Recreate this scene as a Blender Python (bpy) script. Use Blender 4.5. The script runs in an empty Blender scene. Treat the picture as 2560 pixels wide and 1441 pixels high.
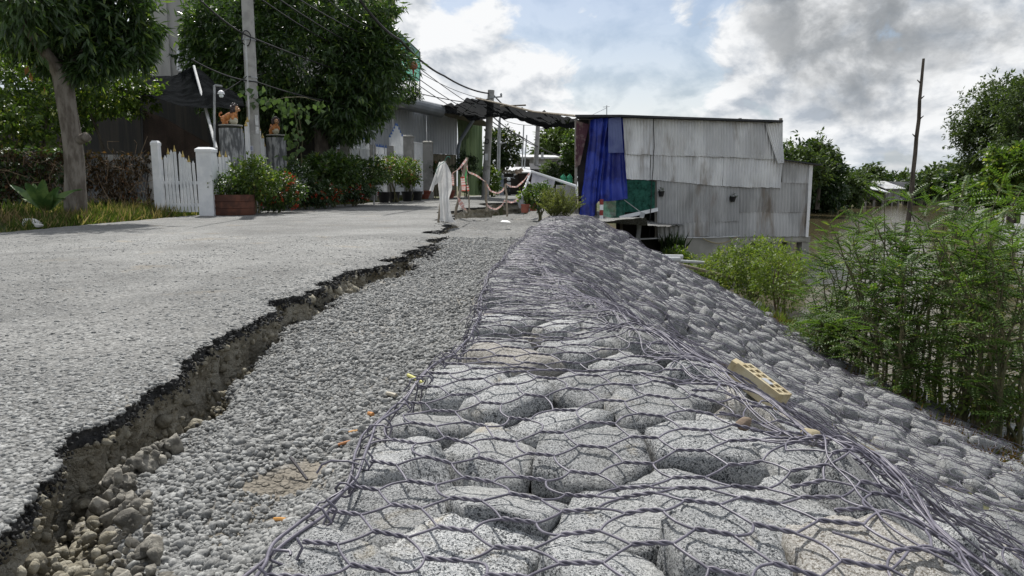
import bpy, bmesh, math, random
import numpy as np
from mathutils import Vector, Matrix

SC = bpy.context.scene
COL = SC.collection
rnd = random.Random(7)
rng = np.random.default_rng(11)

# ------------------------------------------------------------------ camera
CAM_H, FPX, HORIZON = 0.57, 1775.0, 465.0           # photo is 2560 x 1441
PITCH = math.atan((720.5 - HORIZON) / FPX)
cam_data = bpy.data.cameras.new('camera')
cam = bpy.data.objects.new('camera', cam_data)
COL.objects.link(cam)
cam.location = (0, 0, CAM_H)
cam.rotation_euler = (math.pi / 2 - PITCH, 0, 0)
cam_data.sensor_width = 36.0
cam_data.lens = 36.0 * FPX / 2560.0
cam_data.clip_start = 0.05
cam_data.clip_end = 3000
SC.camera = cam
CP, SP = math.cos(PITCH), math.sin(PITCH)


def ray(px, py):
    x = (px - 1280.0) / FPX
    y = -(py - 720.5) / FPX
    return Vector((x, CP + y * SP, -SP + y * CP))


def P(px, py, Y):
    """the point seen at a photo pixel, Y metres ahead"""
    d = ray(px, py)
    t = Y / d.y
    return Vector((d.x * t, Y, CAM_H + d.z * t))


def G(px, py, z=0.0):
    """the point seen at a photo pixel, at height z"""
    d = ray(px, py)
    t = (z - CAM_H) / d.z
    return Vector((d.x * t, d.y * t, z))


# ------------------------------------------------------------------ sun, sky, exposure
SUN_AZ = math.radians(-17)       # left of the view direction
SUN_EL = math.radians(54)
sd = bpy.data.lights.new('sun', 'SUN')
sd.energy = 5.0
sd.angle = math.radians(0.6)
sd.color = (1.0, 0.97, 0.92)
sun = bpy.data.objects.new('sun', sd)
COL.objects.link(sun)
SUN_DIR = Vector((math.sin(SUN_AZ) * math.cos(SUN_EL), math.cos(SUN_AZ) * math.cos(SUN_EL), math.sin(SUN_EL)))
sun.rotation_euler = (-SUN_DIR).to_track_quat('-Z', 'Y').to_euler()
sun.location = SUN_DIR * 60

SC.view_settings.view_transform = 'Standard'
SC.view_settings.look = 'None'
SC.view_settings.exposure = 0.12
SC.view_settings.gamma = 1.0
SC.view_settings.use_curve_mapping = False
SC.render.engine = 'CYCLES'
SC.cycles.max_bounces = 6
SC.cycles.transparent_max_bounces = 12
SC.cycles.use_denoising = True


class NT:
    """small helper to write node trees"""
    def __init__(self, tree):
        self.t = tree
        self.t.nodes.clear()

    def n(self, typ, **kw):
        nd = self.t.nodes.new(typ)
        for k, v in kw.items():
            if k.startswith('i_'):
                key = k[2:]
                key = int(key) if key.isdigit() else key.replace('_', ' ')
                nd.inputs[key].default_value = v
            else:
                setattr(nd, k, v)
        return nd

    def l(self, a, b):
        self.t.links.new(a, b)

    def math(self, op, a, b=None, c=None, clamp=False):
        nd = self.t.nodes.new('ShaderNodeMath')
        nd.operation = op
        nd.use_clamp = clamp
        for i, v in enumerate((a, b, c)):
            if v is None:
                continue
            if isinstance(v, (int, float)):
                nd.inputs[i].default_value = v
            else:
                self.l(v, nd.inputs[i])
        return nd.outputs[0]

    def vmath(self, op, a, b=None):
        nd = self.t.nodes.new('ShaderNodeVectorMath')
        nd.operation = op
        for i, v in enumerate((a, b)):
            if v is None:
                continue
            if isinstance(v, (tuple, list, Vector)):
                nd.inputs[i].default_value = v
            elif isinstance(v, (int, float)):
                nd.inputs['Scale'].default_value = v
            else:
                self.l(v, nd.inputs[i])
        return nd.outputs['Value'] if op in ('DOT_PRODUCT', 'LENGTH') else nd.outputs[0]

    def mix(self, f, a, b, mode='MIX'):
        nd = self.t.nodes.new('ShaderNodeMix')
        nd.data_type = 'RGBA'
        nd.blend_type = mode
        for sock, v in ((nd.inputs[0], f), (nd.inputs[6], a), (nd.inputs[7], b)):
            if isinstance(v, (int, float)):
                sock.default_value = v
            elif isinstance(v, (tuple, list)):
                sock.default_value = (*v[:3], 1.0)
            else:
                self.l(v, sock)
        return nd.outputs[2]

    def ramp(self, f, lo, hi, a=0.0, b=1.0, smooth=True):
        nd = self.t.nodes.new('ShaderNodeMapRange')
        nd.interpolation_type = 'SMOOTHSTEP' if smooth else 'LINEAR'
        self.l(f, nd.inputs[0])
        for i, v in ((1, lo), (2, hi), (3, a), (4, b)):
            nd.inputs[i].default_value = v
        return nd.outputs[0]

    def noise(self, vec, scale, detail=4.0, rough=0.5, dist=0.0):
        nd = self.t.nodes.new('ShaderNodeTexNoise')
        if vec is not None:
            self.l(vec, nd.inputs['Vector'])
        nd.inputs['Scale'].default_value = scale
        nd.inputs['Detail'].default_value = detail
        nd.inputs['Roughness'].default_value = rough
        nd.inputs['Distortion'].default_value = dist
        return nd.outputs[0]

    def voro(self, vec, scale, feature='F1', rnd_=1.0):
        nd = self.t.nodes.new('ShaderNodeTexVoronoi')
        nd.feature = feature
        if vec is not None:
            self.l(vec, nd.inputs['Vector'])
        nd.inputs['Scale'].default_value = scale
        nd.inputs['Randomness'].default_value = rnd_
        return nd


def build_world():
    w = bpy.data.worlds.new('World')
    SC.world = w
    w.use_nodes = True
    t = NT(w.node_tree)
    out = t.n('ShaderNodeOutputWorld')
    sky = t.n('ShaderNodeTexSky', sky_type='NISHITA', sun_disc=False, sun_elevation=SUN_EL,
              sun_rotation=SUN_AZ, air_density=1.0, dust_density=1.6, ozone_density=1.5)
    bg_sky = t.n('ShaderNodeBackground', i_Strength=0.10)
    t.l(sky.outputs[0], bg_sky.inputs[0])
    d = t.n('ShaderNodeTexCoord').outputs['Generated']
    d = t.vmath('NORMALIZE', d)
    sep = t.n('ShaderNodeSeparateXYZ')
    t.l(d, sep.inputs[0])
    z = sep.outputs[2]
    mp = t.n('ShaderNodeMapping')
    mp.inputs['Scale'].default_value = (1.0, 1.0, 1.55)
    mp.inputs['Location'].default_value = (0.37, 0.10, 0.22)
    t.l(d, mp.inputs['Vector'])
    v = mp.outputs[0]
    # billowy cloud density and the same field a little nearer the sun, for the light side
    n_big = t.noise(v, 4.5, 3.0, 0.5, 0.2)
    n_med = t.noise(v, 11.0, 12.0, 0.58, 0.35)
    up = t.vmath('ADD', v, (-0.008, 0.01, 0.036))
    n_med2 = t.noise(up, 11.0, 7.0, 0.54, 0.35)
    n_fine = t.noise(v, 34.0, 8.0, 0.62, 0.3)

    def spot(px, py, a_in, a_out):
        q = ray(px, py).normalized()
        c = t.vmath('DOT_PRODUCT', d, tuple(q))
        return t.ramp(c, math.cos(math.radians(a_out)), math.cos(math.radians(a_in)))
    blue1 = spot(1560, 40, 1, 10)
    blue2 = spot(1620, 235, 0, 6)
    blue3 = spot(1250, 10, 0, 6)
    dark = spot(2130, 40, 1, 10)
    dark2 = spot(2500, 70, 0, 6)
    puff = spot(1130, 90, 3, 9)
    puff2 = spot(1350, 250, 1, 5)
    low = t.ramp(z, 0.40, 0.06)
    dens = t.math('ADD', t.math('MULTIPLY', n_big, 0.45), t.math('MULTIPLY', n_med, 0.65))
    for s_, w_ in ((blue1, -0.13), (blue2, -0.09), (blue3, -0.16), (dark, 0.10), (dark2, 0.08), (puff, 0.12), (puff2, 0.06), (low, 0.06)):
        dens = t.math('ADD', dens, t.math('MULTIPLY', s_, w_))
    cover = t.ramp(dens, 0.475, 0.60)
    cover = t.math('MAXIMUM', cover, t.ramp(z, 0.24, -0.02, 0.20, 0.85))
    diff = t.math('SUBTRACT', n_med, n_med2)
    lit = t.math('MULTIPLY_ADD', diff, 4.4, 0.74)
    lit = t.math('ADD', lit, t.math('MULTIPLY', t.math('SUBTRACT', n_fine, 0.5), 0.9))
    thick = t.ramp(dens, 0.60, 0.86)
    lit = t.math('SUBTRACT', lit, t.math('MULTIPLY', thick, 0.22))
    for s_, w_ in ((puff, 0.26), (puff2, 0.22), (low, -0.05)):
        lit = t.math('ADD', lit, t.math('MULTIPLY', s_, w_))
    lit = t.math('MAXIMUM', t.math('MINIMUM', lit, 1.0), 0.0)
    dk = t.math('MULTIPLY', t.math('MAXIMUM', dark, t.math('MULTIPLY', dark2, 0.85)), t.ramp(t.math('ADD', t.math('MULTIPLY', t.noise(v, 8.0, 8.0, 0.58, 0.3), 0.8), t.math('MULTIPLY', dark, 0.14)), 0.40, 0.60))
    col = t.mix(lit, (0.43, 0.475, 0.535), (0.88, 0.89, 0.90))
    col = t.mix(t.math('MULTIPLY', dk, 0.9), col, t.mix(n_fine, (0.18, 0.195, 0.21), (0.34, 0.36, 0.38)))
    # low layer: flat grey-blue bands near the horizon
    mp2 = t.n('ShaderNodeMapping')
    mp2.inputs['Scale'].default_value = (1.0, 1.0, 8.0)
    t.l(d, mp2.inputs['Vector'])
    band = t.ramp(t.noise(mp2.outputs[0], 6.0, 7.0, 0.6), 0.40, 0.64)
    lowm = t.ramp(z, 0.075, 0.0)
    col = t.mix(t.math('MULTIPLY', lowm, 0.75), col, t.mix(band, (0.47, 0.54, 0.61), (0.84, 0.86, 0.89)))
    bg_cl = t.n('ShaderNodeBackground', i_Strength=1.0)
    t.l(col, bg_cl.inputs[0])
    ms = t.n('ShaderNodeMixShader')
    t.l(cover, ms.inputs[0])
    t.l(bg_sky.outputs[0], ms.inputs[1])
    t.l(bg_cl.outputs[0], ms.inputs[2])
    t.l(ms.outputs[0], out.inputs[0])


build_world()

# ------------------------------------------------------------------ numpy noise
def _h(ix, iy, iz, seed):
    n = (ix * 374761393 + iy * 668265263 + iz * 2147483647 + seed * 974634777) & 0xffffffff
    n = ((n ^ (n >> 13)) * 1274126177) & 0xffffffff
    return ((n ^ (n >> 16)) & 0xffff) / 65535.0


def vnoise(p, seed=0):
    p = np.asarray(p, float)
    if p.shape[-1] == 2:
        p = np.concatenate([p, np.zeros(p.shape[:-1] + (1,))], -1)
    i = np.floor(p).astype(np.int64)
    f = p - i
    f = f * f * (3 - 2 * f)
    r = 0
    for dx in (0, 1):
        for dy in (0, 1):
            for dz in (0, 1):
                w = (f[..., 0] if dx else 1 - f[..., 0]) * (f[..., 1] if dy else 1 - f[..., 1]) * (f[..., 2] if dz else 1 - f[..., 2])
                r = r + w * _h(i[..., 0] + dx, i[..., 1] + dy, i[..., 2] + dz, seed)
    return r * 2 - 1


def fbm(p, oct=4, seed=0, gain=0.5):
    p = np.asarray(p, float)
    a, s, r = 1.0, 1.0, 0
    for o in range(oct):
        r = r + a * vnoise(p * s, seed + o * 17)
        a *= gain
        s *= 2.03
    return r


def unit(v):
    return v / np.maximum(np.linalg.norm(v, axis=-1, keepdims=True), 1e-9)


def sstep(x, a, b):
    t = np.clip((np.asarray(x, float) - a) / (b - a), 0, 1)
    return t * t * (3 - 2 * t)


# ------------------------------------------------------------------ objects
def tag(o, label=None, cat=None, group=None, kind=None):
    if label:
        o['label'] = label
    if cat:
        o['category'] = cat
    if group:
        o['group'] = group
    if kind:
        o['kind'] = kind
    return o


def empty(name, loc, label=None, cat=None, group=None, rz=0.0, kind=None):
    o = bpy.data.objects.new(name, None)
    o.empty_display_size = 0.1
    COL.objects.link(o)
    o.location = loc
    o.rotation_euler = (0, 0, rz)
    return tag(o, label, cat, group, kind)


def link(o, parent=None):
    COL.objects.link(o)
    if parent is not None:
        o.parent = parent
        # geometry is written in world space: keep it there
        o.matrix_parent_inverse = (Matrix.Translation(parent.location) @ parent.rotation_euler.to_matrix().to_4x4()).inverted() if parent.parent is None else Matrix.Identity(4)
    return o


def np_mesh(name, V, F, mats, parent=None, smooth=False, attrs=None, mi=None, link_it=True):
    """V (n,3); F a (m,k) array or a list of arrays with different k"""
    me = bpy.data.meshes.new(name)
    V = np.asarray(V, np.float32).reshape(-1, 3)
    Fs = [np.asarray(f, np.int32) for f in (F if isinstance(F, (list, tuple)) else [F])]
    loops = np.concatenate([f.ravel() for f in Fs])
    tot = np.concatenate([np.full(len(f), f.shape[1], np.int32) for f in Fs])
    st = np.concatenate([[0], np.cumsum(tot)[:-1]]).astype(np.int32)
    me.vertices.add(len(V))
    me.vertices.foreach_set('co', V.ravel())
    me.loops.add(len(loops))
    me.loops.foreach_set('vertex_index', loops)
    me.polygons.add(len(tot))
    me.polygons.foreach_set('loop_start', st)
    me.polygons.foreach_set('loop_total', tot)
    if smooth:
        me.polygons.foreach_set('use_smooth', np.ones(len(tot), bool))
    for m in (mats if isinstance(mats, (list, tuple)) else [mats]):
        me.materials.append(m)
    if mi is not None:
        me.polygons.foreach_set('material_index', np.asarray(mi, np.int32))
    for k, (dom, arr) in (attrs or {}).items():
        a = me.attributes.new(k, 'FLOAT', dom)
        a.data.foreach_set('value', np.asarray(arr, np.float32))
    me.update(calc_edges=True)
    o = bpy.data.objects.new(name, me)
    if link_it:
        link(o, parent)
    return o


class MB:
    """collects boxes, tubes and sheets in world space; build() links them as one mesh"""
    def __init__(self):
        self.V, self.F, self.M = [], [], []

    def add(self, vs, fs, m=0):
        b = len(self.V)
        self.V += [tuple(v) for v in vs]
        self.F += [tuple(b + i for i in f) for f in fs]
        self.M += [m] * len(fs)
        return self

    def box(self, c, s, rz=0.0, m=0, R=None):
        R = R or Matrix.Rotation(rz, 3, 'Z')
        c = Vector(c)
        vs = [c + R @ Vector((sx * s[0] / 2, sy * s[1] / 2, sz * s[2] / 2)) for sz in (-1, 1) for sy in (-1, 1) for sx in (-1, 1)]
        return self.add(vs, [(0, 2, 3, 1), (4, 5, 7, 6), (0, 1, 5, 4), (2, 6, 7, 3), (0, 4, 6, 2), (1, 3, 7, 5)], m)

    def bar(self, a, b, w, h=None, m=0, up=(0, 0, 1)):
        """square bar from a to b"""
        a, b = Vector(a), Vector(b)
        h = h or w
        d = (b - a)
        L = d.length
        d.normalize()
        u = Vector(up)
        if abs(d.dot(u)) > 0.95:
            u = Vector((0, 1, 0))
        x = d.cross(u).normalized()
        y = x.cross(d)
        R = Matrix((x, d, y)).transposed()
        return self.box((a + b) / 2, (w, L, h), m=m, R=R)

    def tube(self, pts, r, n=6, m=0, cap=True):
        pts = [Vector(p) for p in pts]
        rs = r if isinstance(r, (list, tuple, np.ndarray)) else [r] * len(pts)
        b = len(self.V)
        up = None
        for i, p in enumerate(pts):
            d = (pts[min(i + 1, len(pts) - 1)] - pts[max(i - 1, 0)])
            if d.length < 1e-9:
                d = Vector((0, 0, 1))
            d.normalize()
            if up is None:
                up = Vector((0, 0, 1)) if abs(d.z) < 0.9 else Vector((1, 0, 0))
            x = d.cross(up)
            if x.length < 1e-6:
                x = d.cross(Vector((0, 1, 0.1)))
            x.normalize()
            y = x.cross(d)
            up = y
            for k in range(n):
                a = 2 * math.pi * k / n
                self.V.append(tuple(p + (x * math.cos(a) + y * math.sin(a)) * rs[i]))
        for i in range(len(pts) - 1):
            for k in range(n):
                self.F.append((b + i * n + k, b + i * n + (k + 1) % n, b + (i + 1) * n + (k + 1) % n, b + (i + 1) * n + k))
                self.M.append(m)
        if cap:
            self.F.append(tuple(b + k for k in range(n))[::-1])
            self.F.append(tuple(b + (len(pts) - 1) * n + k for k in range(n)))
            self.M += [m, m]
        return self

    def lathe(self, base, prof, n=16, m=0, rz=0.0, sq=None):
        """prof: (radius, height) pairs above base"""
        b = len(self.V)
        base = Vector(base)
        for r, h in prof:
            for k in range(n):
                a = 2 * math.pi * (k + (0.5 if sq else 0)) / n + rz
                self.V.append(tuple(base + Vector((r * math.cos(a), r * math.sin(a), h))))
        for i in range(len(prof) - 1):
            for k in range(n):
                self.F.append((b + i * n + k, b + i * n + (k + 1) % n, b + (i + 1) * n + (k + 1) % n, b + (i + 1) * n + k))
                self.M.append(m)
        self.F.append(tuple(b + k for k in range(n))[::-1])
        self.F.append(tuple(b + (len(prof) - 1) * n + k for k in range(n)))
        self.M += [m, m]
        return self

    def ell(self, c, r, R=None, m=0, nu=12, nv=8):
        c = Vector(c)
        R = R or Matrix.Identity(3)
        b = len(self.V)
        for j in range(nv + 1):
            th = math.pi * j / nv
            for k in range(nu):
                a = 2 * math.pi * k / nu
                self.V.append(tuple(c + R @ Vector((r[0] * math.sin(th) * math.cos(a), r[1] * math.sin(th) * math.sin(a), r[2] * math.cos(th)))))
        for j in range(nv):
            for k in range(nu):
                self.F.append((b + j * nu + k, b + (j + 1) * nu + k, b + (j + 1) * nu + (k + 1) % nu, b + j * nu + (k + 1) % nu))
                self.M.append(m)
        return self

    def build(self, name, mats, parent=None, smooth=False):
        me = bpy.data.meshes.new(name)
        me.from_pydata(self.V, [], self.F)
        for mm in (mats if isinstance(mats, (list, tuple)) else [mats]):
            me.materials.append(mm)
        me.polygons.foreach_set('material_index', np.array(self.M, np.int32))
        if smooth:
            me.polygons.foreach_set('use_smooth', np.ones(len(me.polygons), bool))
            try:
                me.set_sharp_from_angle(angle=math.radians(50))
            except Exception:
                pass
        me.update()
        o = bpy.data.objects.new(name, me)
        return link(o, parent)


# ------------------------------------------------------------------ materials
MATS = {}


def pm(name, c1, c2=None, scale=4.0, rough=0.8, metal=0.0, bump=0.0, bscale=40.0, lo=0.4, hi=0.6, spec=0.35,
       c3=None, s3=1.0, lo3=0.55, hi3=0.7, stretch=(1, 1, 1), trans=0.0, var=0.0):
    """procedural paint: two noise-mixed colours, optional third stain colour, fine bump"""
    if name in MATS:
        return MATS[name]
    m = bpy.data.materials.new(name)
    m.use_nodes = True
    t = NT(m.node_tree)
    out = t.n('ShaderNodeOutputMaterial')
    b = t.n('ShaderNodeBsdfPrincipled')
    b.inputs['Roughness'].default_value = rough
    b.inputs['Metallic'].default_value = metal
    b.inputs['Specular IOR Level'].default_value = spec
    pos = t.n('ShaderNodeNewGeometry').outputs['Position']
    mp = t.n('ShaderNodeMapping')
    mp.inputs['Scale'].default_value = stretch
    t.l(pos, mp.inputs['Vector'])
    v = mp.outputs[0]
    col = None
    if c2 is not None:
        col = t.mix(t.ramp(t.noise(v, scale, 6.0, 0.6), lo, hi), c1, c2)
    if c3 is not None:
        col = t.mix(t.ramp(t.noise(v, s3, 6.0, 0.6, 0.3), lo3, hi3), col if col is not None else c1, c3)
    if var > 0:
        oi = t.n('ShaderNodeObjectInfo').outputs['Random']
        f = t.math('MULTIPLY_ADD', oi, 2 * var, 1 - var)
        hv = t.n('ShaderNodeHueSaturation')
        t.l(f, hv.inputs['Value'])
        if col is not None:
            t.l(col, hv.inputs['Color'])
        else:
            hv.inputs['Color'].default_value = (*c1, 1)
        col = hv.outputs[0]
    if col is not None:
        t.l(col, b.inputs['Base Color'])
    else:
        b.inputs['Base Color'].default_value = (*c1, 1)
    if bump > 0:
        bn = t.n('ShaderNodeBump', i_Strength=1.0, i_Distance=bump)
        t.l(t.noise(v, bscale, 5.0, 0.6), bn.inputs['Height'])
        t.l(bn.outputs[0], b.inputs['Normal'])
    sh = b.outputs[0]
    if trans > 0:
        tr = t.n('ShaderNodeBsdfTranslucent')
        if col is not None:
            t.l(col, tr.inputs[0])
        else:
            tr.inputs[0].default_value = (*c1, 1)
        mx = t.n('ShaderNodeMixShader')
        mx.inputs[0].default_value = trans
        t.l(sh, mx.inputs[1])
        t.l(tr.outputs[0], mx.inputs[2])
        sh = mx.outputs[0]
    t.l(sh, out.inputs[0])
    MATS[name] = m
    return m


def leaf_mat(name, dark, light, odd=None, odd_at=0.95, trans=0.35, rough=0.45, spec=0.4, scale=1.2):
    """leaf colour varies leaf by leaf (the 'rnd' face value) and in soft clumps"""
    if name in MATS:
        return MATS[name]
    m = bpy.data.materials.new(name)
    m.use_nodes = True
    t = NT(m.node_tree)
    out = t.n('ShaderNodeOutputMaterial')
    at = t.n('ShaderNodeAttribute', attribute_name='rnd').outputs['Fac']
    pos = t.n('ShaderNodeNewGeometry').outputs['Position']
    nz = t.noise(pos, scale, 3.0, 0.5)
    f = t.math('ADD', t.math('MULTIPLY', at, 0.6), t.math('MULTIPLY', t.ramp(nz, 0.3, 0.7), 0.4), clamp=True)
    col = t.mix(f, dark, light)
    if odd is not None:
        col = t.mix(t.math('GREATER_THAN', at, odd_at), col, odd)
    b = t.n('ShaderNodeBsdfPrincipled')
    b.inputs['Roughness'].default_value = rough
    b.inputs['Specular IOR Level'].default_value = spec
    t.l(col, b.inputs['Base Color'])
    tr = t.n('ShaderNodeBsdfTranslucent')
    t.l(t.mix(1.0, col, (1.25, 1.35, 0.55), 'MULTIPLY'), tr.inputs[0])
    mx = t.n('ShaderNodeMixShader')
    mx.inputs[0].default_value = trans
    t.l(b.outputs[0], mx.inputs[1])
    t.l(tr.outputs[0], mx.inputs[2])
    t.l(mx.outputs[0], out.inputs[0])
    MATS[name] = m
    return m


# ------------------------------------------------------------------ foliage
def leaf_arrays(B, D, L, Wd, fold=0.25, up=None, seed=1):
    """rhombic folded leaves: base B, direction D, length L, half-width Wd"""
    r = np.random.default_rng(seed)
    N = len(B)
    D = unit(D)
    if up is None:
        up = np.tile([0, 0, 1.0], (N, 1)) + r.normal(0, 0.55, (N, 3))
    S = unit(np.cross(D, up))
    U = unit(np.cross(S, D))
    L = L[:, None]
    Wd = Wd[:, None]
    mid = B + D * L * 0.45
    V = np.stack([B, mid + S * Wd + U * Wd * fold, B + D * L - U * L * 0.12, mid - S * Wd + U * Wd * fold], 1).reshape(-1, 3)
    i = np.arange(N) * 4
    F = np.concatenate([np.stack([i, i + 1, i + 2], 1), np.stack([i, i + 2, i + 3], 1)])
    a = r.random(N)
    return V, F, np.concatenate([a, a])


def foliage(name, B, D, L, Wd, mat, parent=None, fold=0.25, up=None, seed=1):
    V, F, a = leaf_arrays(np.asarray(B), np.asarray(D), np.asarray(L), np.asarray(Wd), fold, up, seed)
    return np_mesh(name, V, F, mat, parent, attrs={'rnd': ('FACE', a)})


def crown_points(c, R, n, seed, inner=0.45, lump=0.3, lf=2.2):
    r = np.random.default_rng(seed)
    d = unit(r.normal(size=(n, 3)))
    k = inner + (1 - inner) * r.random(n) ** 0.6
    s = 1 + lump * fbm(d * lf + seed * 3.1, 3, seed)
    pts = np.asarray(c) + d * np.asarray(R) * (k * s)[:, None]
    # thin out along a coarse noise so that gaps open
    keep = vnoise(pts / (0.22 * np.mean(R)) + 9.7, seed + 5) > -0.55
    return pts[keep], d[keep]


def rosettes(pts, out, per, L, Wd, seed, droop=0.3, spread=0.9, jit=0.05):
    r = np.random.default_rng(seed)
    n = len(pts)
    B = np.repeat(pts, per, 0) + r.normal(0, jit, (n * per, 3))
    D = np.repeat(out, per, 0) * 0.6 + r.normal(0, spread * 0.6, (n * per, 3)) + np.array([0, 0, -droop])
    return B, unit(D), L * r.uniform(0.6, 1.15, n * per), Wd * r.uniform(0.7, 1.15, n * per)


def crown(name, c, R, n, per, L, Wd, mat, parent, seed, droop=0.3, inner=0.45, lump=0.3, jit=0.05, lf=2.2, extra=None):
    pts, out = crown_points(c, R, n, seed, inner, lump, lf)
    if extra:
        for (c2, R2, n2) in extra:
            p2, o2 = crown_points(c2, R2, n2, seed + 31 + len(pts), inner, lump, lf)
            pts, out = np.concatenate([pts, p2]), np.concatenate([out, o2])
    B, D, LL, WW = rosettes(pts, out, per, L, Wd, seed + 1, droop, 0.9, jit)
    return foliage(name, B, D, LL, WW, mat, parent, seed=seed + 2)


def curve(a, b, n=6, bend=(0, 0, 0), wob=0.0, seed=0):
    a, b = Vector(a), Vector(b)
    r = random.Random(seed)
    ps = []
    for i in range(n + 1):
        t = i / n
        q = a.lerp(b, t) + Vector(bend) * (4 * t * (1 - t))
        if 0 < i < n and wob:
            q += Vector((r.gauss(0, wob), r.gauss(0, wob), r.gauss(0, wob * 0.5)))
        ps.append(q)
    return ps


def taper(r0, r1, n):
    return [r0 + (r1 - r0) * i / n for i in range(n + 1)]

# ================================================================== GROUND SHAPES
def itp(y, tab):
    a = np.array(tab, float)
    return np.interp(y, a[:, 0], a[:, 1])


XL_T = [(-2, -6.6), (4, -6.5), (8.8, -6.35), (11, -6.35), (14.5, -6.1), (21, -5.3), (30, -3.9), (40, -2.6), (48, 0.2), (60, 8)]
XC_T = [(0.3, -0.78), (0.9, -0.85), (1.17, -0.893), (1.295, -0.937), (1.47, -0.987), (1.65, -1.026), (1.94, -1.03), (2.265, -1.073), (2.955, -1.152), (3.3, -1.133), (4.5, -1.101),
        (5.8, -0.92), (6.58, -0.817), (7.6, -0.93), (8.9, -1.0), (12.83, -1.296), (16.3, -1.42), (21, -1.07), (23.5, -0.86), (24.3, -0.2), (25.2, 0.6), (26.2, 1.7)]
GAP_T = [(0.3, 0.20), (0.9, 0.22), (1.2, 0.20), (1.42, 0.12), (1.75, 0.05), (2.1, 0.09), (2.5, 0.11), (3.2, 0.05), (4.5, 0.06), (5.1, 0.17), (6.3, 0.12), (7.4, 0.12), (9.3, 0.08),
         (12, 0.2), (16, 0.35), (24, 0.5), (27, 0.3)]
DROP_T = [(0.3, 0.20), (1.6, 0.16), (3, 0.15), (4.5, 0.12), (6.5, 0.08), (9, 0.05), (12, 0.06), (14.3, 0.09), (15.5, 0.3), (18, 0.42), (24, 0.42), (27, 0.35)]
XM_T = [(0.3, -0.36), (0.89, -0.285), (1.08, -0.262), (1.3, -0.262), (1.755, -0.185), (2.09, -0.14), (2.82, -0.13), (3.83, -0.109), (5.3, 0.0), (10.4, 0.352), (12.6, 0.85), (14, 1.4)]
END_Y = 12.9                                       # far end of the stone mattress


def jag(y, seed, amp=1.0):
    y = np.asarray(y, float)
    s = np.maximum(y / 2.5, 0.45)
    p = np.stack([np.log(y + .2) * 9.0, y * 0], -1)
    a = 0.035 * s * vnoise(p * 1.1, seed) + 0.022 * s * vnoise(p * 3.1, seed + 1) + 0.011 * s * vnoise(p * 9.0, seed + 2)
    st = np.floor(vnoise(p * 2.2, seed + 3) * 3) / 3 * 0.03 * s
    return (a + st) * amp


def road_z(X, Y):
    return 0.010 * vnoise(np.stack([X * 0.7, Y * 0.5], -1), 40) * np.clip(Y / 4, 0.2, 1)


def slump_z(X, Y):
    """sunken gravel shoulder"""
    xc = itp(Y, XC_T)
    xm = itp(Y, XM_T)
    t = np.clip((X - xc) / np.maximum(xm - xc, .3), -0.2, 1.5)
    dr = itp(Y, DROP_T)
    z = -dr + (dr - 0.085) * sstep(t, 0.05, 0.8)
    hump = 0.025 * np.exp(-((t - 0.25) / 0.2) ** 2) * np.clip(6 - Y, 0, 1)
    hol = -0.045 * np.exp(-((X + 0.52) / 0.10) ** 2 - ((Y - 1.50) / 0.26) ** 2)      # sandy hollow by the corner stone
    n = 0.018 * fbm(np.stack([X * 3, Y * 2.2], -1), 3, 21) + 0.05 * vnoise(np.stack([X * 0.8, Y * 0.6], -1), 23) * np.clip((Y - 3) / 6, 0.1, 1)
    pit = -0.22 * sstep(Y, 14.6, 15.6) * sstep(X, 0.9, 0.3)
    z = np.where(Y > 14.3, np.minimum(z, -0.09) * 0 - 0.09 - (dr - 0.09) * sstep(X, 1.0, 0.2) * sstep(Y, 14.5, 15.5) - 0.10 * np.clip(X - 1, 0, 4), z)
    return z + hump + hol + n


def rock_z(X, Y):
    """mean surface of the stone mattress: nearly flat top, then falls to the river"""
    x0 = itp(Y, [(0, .48), (1.4, .48), (2.6, .34), (4.2, .12), (6, .20), (8, .45), (10, .85), (13, 1.5)])
    e = X - x0
    k = 0.16
    soft = 0.5 * (e + np.sqrt(e * e + k * k)) - k / 2
    sg = np.clip(soft / (itp(Y, [(0, 3.88), (7, 3.95), (11, 4.22), (14, 4.3)]) - x0), 0, 1.15)
    kc = 0.58 - 0.62 * sstep(Y, 3.5, 8.5)
    z = 0.03 - 1.66 * ((1 - kc) * sg + kc * (1 - np.clip(1 - sg, 0, 1) ** 1.9))
    z = z + 0.045 * vnoise(np.stack([X * 0.9, Y * 0.7], -1), 51) * np.clip((Y - 2.0) / 3, 0, 1)
    z = z - 0.075 * sstep(Y, 5.0, 10.5) - 0.25 * sstep(Y, 11.8, 13.4)
    return z


BANK = [(4.6, -30), (4.45, 0), (4.6, 12), (4.9, 17), (5.2, 24), (9, 34), (17, 50), (31, 74), (40, 84), (60, 90), (90, 92)]
BANK_R = [(60, 62), (46, 56), (37, 46), (33, 36), (31.5, 22), (32, -30)]


def river_sd(X, Y):
    """distance into the river, positive on the water"""
    poly = np.array(BANK + BANK_R, float)
    inside = np.zeros(X.shape, bool)
    dmin = np.full(X.shape, 1e9)
    n = len(poly)
    for i in range(n):
        a, b = poly[i], poly[(i + 1) % n]
        ab = b - a
        t = np.clip(((X - a[0]) * ab[0] + (Y - a[1]) * ab[1]) / (ab @ ab), 0, 1)
        dmin = np.minimum(dmin, np.hypot(X - a[0] - t * ab[0], Y - a[1] - t * ab[1]))
        c = ((a[1] > Y) != (b[1] > Y)) & (X < (b[0] - a[0]) * (Y - a[1]) / (b[1] - a[1] + 1e-12) + a[0])
        inside ^= c
    return np.where(inside, dmin, -dmin)


WATER_Z = -1.72


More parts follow.
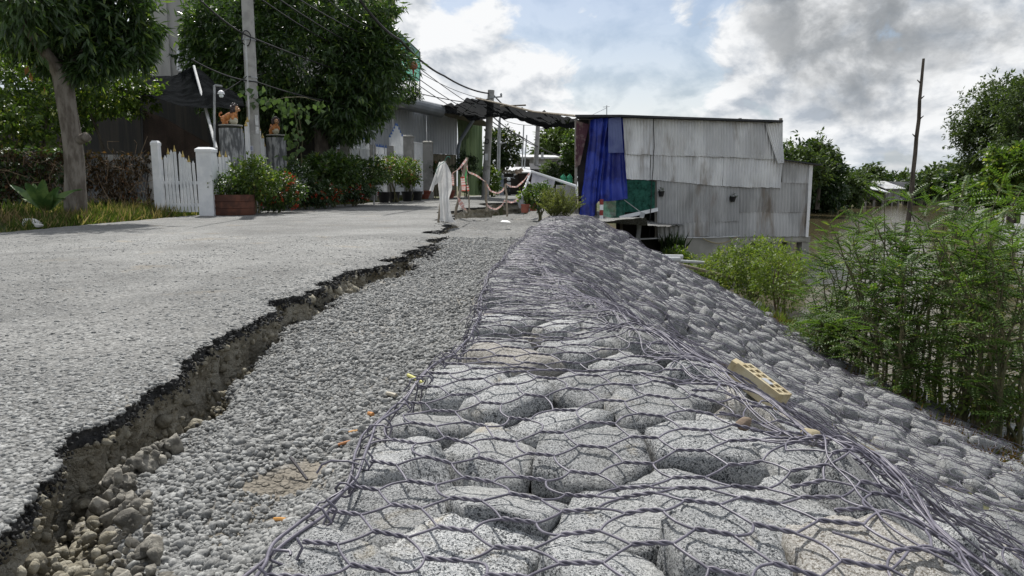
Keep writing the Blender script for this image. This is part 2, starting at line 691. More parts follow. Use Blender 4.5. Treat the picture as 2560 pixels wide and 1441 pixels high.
def ground_z(X, Y):
    sd_ = river_sd(X, Y)
    land = np.where(X > 14 + 0 * Y, -0.7, -0.06)
    z = np.clip(WATER_Z + 0.05 - sd_ * 0.42, -2.7, land)
    # verge beyond the left road edge rises a little
    xl = itp(Y, XL_T)
    v = sstep(xl - X, 0.1, 1.6) * np.where(Y < 60, 1, 0)
    z = z + v * 0.17 * (X < 0)
    # cut for the crack and the stones
    xc = itp(Y, XC_T)
    cut = sstep(X, xc - 0.5, xc - 0.15) * (Y < 26.5) * (Y > -3) * (X < 6)
    z = np.where(cut > 0, np.minimum(z, z * (1 - cut) + cut * np.minimum(z - 0.3, -0.85)), z)
    return z


# ------------------------------------------------------------------ materials of the ground
def chip_mat(name, base1, base2, chip_lo, chip_hi, scale, bump, sand=None, patch=None, cover=0.5):
    m = bpy.data.materials.new(name)
    m.use_nodes = True
    t = NT(m.node_tree)
    out = t.n('ShaderNodeOutputMaterial')
    b = t.n('ShaderNodeBsdfPrincipled', i_Roughness=0.85)
    b.inputs['Specular IOR Level'].default_value = 0.3
    pos = t.n('ShaderNodeNewGeometry').outputs['Position']
    dv = t.noise(pos, scale * 0.7, 2.0, 0.5)
    vo = t.voro(pos, scale)
    vs = t.voro(pos, scale * 2.3)
    rc = t.n('ShaderNodeSeparateColor')
    t.l(vo.outputs['Color'], rc.inputs[0])
    rs = t.n('ShaderNodeSeparateColor')
    t.l(vs.outputs['Color'], rs.inputs[0])
    chip = t.mix(rc.outputs[0], chip_lo, chip_hi)
    small = t.mix(rs.outputs[0], chip_lo, chip_hi)
    big_n = t.noise(pos, 0.9, 5.0, 0.6)
    bind = t.mix(t.ramp(t.noise(pos, 2.6, 6.0, 0.65), 0.35, 0.65), base1, base2)
    lowc = t.mix(t.math('GREATER_THAN', rs.outputs[1], 0.45), bind, small)
    f = t.ramp(t.math('ADD', rc.outputs[1], t.math('MULTIPLY', t.math('SUBTRACT', big_n, 0.5), 1.1)), 1 - cover - 0.08, 1 - cover + 0.08)
    edge = t.ramp(vo.outputs['Distance'], 0.62, 0.42)
    f = t.math('MULTIPLY', f, edge)
    col = t.mix(f, lowc, chip)
    if sand is not None:
        col = t.mix(t.math('MULTIPLY', t.ramp(t.noise(pos, 1.7, 5.0, 0.6, 0.4), 0.58, 0.70), 0.6), col, sand)
    if patch is not None:
        pc, px_, py_, r_ = patch
        dd = t.vmath('LENGTH', t.vmath('MULTIPLY', t.vmath('SUBTRACT', pos, (px_, py_, -0.1)), (1.0, 0.42, 0.2)))
        pf = t.ramp(t.math('ADD', dd, t.math('MULTIPLY', t.math('SUBTRACT', t.noise(pos, 14, 4.0, 0.6), 0.5), 0.16)), r_, r_ * 0.6)
        col = t.mix(t.math('MULTIPLY', pf, 0.9), col, pc)
    wear = t.ramp(t.noise(pos, 0.45, 5.0, 0.62, 0.6), 0.30, 0.70, 0.68, 1.18)
    wear = t.math('MULTIPLY', wear, t.ramp(t.noise(pos, 3.1, 6.0, 0.7, 0.8), 0.30, 0.62, 0.86, 1.05))
    hv = t.n('ShaderNodeHueSaturation')
    t.l(wear, hv.inputs['Value'])
    t.l(col, hv.inputs['Color'])
    col = hv.outputs[0]
    t.l(col, b.inputs['Base Color'])
    hgt = t.math('ADD', t.math('MULTIPLY', t.math('SUBTRACT', 1.0, vo.outputs['Distance']), f), t.math('MULTIPLY', t.math('SUBTRACT', 1.0, vs.outputs['Distance']), 0.4))
    bn = t.n('ShaderNodeBump', i_Strength=1.0, i_Distance=bump)
    t.l(hgt, bn.inputs['Height'])
    t.l(bn.outputs[0], b.inputs['Normal'])
    t.l(b.outputs[0], out.inputs[0])
    return m


M_ROAD = chip_mat('chip_seal', (0.135, 0.137, 0.135), (0.19, 0.188, 0.18), (0.11, 0.11, 0.105), (0.32, 0.32, 0.307), 52, 0.008, sand=(0.23, 0.20, 0.155), cover=0.5)
M_GRAVEL = chip_mat('loose_gravel', (0.10, 0.10, 0.095), (0.17, 0.163, 0.15), (0.10, 0.102, 0.10), (0.33, 0.33, 0.317), 48, 0.014, sand=(0.23, 0.205, 0.16),
                    patch=((0.205, 0.182, 0.145), -0.53, 1.50, 0.135), cover=0.8)
M_TAR = pm('tar_edge', (0.012, 0.012, 0.013), (0.04, 0.04, 0.04), 26, 0.75, bump=0.01, bscale=60)
M_SOIL = pm('sandy_soil', (0.27, 0.245, 0.19), (0.40, 0.375, 0.31), 13, 0.95, bump=0.05, bscale=34, c3=(0.19, 0.165, 0.115), s3=5.0)
M_PEBBLE = pm('pebble_stone', (0.165, 0.167, 0.162), (0.285, 0.287, 0.277), 120, 0.8, bump=0.0012, bscale=500, var=0.38)
M_GROUND = pm('earth_and_grass', (0.055, 0.075, 0.022), (0.13, 0.105, 0.065), 1.3, 0.95, bump=0.03, bscale=9, c3=(0.17, 0.145, 0.10), s3=0.6)
M_RUBBLE = pm('rubble_stone', (0.11, 0.103, 0.088), (0.26, 0.245, 0.21), 30, 0.9, bump=0.006, bscale=90, var=0.3)


def water_mat():
    m = bpy.data.materials.new('river_water')
    m.use_nodes = True
    t = NT(m.node_tree)
    out = t.n('ShaderNodeOutputMaterial')
    b = t.n('ShaderNodeBsdfPrincipled', i_Roughness=0.06)
    b.inputs['Base Color'].default_value = (0.09, 0.075, 0.042, 1)
    b.inputs['IOR'].default_value = 1.33
    pos = t.n('ShaderNodeNewGeometry').outputs['Position']
    mp = t.n('ShaderNodeMapping')
    mp.inputs['Scale'].default_value = (1.0, 1.9, 1.0)
    mp.inputs['Rotation'].default_value = (0, 0, 0.35)
    t.l(pos, mp.inputs['Vector'])
    h = t.math('ADD', t.noise(mp.outputs[0], 1.6, 4.0, 0.55, 0.3), t.math('MULTIPLY', t.noise(mp.outputs[0], 5.5, 3.0, 0.5), 0.3))
    bn = t.n('ShaderNodeBump', i_Strength=0.5, i_Distance=0.045)
    t.l(h, bn.inputs['Height'])
    t.l(bn.outputs[0], b.inputs['Normal'])
    t.l(b.outputs[0], out.inputs[0])
    return m


# ------------------------------------------------------------------ ground sheet and river
def grid_faces(nr, nc):
    i = (np.arange(nr - 1)[:, None] * nc + np.arange(nc - 1)[None, :]).ravel()
    return np.stack([i, i + 1, i + nc + 1, i + nc], 1)


gx = np.unique(np.concatenate([np.linspace(-900, -60, 12), np.linspace(-60, -12, 25), np.arange(-12, 12, .25), np.arange(12, 62, 1.0), np.linspace(62, 120, 20), np.linspace(120, 900, 10)]))
gy = np.unique(np.concatenate([np.linspace(-200, -10, 8), np.arange(-10, 34, .4), np.arange(34, 110, 1.0), np.linspace(110, 250, 15), np.linspace(250, 1500, 10)]))
X, Y = np.meshgrid(gx, gy)
Z = ground_z(X, Y) + 0.02 * vnoise(np.stack([X * 1.3, Y * 1.3], -1), 5)
tag(np_mesh('ground', np.stack([X, Y, Z], -1), grid_faces(len(gy), len(gx)), M_GROUND, smooth=True), kind='structure')
river = MB().add([(-20, -200, WATER_Z), (400, -200, WATER_Z), (400, 200, WATER_Z), (-20, 200, WATER_Z)], [(0, 1, 2, 3)]).build('river', water_mat())
tag(river, kind='structure')

# ------------------------------------------------------------------ road sheet with its broken edge
ry = [0.28]
while ry[-1] < 26.2:
    ry.append(ry[-1] + 0.0055 * max(ry[-1], 0.8))
ry = np.array(ry)
lip = itp(ry, XC_T) + jag(ry, 3)
XLr = itp(ry, XL_T) + 0.10 * vnoise(np.stack([ry * 1.3, ry * 0], -1), 8) + 0.04 * vnoise(np.stack([ry * 6, ry * 0], -1), 9)
off = np.concatenate([[0, 0.012, 0.03, 0.06, 0.11, 0.18, 0.28, 0.42, 0.6, 0.85, 1.2, 1.6, 2.1, 2.7, 3.4]])
u = np.concatenate([off, np.linspace(4.1, 1, 1)[:0]])
rows = []
for y, xl, xc in zip(ry, XLr, lip):
    w = xc - xl
    o = np.concatenate([off[off < w * 0.8], np.full((off >= w * 0.8).sum(), w * 0.8), [w]])
    rows.append(np.stack([xc - o, np.full(len(o), y)], 1))
R = np.array(rows)
Zr = road_z(R[..., 0], R[..., 1])
# lip: rounded, crumbled and drooping
d_l = (lip[:, None] - R[..., 0])
Zr -= 0.016 * np.exp(-d_l / 0.02) * (0.6 + 0.4 * vnoise(np.stack([R[..., 1] * 20, R[..., 0] * 5], -1), 13))
Zr -= 0.02 * np.exp(-d_l / 0.35) * (0.5 + 0.5 * vnoise(np.stack([R[..., 1] * 1.1, R[..., 0] * 0], -1), 14))
road = np_mesh('road', np.concatenate([R, Zr[..., None]], -1), grid_faces(len(ry), R.shape[1])[:, ::-1], M_ROAD, smooth=True)
tag(road, kind='structure')
# the road beyond the collapse
ry2 = np.linspace(26.2, 60, 40)
f2 = np.linspace(0, 1, 8)
XL2 = itp(ry2, XL_T)
XR2 = itp(ry2, [(26.2, 1.7), (34, 2.2), (40, 3.2), (48, 6.0), (60, 14)])
R2 = np.stack([XL2[:, None] * (1 - f2) + XR2[:, None] * f2, np.repeat(ry2[:, None], 8, 1)], -1)
r2 = np_mesh('road', np.concatenate([R2, road_z(R2[..., 0], R2[..., 1])[..., None]], -1), grid_faces(40, 8), M_ROAD, smooth=True)
tag(r2, kind='structure')

# black tar layer and the soil face under it (parts of the road)
lipz = Zr[:, 0]
thick = np.interp(ry, [0.3, 3, 8, 26], [0.042, 0.045, 0.05, 0.06]) * (0.75 + 0.5 * np.abs(vnoise(np.stack([ry * 7, ry * 0], -1), 31)))
k = np.linspace(0, 1, 6)
TX = lip[:, None] - 0.002 + 0.030 * vnoise(np.stack([np.repeat(ry[:, None], 6, 1) * 22, k[None, :].repeat(len(ry), 0) * 3], -1), 33) * k - 0.01 * k
TX[:, 0] = lip
TZ = lipz[:, None] - thick[:, None] * k
np_mesh('tar_layer', np.stack([TX, np.repeat(ry[:, None], 6, 1), TZ], -1), grid_faces(len(ry), 6)[:, ::-1], M_TAR, road, smooth=False)
ns = 16
k = np.linspace(0, 1, ns)
depth = 0.62
Yk = np.repeat(ry[:, None], ns, 1)
SZ = TZ[:, -1][:, None] - depth * k
sc_ = np.clip(ry / 2.2, 0.6, 2.0)[:, None]
rough_ = fbm(np.stack([Yk * 6 / np.clip(sc_, .8, 1.5), SZ * 9, SZ * 0], -1), 4, 61)
SX = TX[:, -1][:, None] - 0.012 * sstep(k, 0, .08) + 0.10 * k * 0.8 * sc_ + 0.05 * sc_ * rough_ * sstep(k, 0.0, 0.12) + 0.02 * sc_ * np.floor(2.5 * vnoise(np.stack([Yk * 9, SZ * 12, SZ * 0], -1), 66)) / 2.5 * sstep(k, 0, .1)
np_mesh('soil_face', np.stack([SX, Yk, SZ], -1), grid_faces(len(ry), ns)[:, ::-1], M_SOIL, road, smooth=True)

# ------------------------------------------------------------------ sunken gravel shoulder
sy = ry[ry < 26]
sl = itp(sy, XC_T) + jag(sy, 3) * 0.75 + itp(sy, GAP_T) * (1 + 0.35 * vnoise(np.stack([np.log(sy + .2) * 14, sy * 0], -1), 71)) + jag(sy, 9) * 0.6
sr = np.maximum(itp(sy, XM_T) + 0.25, sl + 0.3)
sr = np.where(sy > 12.5, np.maximum(sr, np.interp(sy, [12.5, 15, 19, 26], [1.5, 3.2, 4.6, 4.6])), sr)
f = np.concatenate([[0, 0.008, 0.02, 0.04, 0.065], np.linspace(0.1, 1, 34)])
SXX = sl[:, None] + (sr - sl)[:, None] * f
SYY = np.repeat(sy[:, None], len(f), 1)
SZZ = slump_z(SXX, SYY)
dl = SXX - sl[:, None]
SZZ = SZZ - 0.03 * np.exp(-dl / 0.025) + 0.012 * np.exp(-((dl - 0.08) / 0.05) ** 2) * vnoise(np.stack([SYY * 6, SXX * 6], -1), 75)
SZZ += 0.004 * fbm(np.stack([SXX * 40, SYY * 40], -1), 2, 77)
# side face going down into the crack
nd = 7
kd = np.linspace(1, 0, nd)[:-1]
DX = sl[:, None] + 0.05 * kd * np.clip(sy[:, None] / 2, .4, 2) - 0.03 * vnoise(np.stack([np.repeat(sy[:, None], nd - 1, 1) * 12, kd[None].repeat(len(sy), 0) * 3], -1), 79) * kd
DZ = SZZ[:, 0][:, None] - 0.4 * kd
AX = np.concatenate([DX, SXX], 1)
AY = np.repeat(sy[:, None], AX.shape[1], 1)
AZ = np.concatenate([DZ, SZZ], 1)
gf = grid_faces(len(sy), AX.shape[1])
mi = np.where((np.arange(len(gf)) % (AX.shape[1] - 1)) < nd - 1, 1, 0)
shoulder = np_mesh('gravel_shoulder', np.stack([AX, AY, AZ], -1), gf, [M_GRAVEL, M_SOIL], smooth=True, mi=mi)
tag(shoulder, kind='structure')
# floor of the crack
cy = ry[ry < 26]
cf = np.linspace(0, 1, 14)
cxa = itp(cy, XC_T) - 0.1
cxb = itp(cy, XC_T) + itp(cy, GAP_T) + 0.15
CX = cxa[:, None] + (cxb - cxa)[:, None] * cf
CY = np.repeat(cy[:, None], 14, 1)
CZ = itp(CY, [(0.3, -0.22), (1.3, -0.26), (2, -0.34), (4, -0.36), (7, -0.22), (12, -0.2), (15, -0.45), (26, -0.6)]) + 0.05 * fbm(np.stack([CX * 8, CY * 6], -1), 4, 83)
np_mesh('crack_floor', np.stack([CX, CY, CZ], -1), grid_faces(len(cy), 14), M_SOIL, road, smooth=True)


# ------------------------------------------------------------------ loose pebbles: one scatter of small stones
def ico(sub):
    bm = bmesh.new()
    bmesh.ops.create_icosphere(bm, subdivisions=sub, radius=1.0)
    v = np.array([q.co[:] for q in bm.verts])
    fs = np.array([[q.index for q in g.verts] for g in bm.faces])
    bm.free()
    return unit(v), fs


ICO = {s: ico(s) for s in (1, 2, 3, 4, 5)}


def poly_stone(dirs, normals, dists, p):
    g = np.zeros(len(dirs))
    for n_, d_ in zip(normals, dists):
        g += np.maximum(dirs @ n_ / d_, 0) ** p
    return g ** (-1.0 / p)


def pebble_collection(name, mat, n=7, sub=2, seed=3):
    c = bpy.data.collections.new(name)
    r = np.random.default_rng(seed)
    dirs, fs = ICO[sub]
    for i in range(n):
        N = unit(np.concatenate([unit(r.normal(size=(9, 3))), np.eye(3), -np.eye(3)]))
        Dd = r.uniform(0.62, 1.05, len(N))
        rad = poly_stone(dirs, N, Dd, 9 if sub < 3 else 26)
        if sub >= 3:
            rad = rad * (1 + .05 * fbm(dirs * 3 + i * 5.0, 3, i))
        V = dirs * rad[:, None] * np.array([1.0, r.uniform(.6, .95), r.uniform(.45, .75)])
        o = np_mesh('pebble', V, fs, mat, smooth=(sub > 1), link_it=False)
        c.objects.link(o)
    return c


def scatter(name, pts, size, coll, seed=1, flat=0.5, parent=None, n_kinds=7):
    r = np.random.default_rng(seed)
    n = len(pts)
    me = bpy.data.meshes.new(name)
    me.vertices.add(n)
    me.vertices.foreach_set('co', np.asarray(pts, np.float32).ravel())
    rot = np.stack([r.normal(0, flat, n), r.normal(0, flat, n), r.uniform(0, 6.28, n)], 1)
    for nm, typ, arr, key in (('rot', 'FLOAT_VECTOR', rot, 'vector'), ('scl', 'FLOAT', size, 'value'), ('kid', 'INT', r.integers(0, n_kinds, n), 'value')):
        a = me.attributes.new(nm, typ, 'POINT')
        a.data.foreach_set(key, np.asarray(arr, np.int32 if typ == 'INT' else np.float32).ravel())
    o = bpy.data.objects.new(name, me)
    link(o, parent)
    g = bpy.data.node_groups.new(name, 'GeometryNodeTree')
    g.interface.new_socket('Geometry', in_out='INPUT', socket_type='NodeSocketGeometry')
    g.interface.new_socket('Geometry', in_out='OUTPUT', socket_type='NodeSocketGeometry')
    gi, go = g.nodes.new('NodeGroupInput'), g.nodes.new('NodeGroupOutput')
    ci = g.nodes.new('GeometryNodeCollectionInfo')
    ci.inputs['Collection'].default_value = coll
    ci.inputs['Separate Children'].default_value = True
    ci.inputs['Reset Children'].default_value = True
    ip = g.nodes.new('GeometryNodeInstanceOnPoints')
    ip.inputs['Pick Instance'].default_value = True

    def na(nm, dt):
        q = g.nodes.new('GeometryNodeInputNamedAttribute')
        q.data_type = dt
        q.inputs['Name'].default_value = nm
        return q.outputs[0]
    g.links.new(gi.outputs[0], ip.inputs['Points'])
    g.links.new(ci.outputs[0], ip.inputs['Instance'])
    g.links.new(na('kid', 'INT'), ip.inputs['Instance Index'])
    g.links.new(na('rot', 'FLOAT_VECTOR'), ip.inputs['Rotation'])
    g.links.new(na('scl', 'FLOAT'), ip.inputs['Scale'])
    g.links.new(ip.outputs[0], go.inputs[0])
    md = o.modifiers.new('scatter', 'NODES')
    md.node_group = g
    return tag(o, kind='stuff')


PEB = pebble_collection('pebbles', M_PEBBLE, sub=2)
PEB_DARK = pebble_collection('tar_lumps', pm('tar_lump', (0.02, 0.02, 0.02), (0.06, 0.06, 0.058), 60, 0.8, bump=0.004, bscale=120), sub=2, seed=9)
PEB_SOIL = pebble_collection('soil_lumps', pm('soil_lump', (0.19, 0.17, 0.125), (0.29, 0.27, 0.215), 40, 0.95, bump=0.006, bscale=120, var=0.25), sub=2, seed=12)
RUB = pebble_collection('rubble_lumps', M_RUBBLE, sub=3, seed=5)


def tri_sample(n, y0, y1, seed):
    """positions crowded towards the camera as 1/y"""
    r = np.random.default_rng(seed)
    return y0 * (y1 / y0) ** r.random(n), r.random(n)


def grid_lookup(xs, ys, rowsY, rowX, rowZ):
    """height on a sheet of rows (sorted y) by nearest row and linear x"""
    j = np.clip(np.searchsorted(rowsY, ys), 0, len(rowsY) - 1)
    z = np.empty(len(xs))
    for q in np.unique(j):
        s = j == q
        xr, zr = rowX[q], rowZ[q]
        o_ = np.argsort(xr)
        z[s] = np.interp(xs[s], xr[o_], zr[o_])
    return z


# on the shoulder
def shoulder_pts(n, y0, y1, seed, pw=1.0):
    y, u_ = tri_sample(n, y0, y1, seed)
    x0 = np.interp(y, sy, sl)
    x1 = np.minimum(np.interp(y, sy, sr), itp(y, XM_T) + 0.22)
    x = x0 + (x1 - x0) * u_
    dd = np.hypot(x + 0.53, (y - 1.50) * 0.42)
    keep = (x > -0.78 * y - 0.1) & ((dd > 0.085 + 0.03 * vnoise(np.stack([x * 14, y * 9], -1), 3)) | (np.random.default_rng(seed).random(n) < 0.30))
    x, y = x[keep], y[keep]
    return np.stack([x, y, grid_lookup(x, y, sy, SXX, SZZ)], 1)


pts = shoulder_pts(45000, 0.75, 8.5, 1)
s_ = np.random.default_rng(2).lognormal(math.log(0.0071), 0.42, len(pts)) * np.clip(0.92 + 0.03 * pts[:, 1], .9, 1.2)
scatter('shoulder_gravel', pts + np.array([0, 0, 0.001]), np.clip(s_, 0.0035, 0.020), PEB, 4, 0.6)
# chips held in the road surface
y, u_ = tri_sample(52000, 0.95, 8.0, 5)
lx = np.interp(y, ry, lip)
x = lx - (u_ ** 1.25) * np.minimum(0.8 * y + 0.2, 5.0)
kp = (x > -0.78 * y - .1) & (vnoise(np.stack([x * 1.6, y * 1.1], -1), 91) + 0.6 * np.exp(-(lx - x) / 0.35) + 0.25 * (y < 2) > np.random.default_rng(8).uniform(-1.0, .9, len(x)))
x, y = x[kp], y[kp]
z = grid_lookup(x, y, ry, R[..., 0], Zr)
scatter('road_chips', np.stack([x, y, z - 0.0015], 1), np.clip(np.random.default_rng(6).lognormal(math.log(0.0074), 0.28, len(x)), .003, .014), PEB, 7, 0.25)
# crumbs of tar and soil along the lip and in the crack
y, u_ = tri_sample(2600, 0.85, 14, 15)
x = np.interp(y, ry, lip) + np.random.default_rng(3).normal(0.0, 0.012, len(y)) * np.clip(y / 2, .5, 2.5)
z = np.interp(y, ry, lipz) - np.random.default_rng(4).random(len(y)) * 0.05
scatter('tar_crumbs', np.stack([x, y, z], 1), np.random.default_rng(5).uniform(0.0025, 0.0075, len(y)) * np.clip(y / 2, .8, 2.0), PEB_DARK, 17, 1.5)
y, u_ = tri_sample(5200, 0.75, 9, 25)
x0 = np.interp(y, ry, lip) + 0.02
x1 = np.interp(y, sy, sl) + 0.03
x = x0 + (x1 - x0) * u_
z = grid_lookup(x, y, cy, CX, CZ) + 0.03 + np.random.default_rng(7).random(len(y)) ** 2 * 0.10
scatter('soil_crumbs', np.stack([x, y, z], 1), np.random.default_rng(6).lognormal(math.log(0.010), 0.5, len(y)), PEB_SOIL, 27, 1.5)
# broken rubble in the wide end of the crack, and dark chunks beside the sunken edge
q = np.random.default_rng(41)
yy = q.uniform(0.75, 1.85, 900)
w_ = np.interp(yy, sy, sl) + 0.06 - np.interp(yy, ry, lip)
xx = np.interp(yy, ry, lip) + 0.02 + w_ * q.random(900)
zz = -0.255 + 0.13 * sstep((xx - np.interp(yy, ry, lip)) / w_, 0.1, 1.0) + q.normal(0, 0.015, 900)
scatter('crack_rubble', np.stack([xx, yy, zz], 1), q.lognormal(math.log(0.0105), 0.62, 900).clip(.004, .040), RUB, 43, 1.5)
yy = q.uniform(0.9, 9.5, 300)
xx = np.interp(yy, sy, sl) + q.normal(0.0, 0.02, 300) * np.clip(yy / 2, .6, 3)
zz = np.interp(yy, sy, SZZ[:, 2]) - q.random(300) * 0.03
scatter('broken_tar', np.stack([xx, yy, zz], 1), q.uniform(0.005, 0.014, 300) * np.clip(yy / 3, .7, 2.0), PEB_DARK, 47, 1.5)
yy = q.uniform(6.2, 13.5, 420)
xx = itp(yy, XC_T) + itp(yy, GAP_T) * q.uniform(-0.2, 1.0, 420)
zz = -0.03 - 0.10 * q.random(420)
scatter('fissure_chunks', np.stack([xx, yy, zz], 1), q.uniform(0.012, 0.04, 420) * np.clip(yy / 9, .7, 1.6), PEB_DARK, 49, 1.5)

# stones and lumps set in the broken soil face
yy = 0.85 * (11 / 0.85) ** q.random(5200)
kk = (q.random(5200) ** 1.2 * (ns - 1)).astype(int)
jj = np.clip(np.searchsorted(ry, yy), 0, len(ry) - 1)
xx = SX[jj, kk] + q.normal(0, .006, 5200)
scatter('face_lumps', np.stack([xx, ry[jj] + q.normal(0, .01, 5200), SZ[jj, kk] + q.normal(0, .008, 5200)], 1), (q.lognormal(math.log(0.0085), 0.55, 5200) * np.clip(yy / 2.5, .8, 2.0)).clip(.003, .045), PEB_SOIL, 51, 1.5)

# ================================================================== STONE MATTRESS UNDER WIRE MESH
def granite_mat():
    m = bpy.data.materials.new('granite')
    m.use_nodes = True
    t = NT(m.node_tree)
    out = t.n('ShaderNodeOutputMaterial')
    b = t.n('ShaderNodeBsdfPrincipled', i_Roughness=0.75)
    b.inputs['Specular IOR Level'].default_value = 0.3
    pos = t.n('ShaderNodeNewGeometry').outputs['Position']
    oi = t.n('ShaderNodeObjectInfo').outputs['Random']
    wv = t.vmath('ADD', pos, t.vmath('SCALE', t.n('ShaderNodeTexNoise', i_Scale=90.0).outputs[1], 0.006))
    a = t.n('ShaderNodeSeparateColor')
    t.l(t.voro(wv, 400).outputs['Color'], a.inputs[0])
    c = t.n('ShaderNodeSeparateColor')
    t.l(t.voro(wv, 680).outputs['Color'], c.inputs[0])
    cl = t.noise(pos, 22, 5.0, 0.65)
    # mineral grains: pale feldspar, grey quartz, black mica
    base = t.mix(a.outputs[0], (0.39, 0.40, 0.405), (0.66, 0.665, 0.655))
    mid = t.mix(t.math('GREATER_THAN', c.outputs[0], 0.72), base, (0.26, 0.275, 0.285))
    th = t.math('MULTIPLY_ADD', t.math('SUBTRACT', cl, 0.5), -0.9, 0.82)
    dark = t.mix(t.math('GREATER_THAN', a.outputs[1], th), mid, (0.05, 0.055, 0.06))
    dark = t.mix(t.math('GREATER_THAN', c.outputs[1], 0.87), dark, (0.06, 0.065, 0.07))
    warm = t.mix(t.ramp(t.noise(pos, 7.0, 6.0, 0.6, 0.5), 0.60, 0.78), dark, t.mix(0.6, dark, (0.50, 0.42, 0.27)))
    dust = t.mix(t.math('MULTIPLY', t.ramp(t.noise(pos, 9.0, 5.0, 0.6), 0.45, 0.7), 0.35), warm, (0.50, 0.50, 0.47))
    hv = t.n('ShaderNodeHueSaturation')
    t.l(t.math('MULTIPLY_ADD', oi, 0.40, 0.63), hv.inputs['Value'])
    t.l(dust, hv.inputs['Color'])
    tint = t.mix(t.math('MULTIPLY', t.math('GREATER_THAN', t.math('FRACT', t.math('MULTIPLY', oi, 17.3)), 0.93), 0.28), hv.outputs[0], (0.40, 0.33, 0.23))
    t.l(tint, b.inputs['Base Color'])
    h = t.math('ADD', t.noise(pos, 60, 7.0, 0.7), t.math('MULTIPLY', a.outputs[0], 0.16))
    bn = t.n('ShaderNodeBump', i_Strength=0.9, i_Distance=0.010)
    t.l(h, bn.inputs['Height'])
    t.l(bn.outputs[0], b.inputs['Normal'])
    t.l(b.outputs[0], out.inputs[0])
    return m


M_GRANITE = granite_mat()
M_WIRE = pm('coated_wire', (0.085, 0.079, 0.105), (0.145, 0.135, 0.168), 30, 0.42, bump=0.0, spec=0.5)

# stone centres: the large ones of the near corner as seen, the rest packed by distance
SEED_PX = [(915, 1205), (990, 1330), (1205, 1150), (1075, 1105), (1180, 1010), (1440, 968), (1390, 1090), (1490, 1165), (1245, 1290), (1545, 1350),
           (880, 1420), (1170, 1418), (1750, 1160), (1680, 1290), (1965, 1340), (1420, 1425), (1720, 1415), (1585, 975), (1630, 1070), (1890, 1250), (1010, 985),
           (1290, 930), (1460, 905), (1240, 880), (1620, 900), (1780, 1060), (2090, 1400), (760, 1440)]
seeds = []
for (px, py) in SEED_PX:
    q = G(px, py, 0.03)
    for _ in range(4):
        q = G(px, py, float(rock_z(np.array([q.x]), np.array([q.y]))[0]) + 0.02)
    seeds.append((q.x, q.y))
r_ = np.random.default_rng(77)
# dart throwing with a cell grid
cell = 0.16
occ = {}


def near_ok(x, y, rad):
    i, j = int(x // cell), int(y // cell)
    for a in range(i - 2, i + 3):
        for b in range(j - 2, j + 3):
            for (x2, y2, r2_) in occ.get((a, b), ()):
                if (x - x2) ** 2 + (y - y2) ** 2 < (0.5 * (rad + r2_)) ** 2:
                    return False
    return True


def put(x, y, rad):
    occ.setdefault((int(x // cell), int(y // cell)), []).append((x, y, rad))


cent = []
for (x, y) in seeds:
    if near_ok(x, y, 0.10) and x > float(itp(y, XM_T)) + 0.05:
        put(x, y, 0.19)
        cent.append((x, y))
for _ in range(52000):
    y = r_.uniform(0.45, END_Y + 0.2)
    xm = float(itp(y, XM_T))
    x = r_.uniform(xm + 0.03, 4.3)
    rad = r_.choice([0.10, 0.13, 0.16, 0.19], p=[.22, .33, .30, .15])
    if x > 1.0:
        rad *= r_.uniform(1.0, 1.75)
    if near_ok(x, y, rad):
        put(x, y, rad)
        cent.append((x, y))
cent = np.array(cent)


def vor_cell(i, C, xm_fn):
    c = C[i]
    d = C - c
    dist = np.hypot(d[:, 0], d[:, 1])
    nb = np.where((dist < 0.62) & (dist > 1e-6))[0]
    nb = nb[np.argsort(dist[nb])][:14]
    ns_, ds = [], []
    for j in nb:
        ns_.append(d[j] / dist[j])
        ds.append(dist[j] / 2)
    if c[0] - xm_fn < 0.3:
        ns_.append(np.array([-1.0, 0.0]))
        ds.append(max(c[0] - xm_fn + 0.01, 0.05))
    ns_.append(np.array([0.0, -1.0])); ds.append(0.13)
    ns_.append(np.array([1.0, 0.0])); ds.append(0.16)
    ns_.append(np.array([0.0, 1.0])); ds.append(0.14)
    ns_.append(np.array([-1.0, 0.0])); ds.append(0.16)
    return np.array(ns_), np.array(ds)


def surf_normal(x, y):
    e = 0.05
    gx_ = (rock_z(np.array([x + e]), np.array([y])) - rock_z(np.array([x - e]), np.array([y])))[0] / (2 * e)
    gy_ = (rock_z(np.array([x]), np.array([y + e])) - rock_z(np.array([x]), np.array([y - e])))[0] / (2 * e)
    n = np.array([-gx_, -gy_, 1.0])
    return n / np.linalg.norm(n)


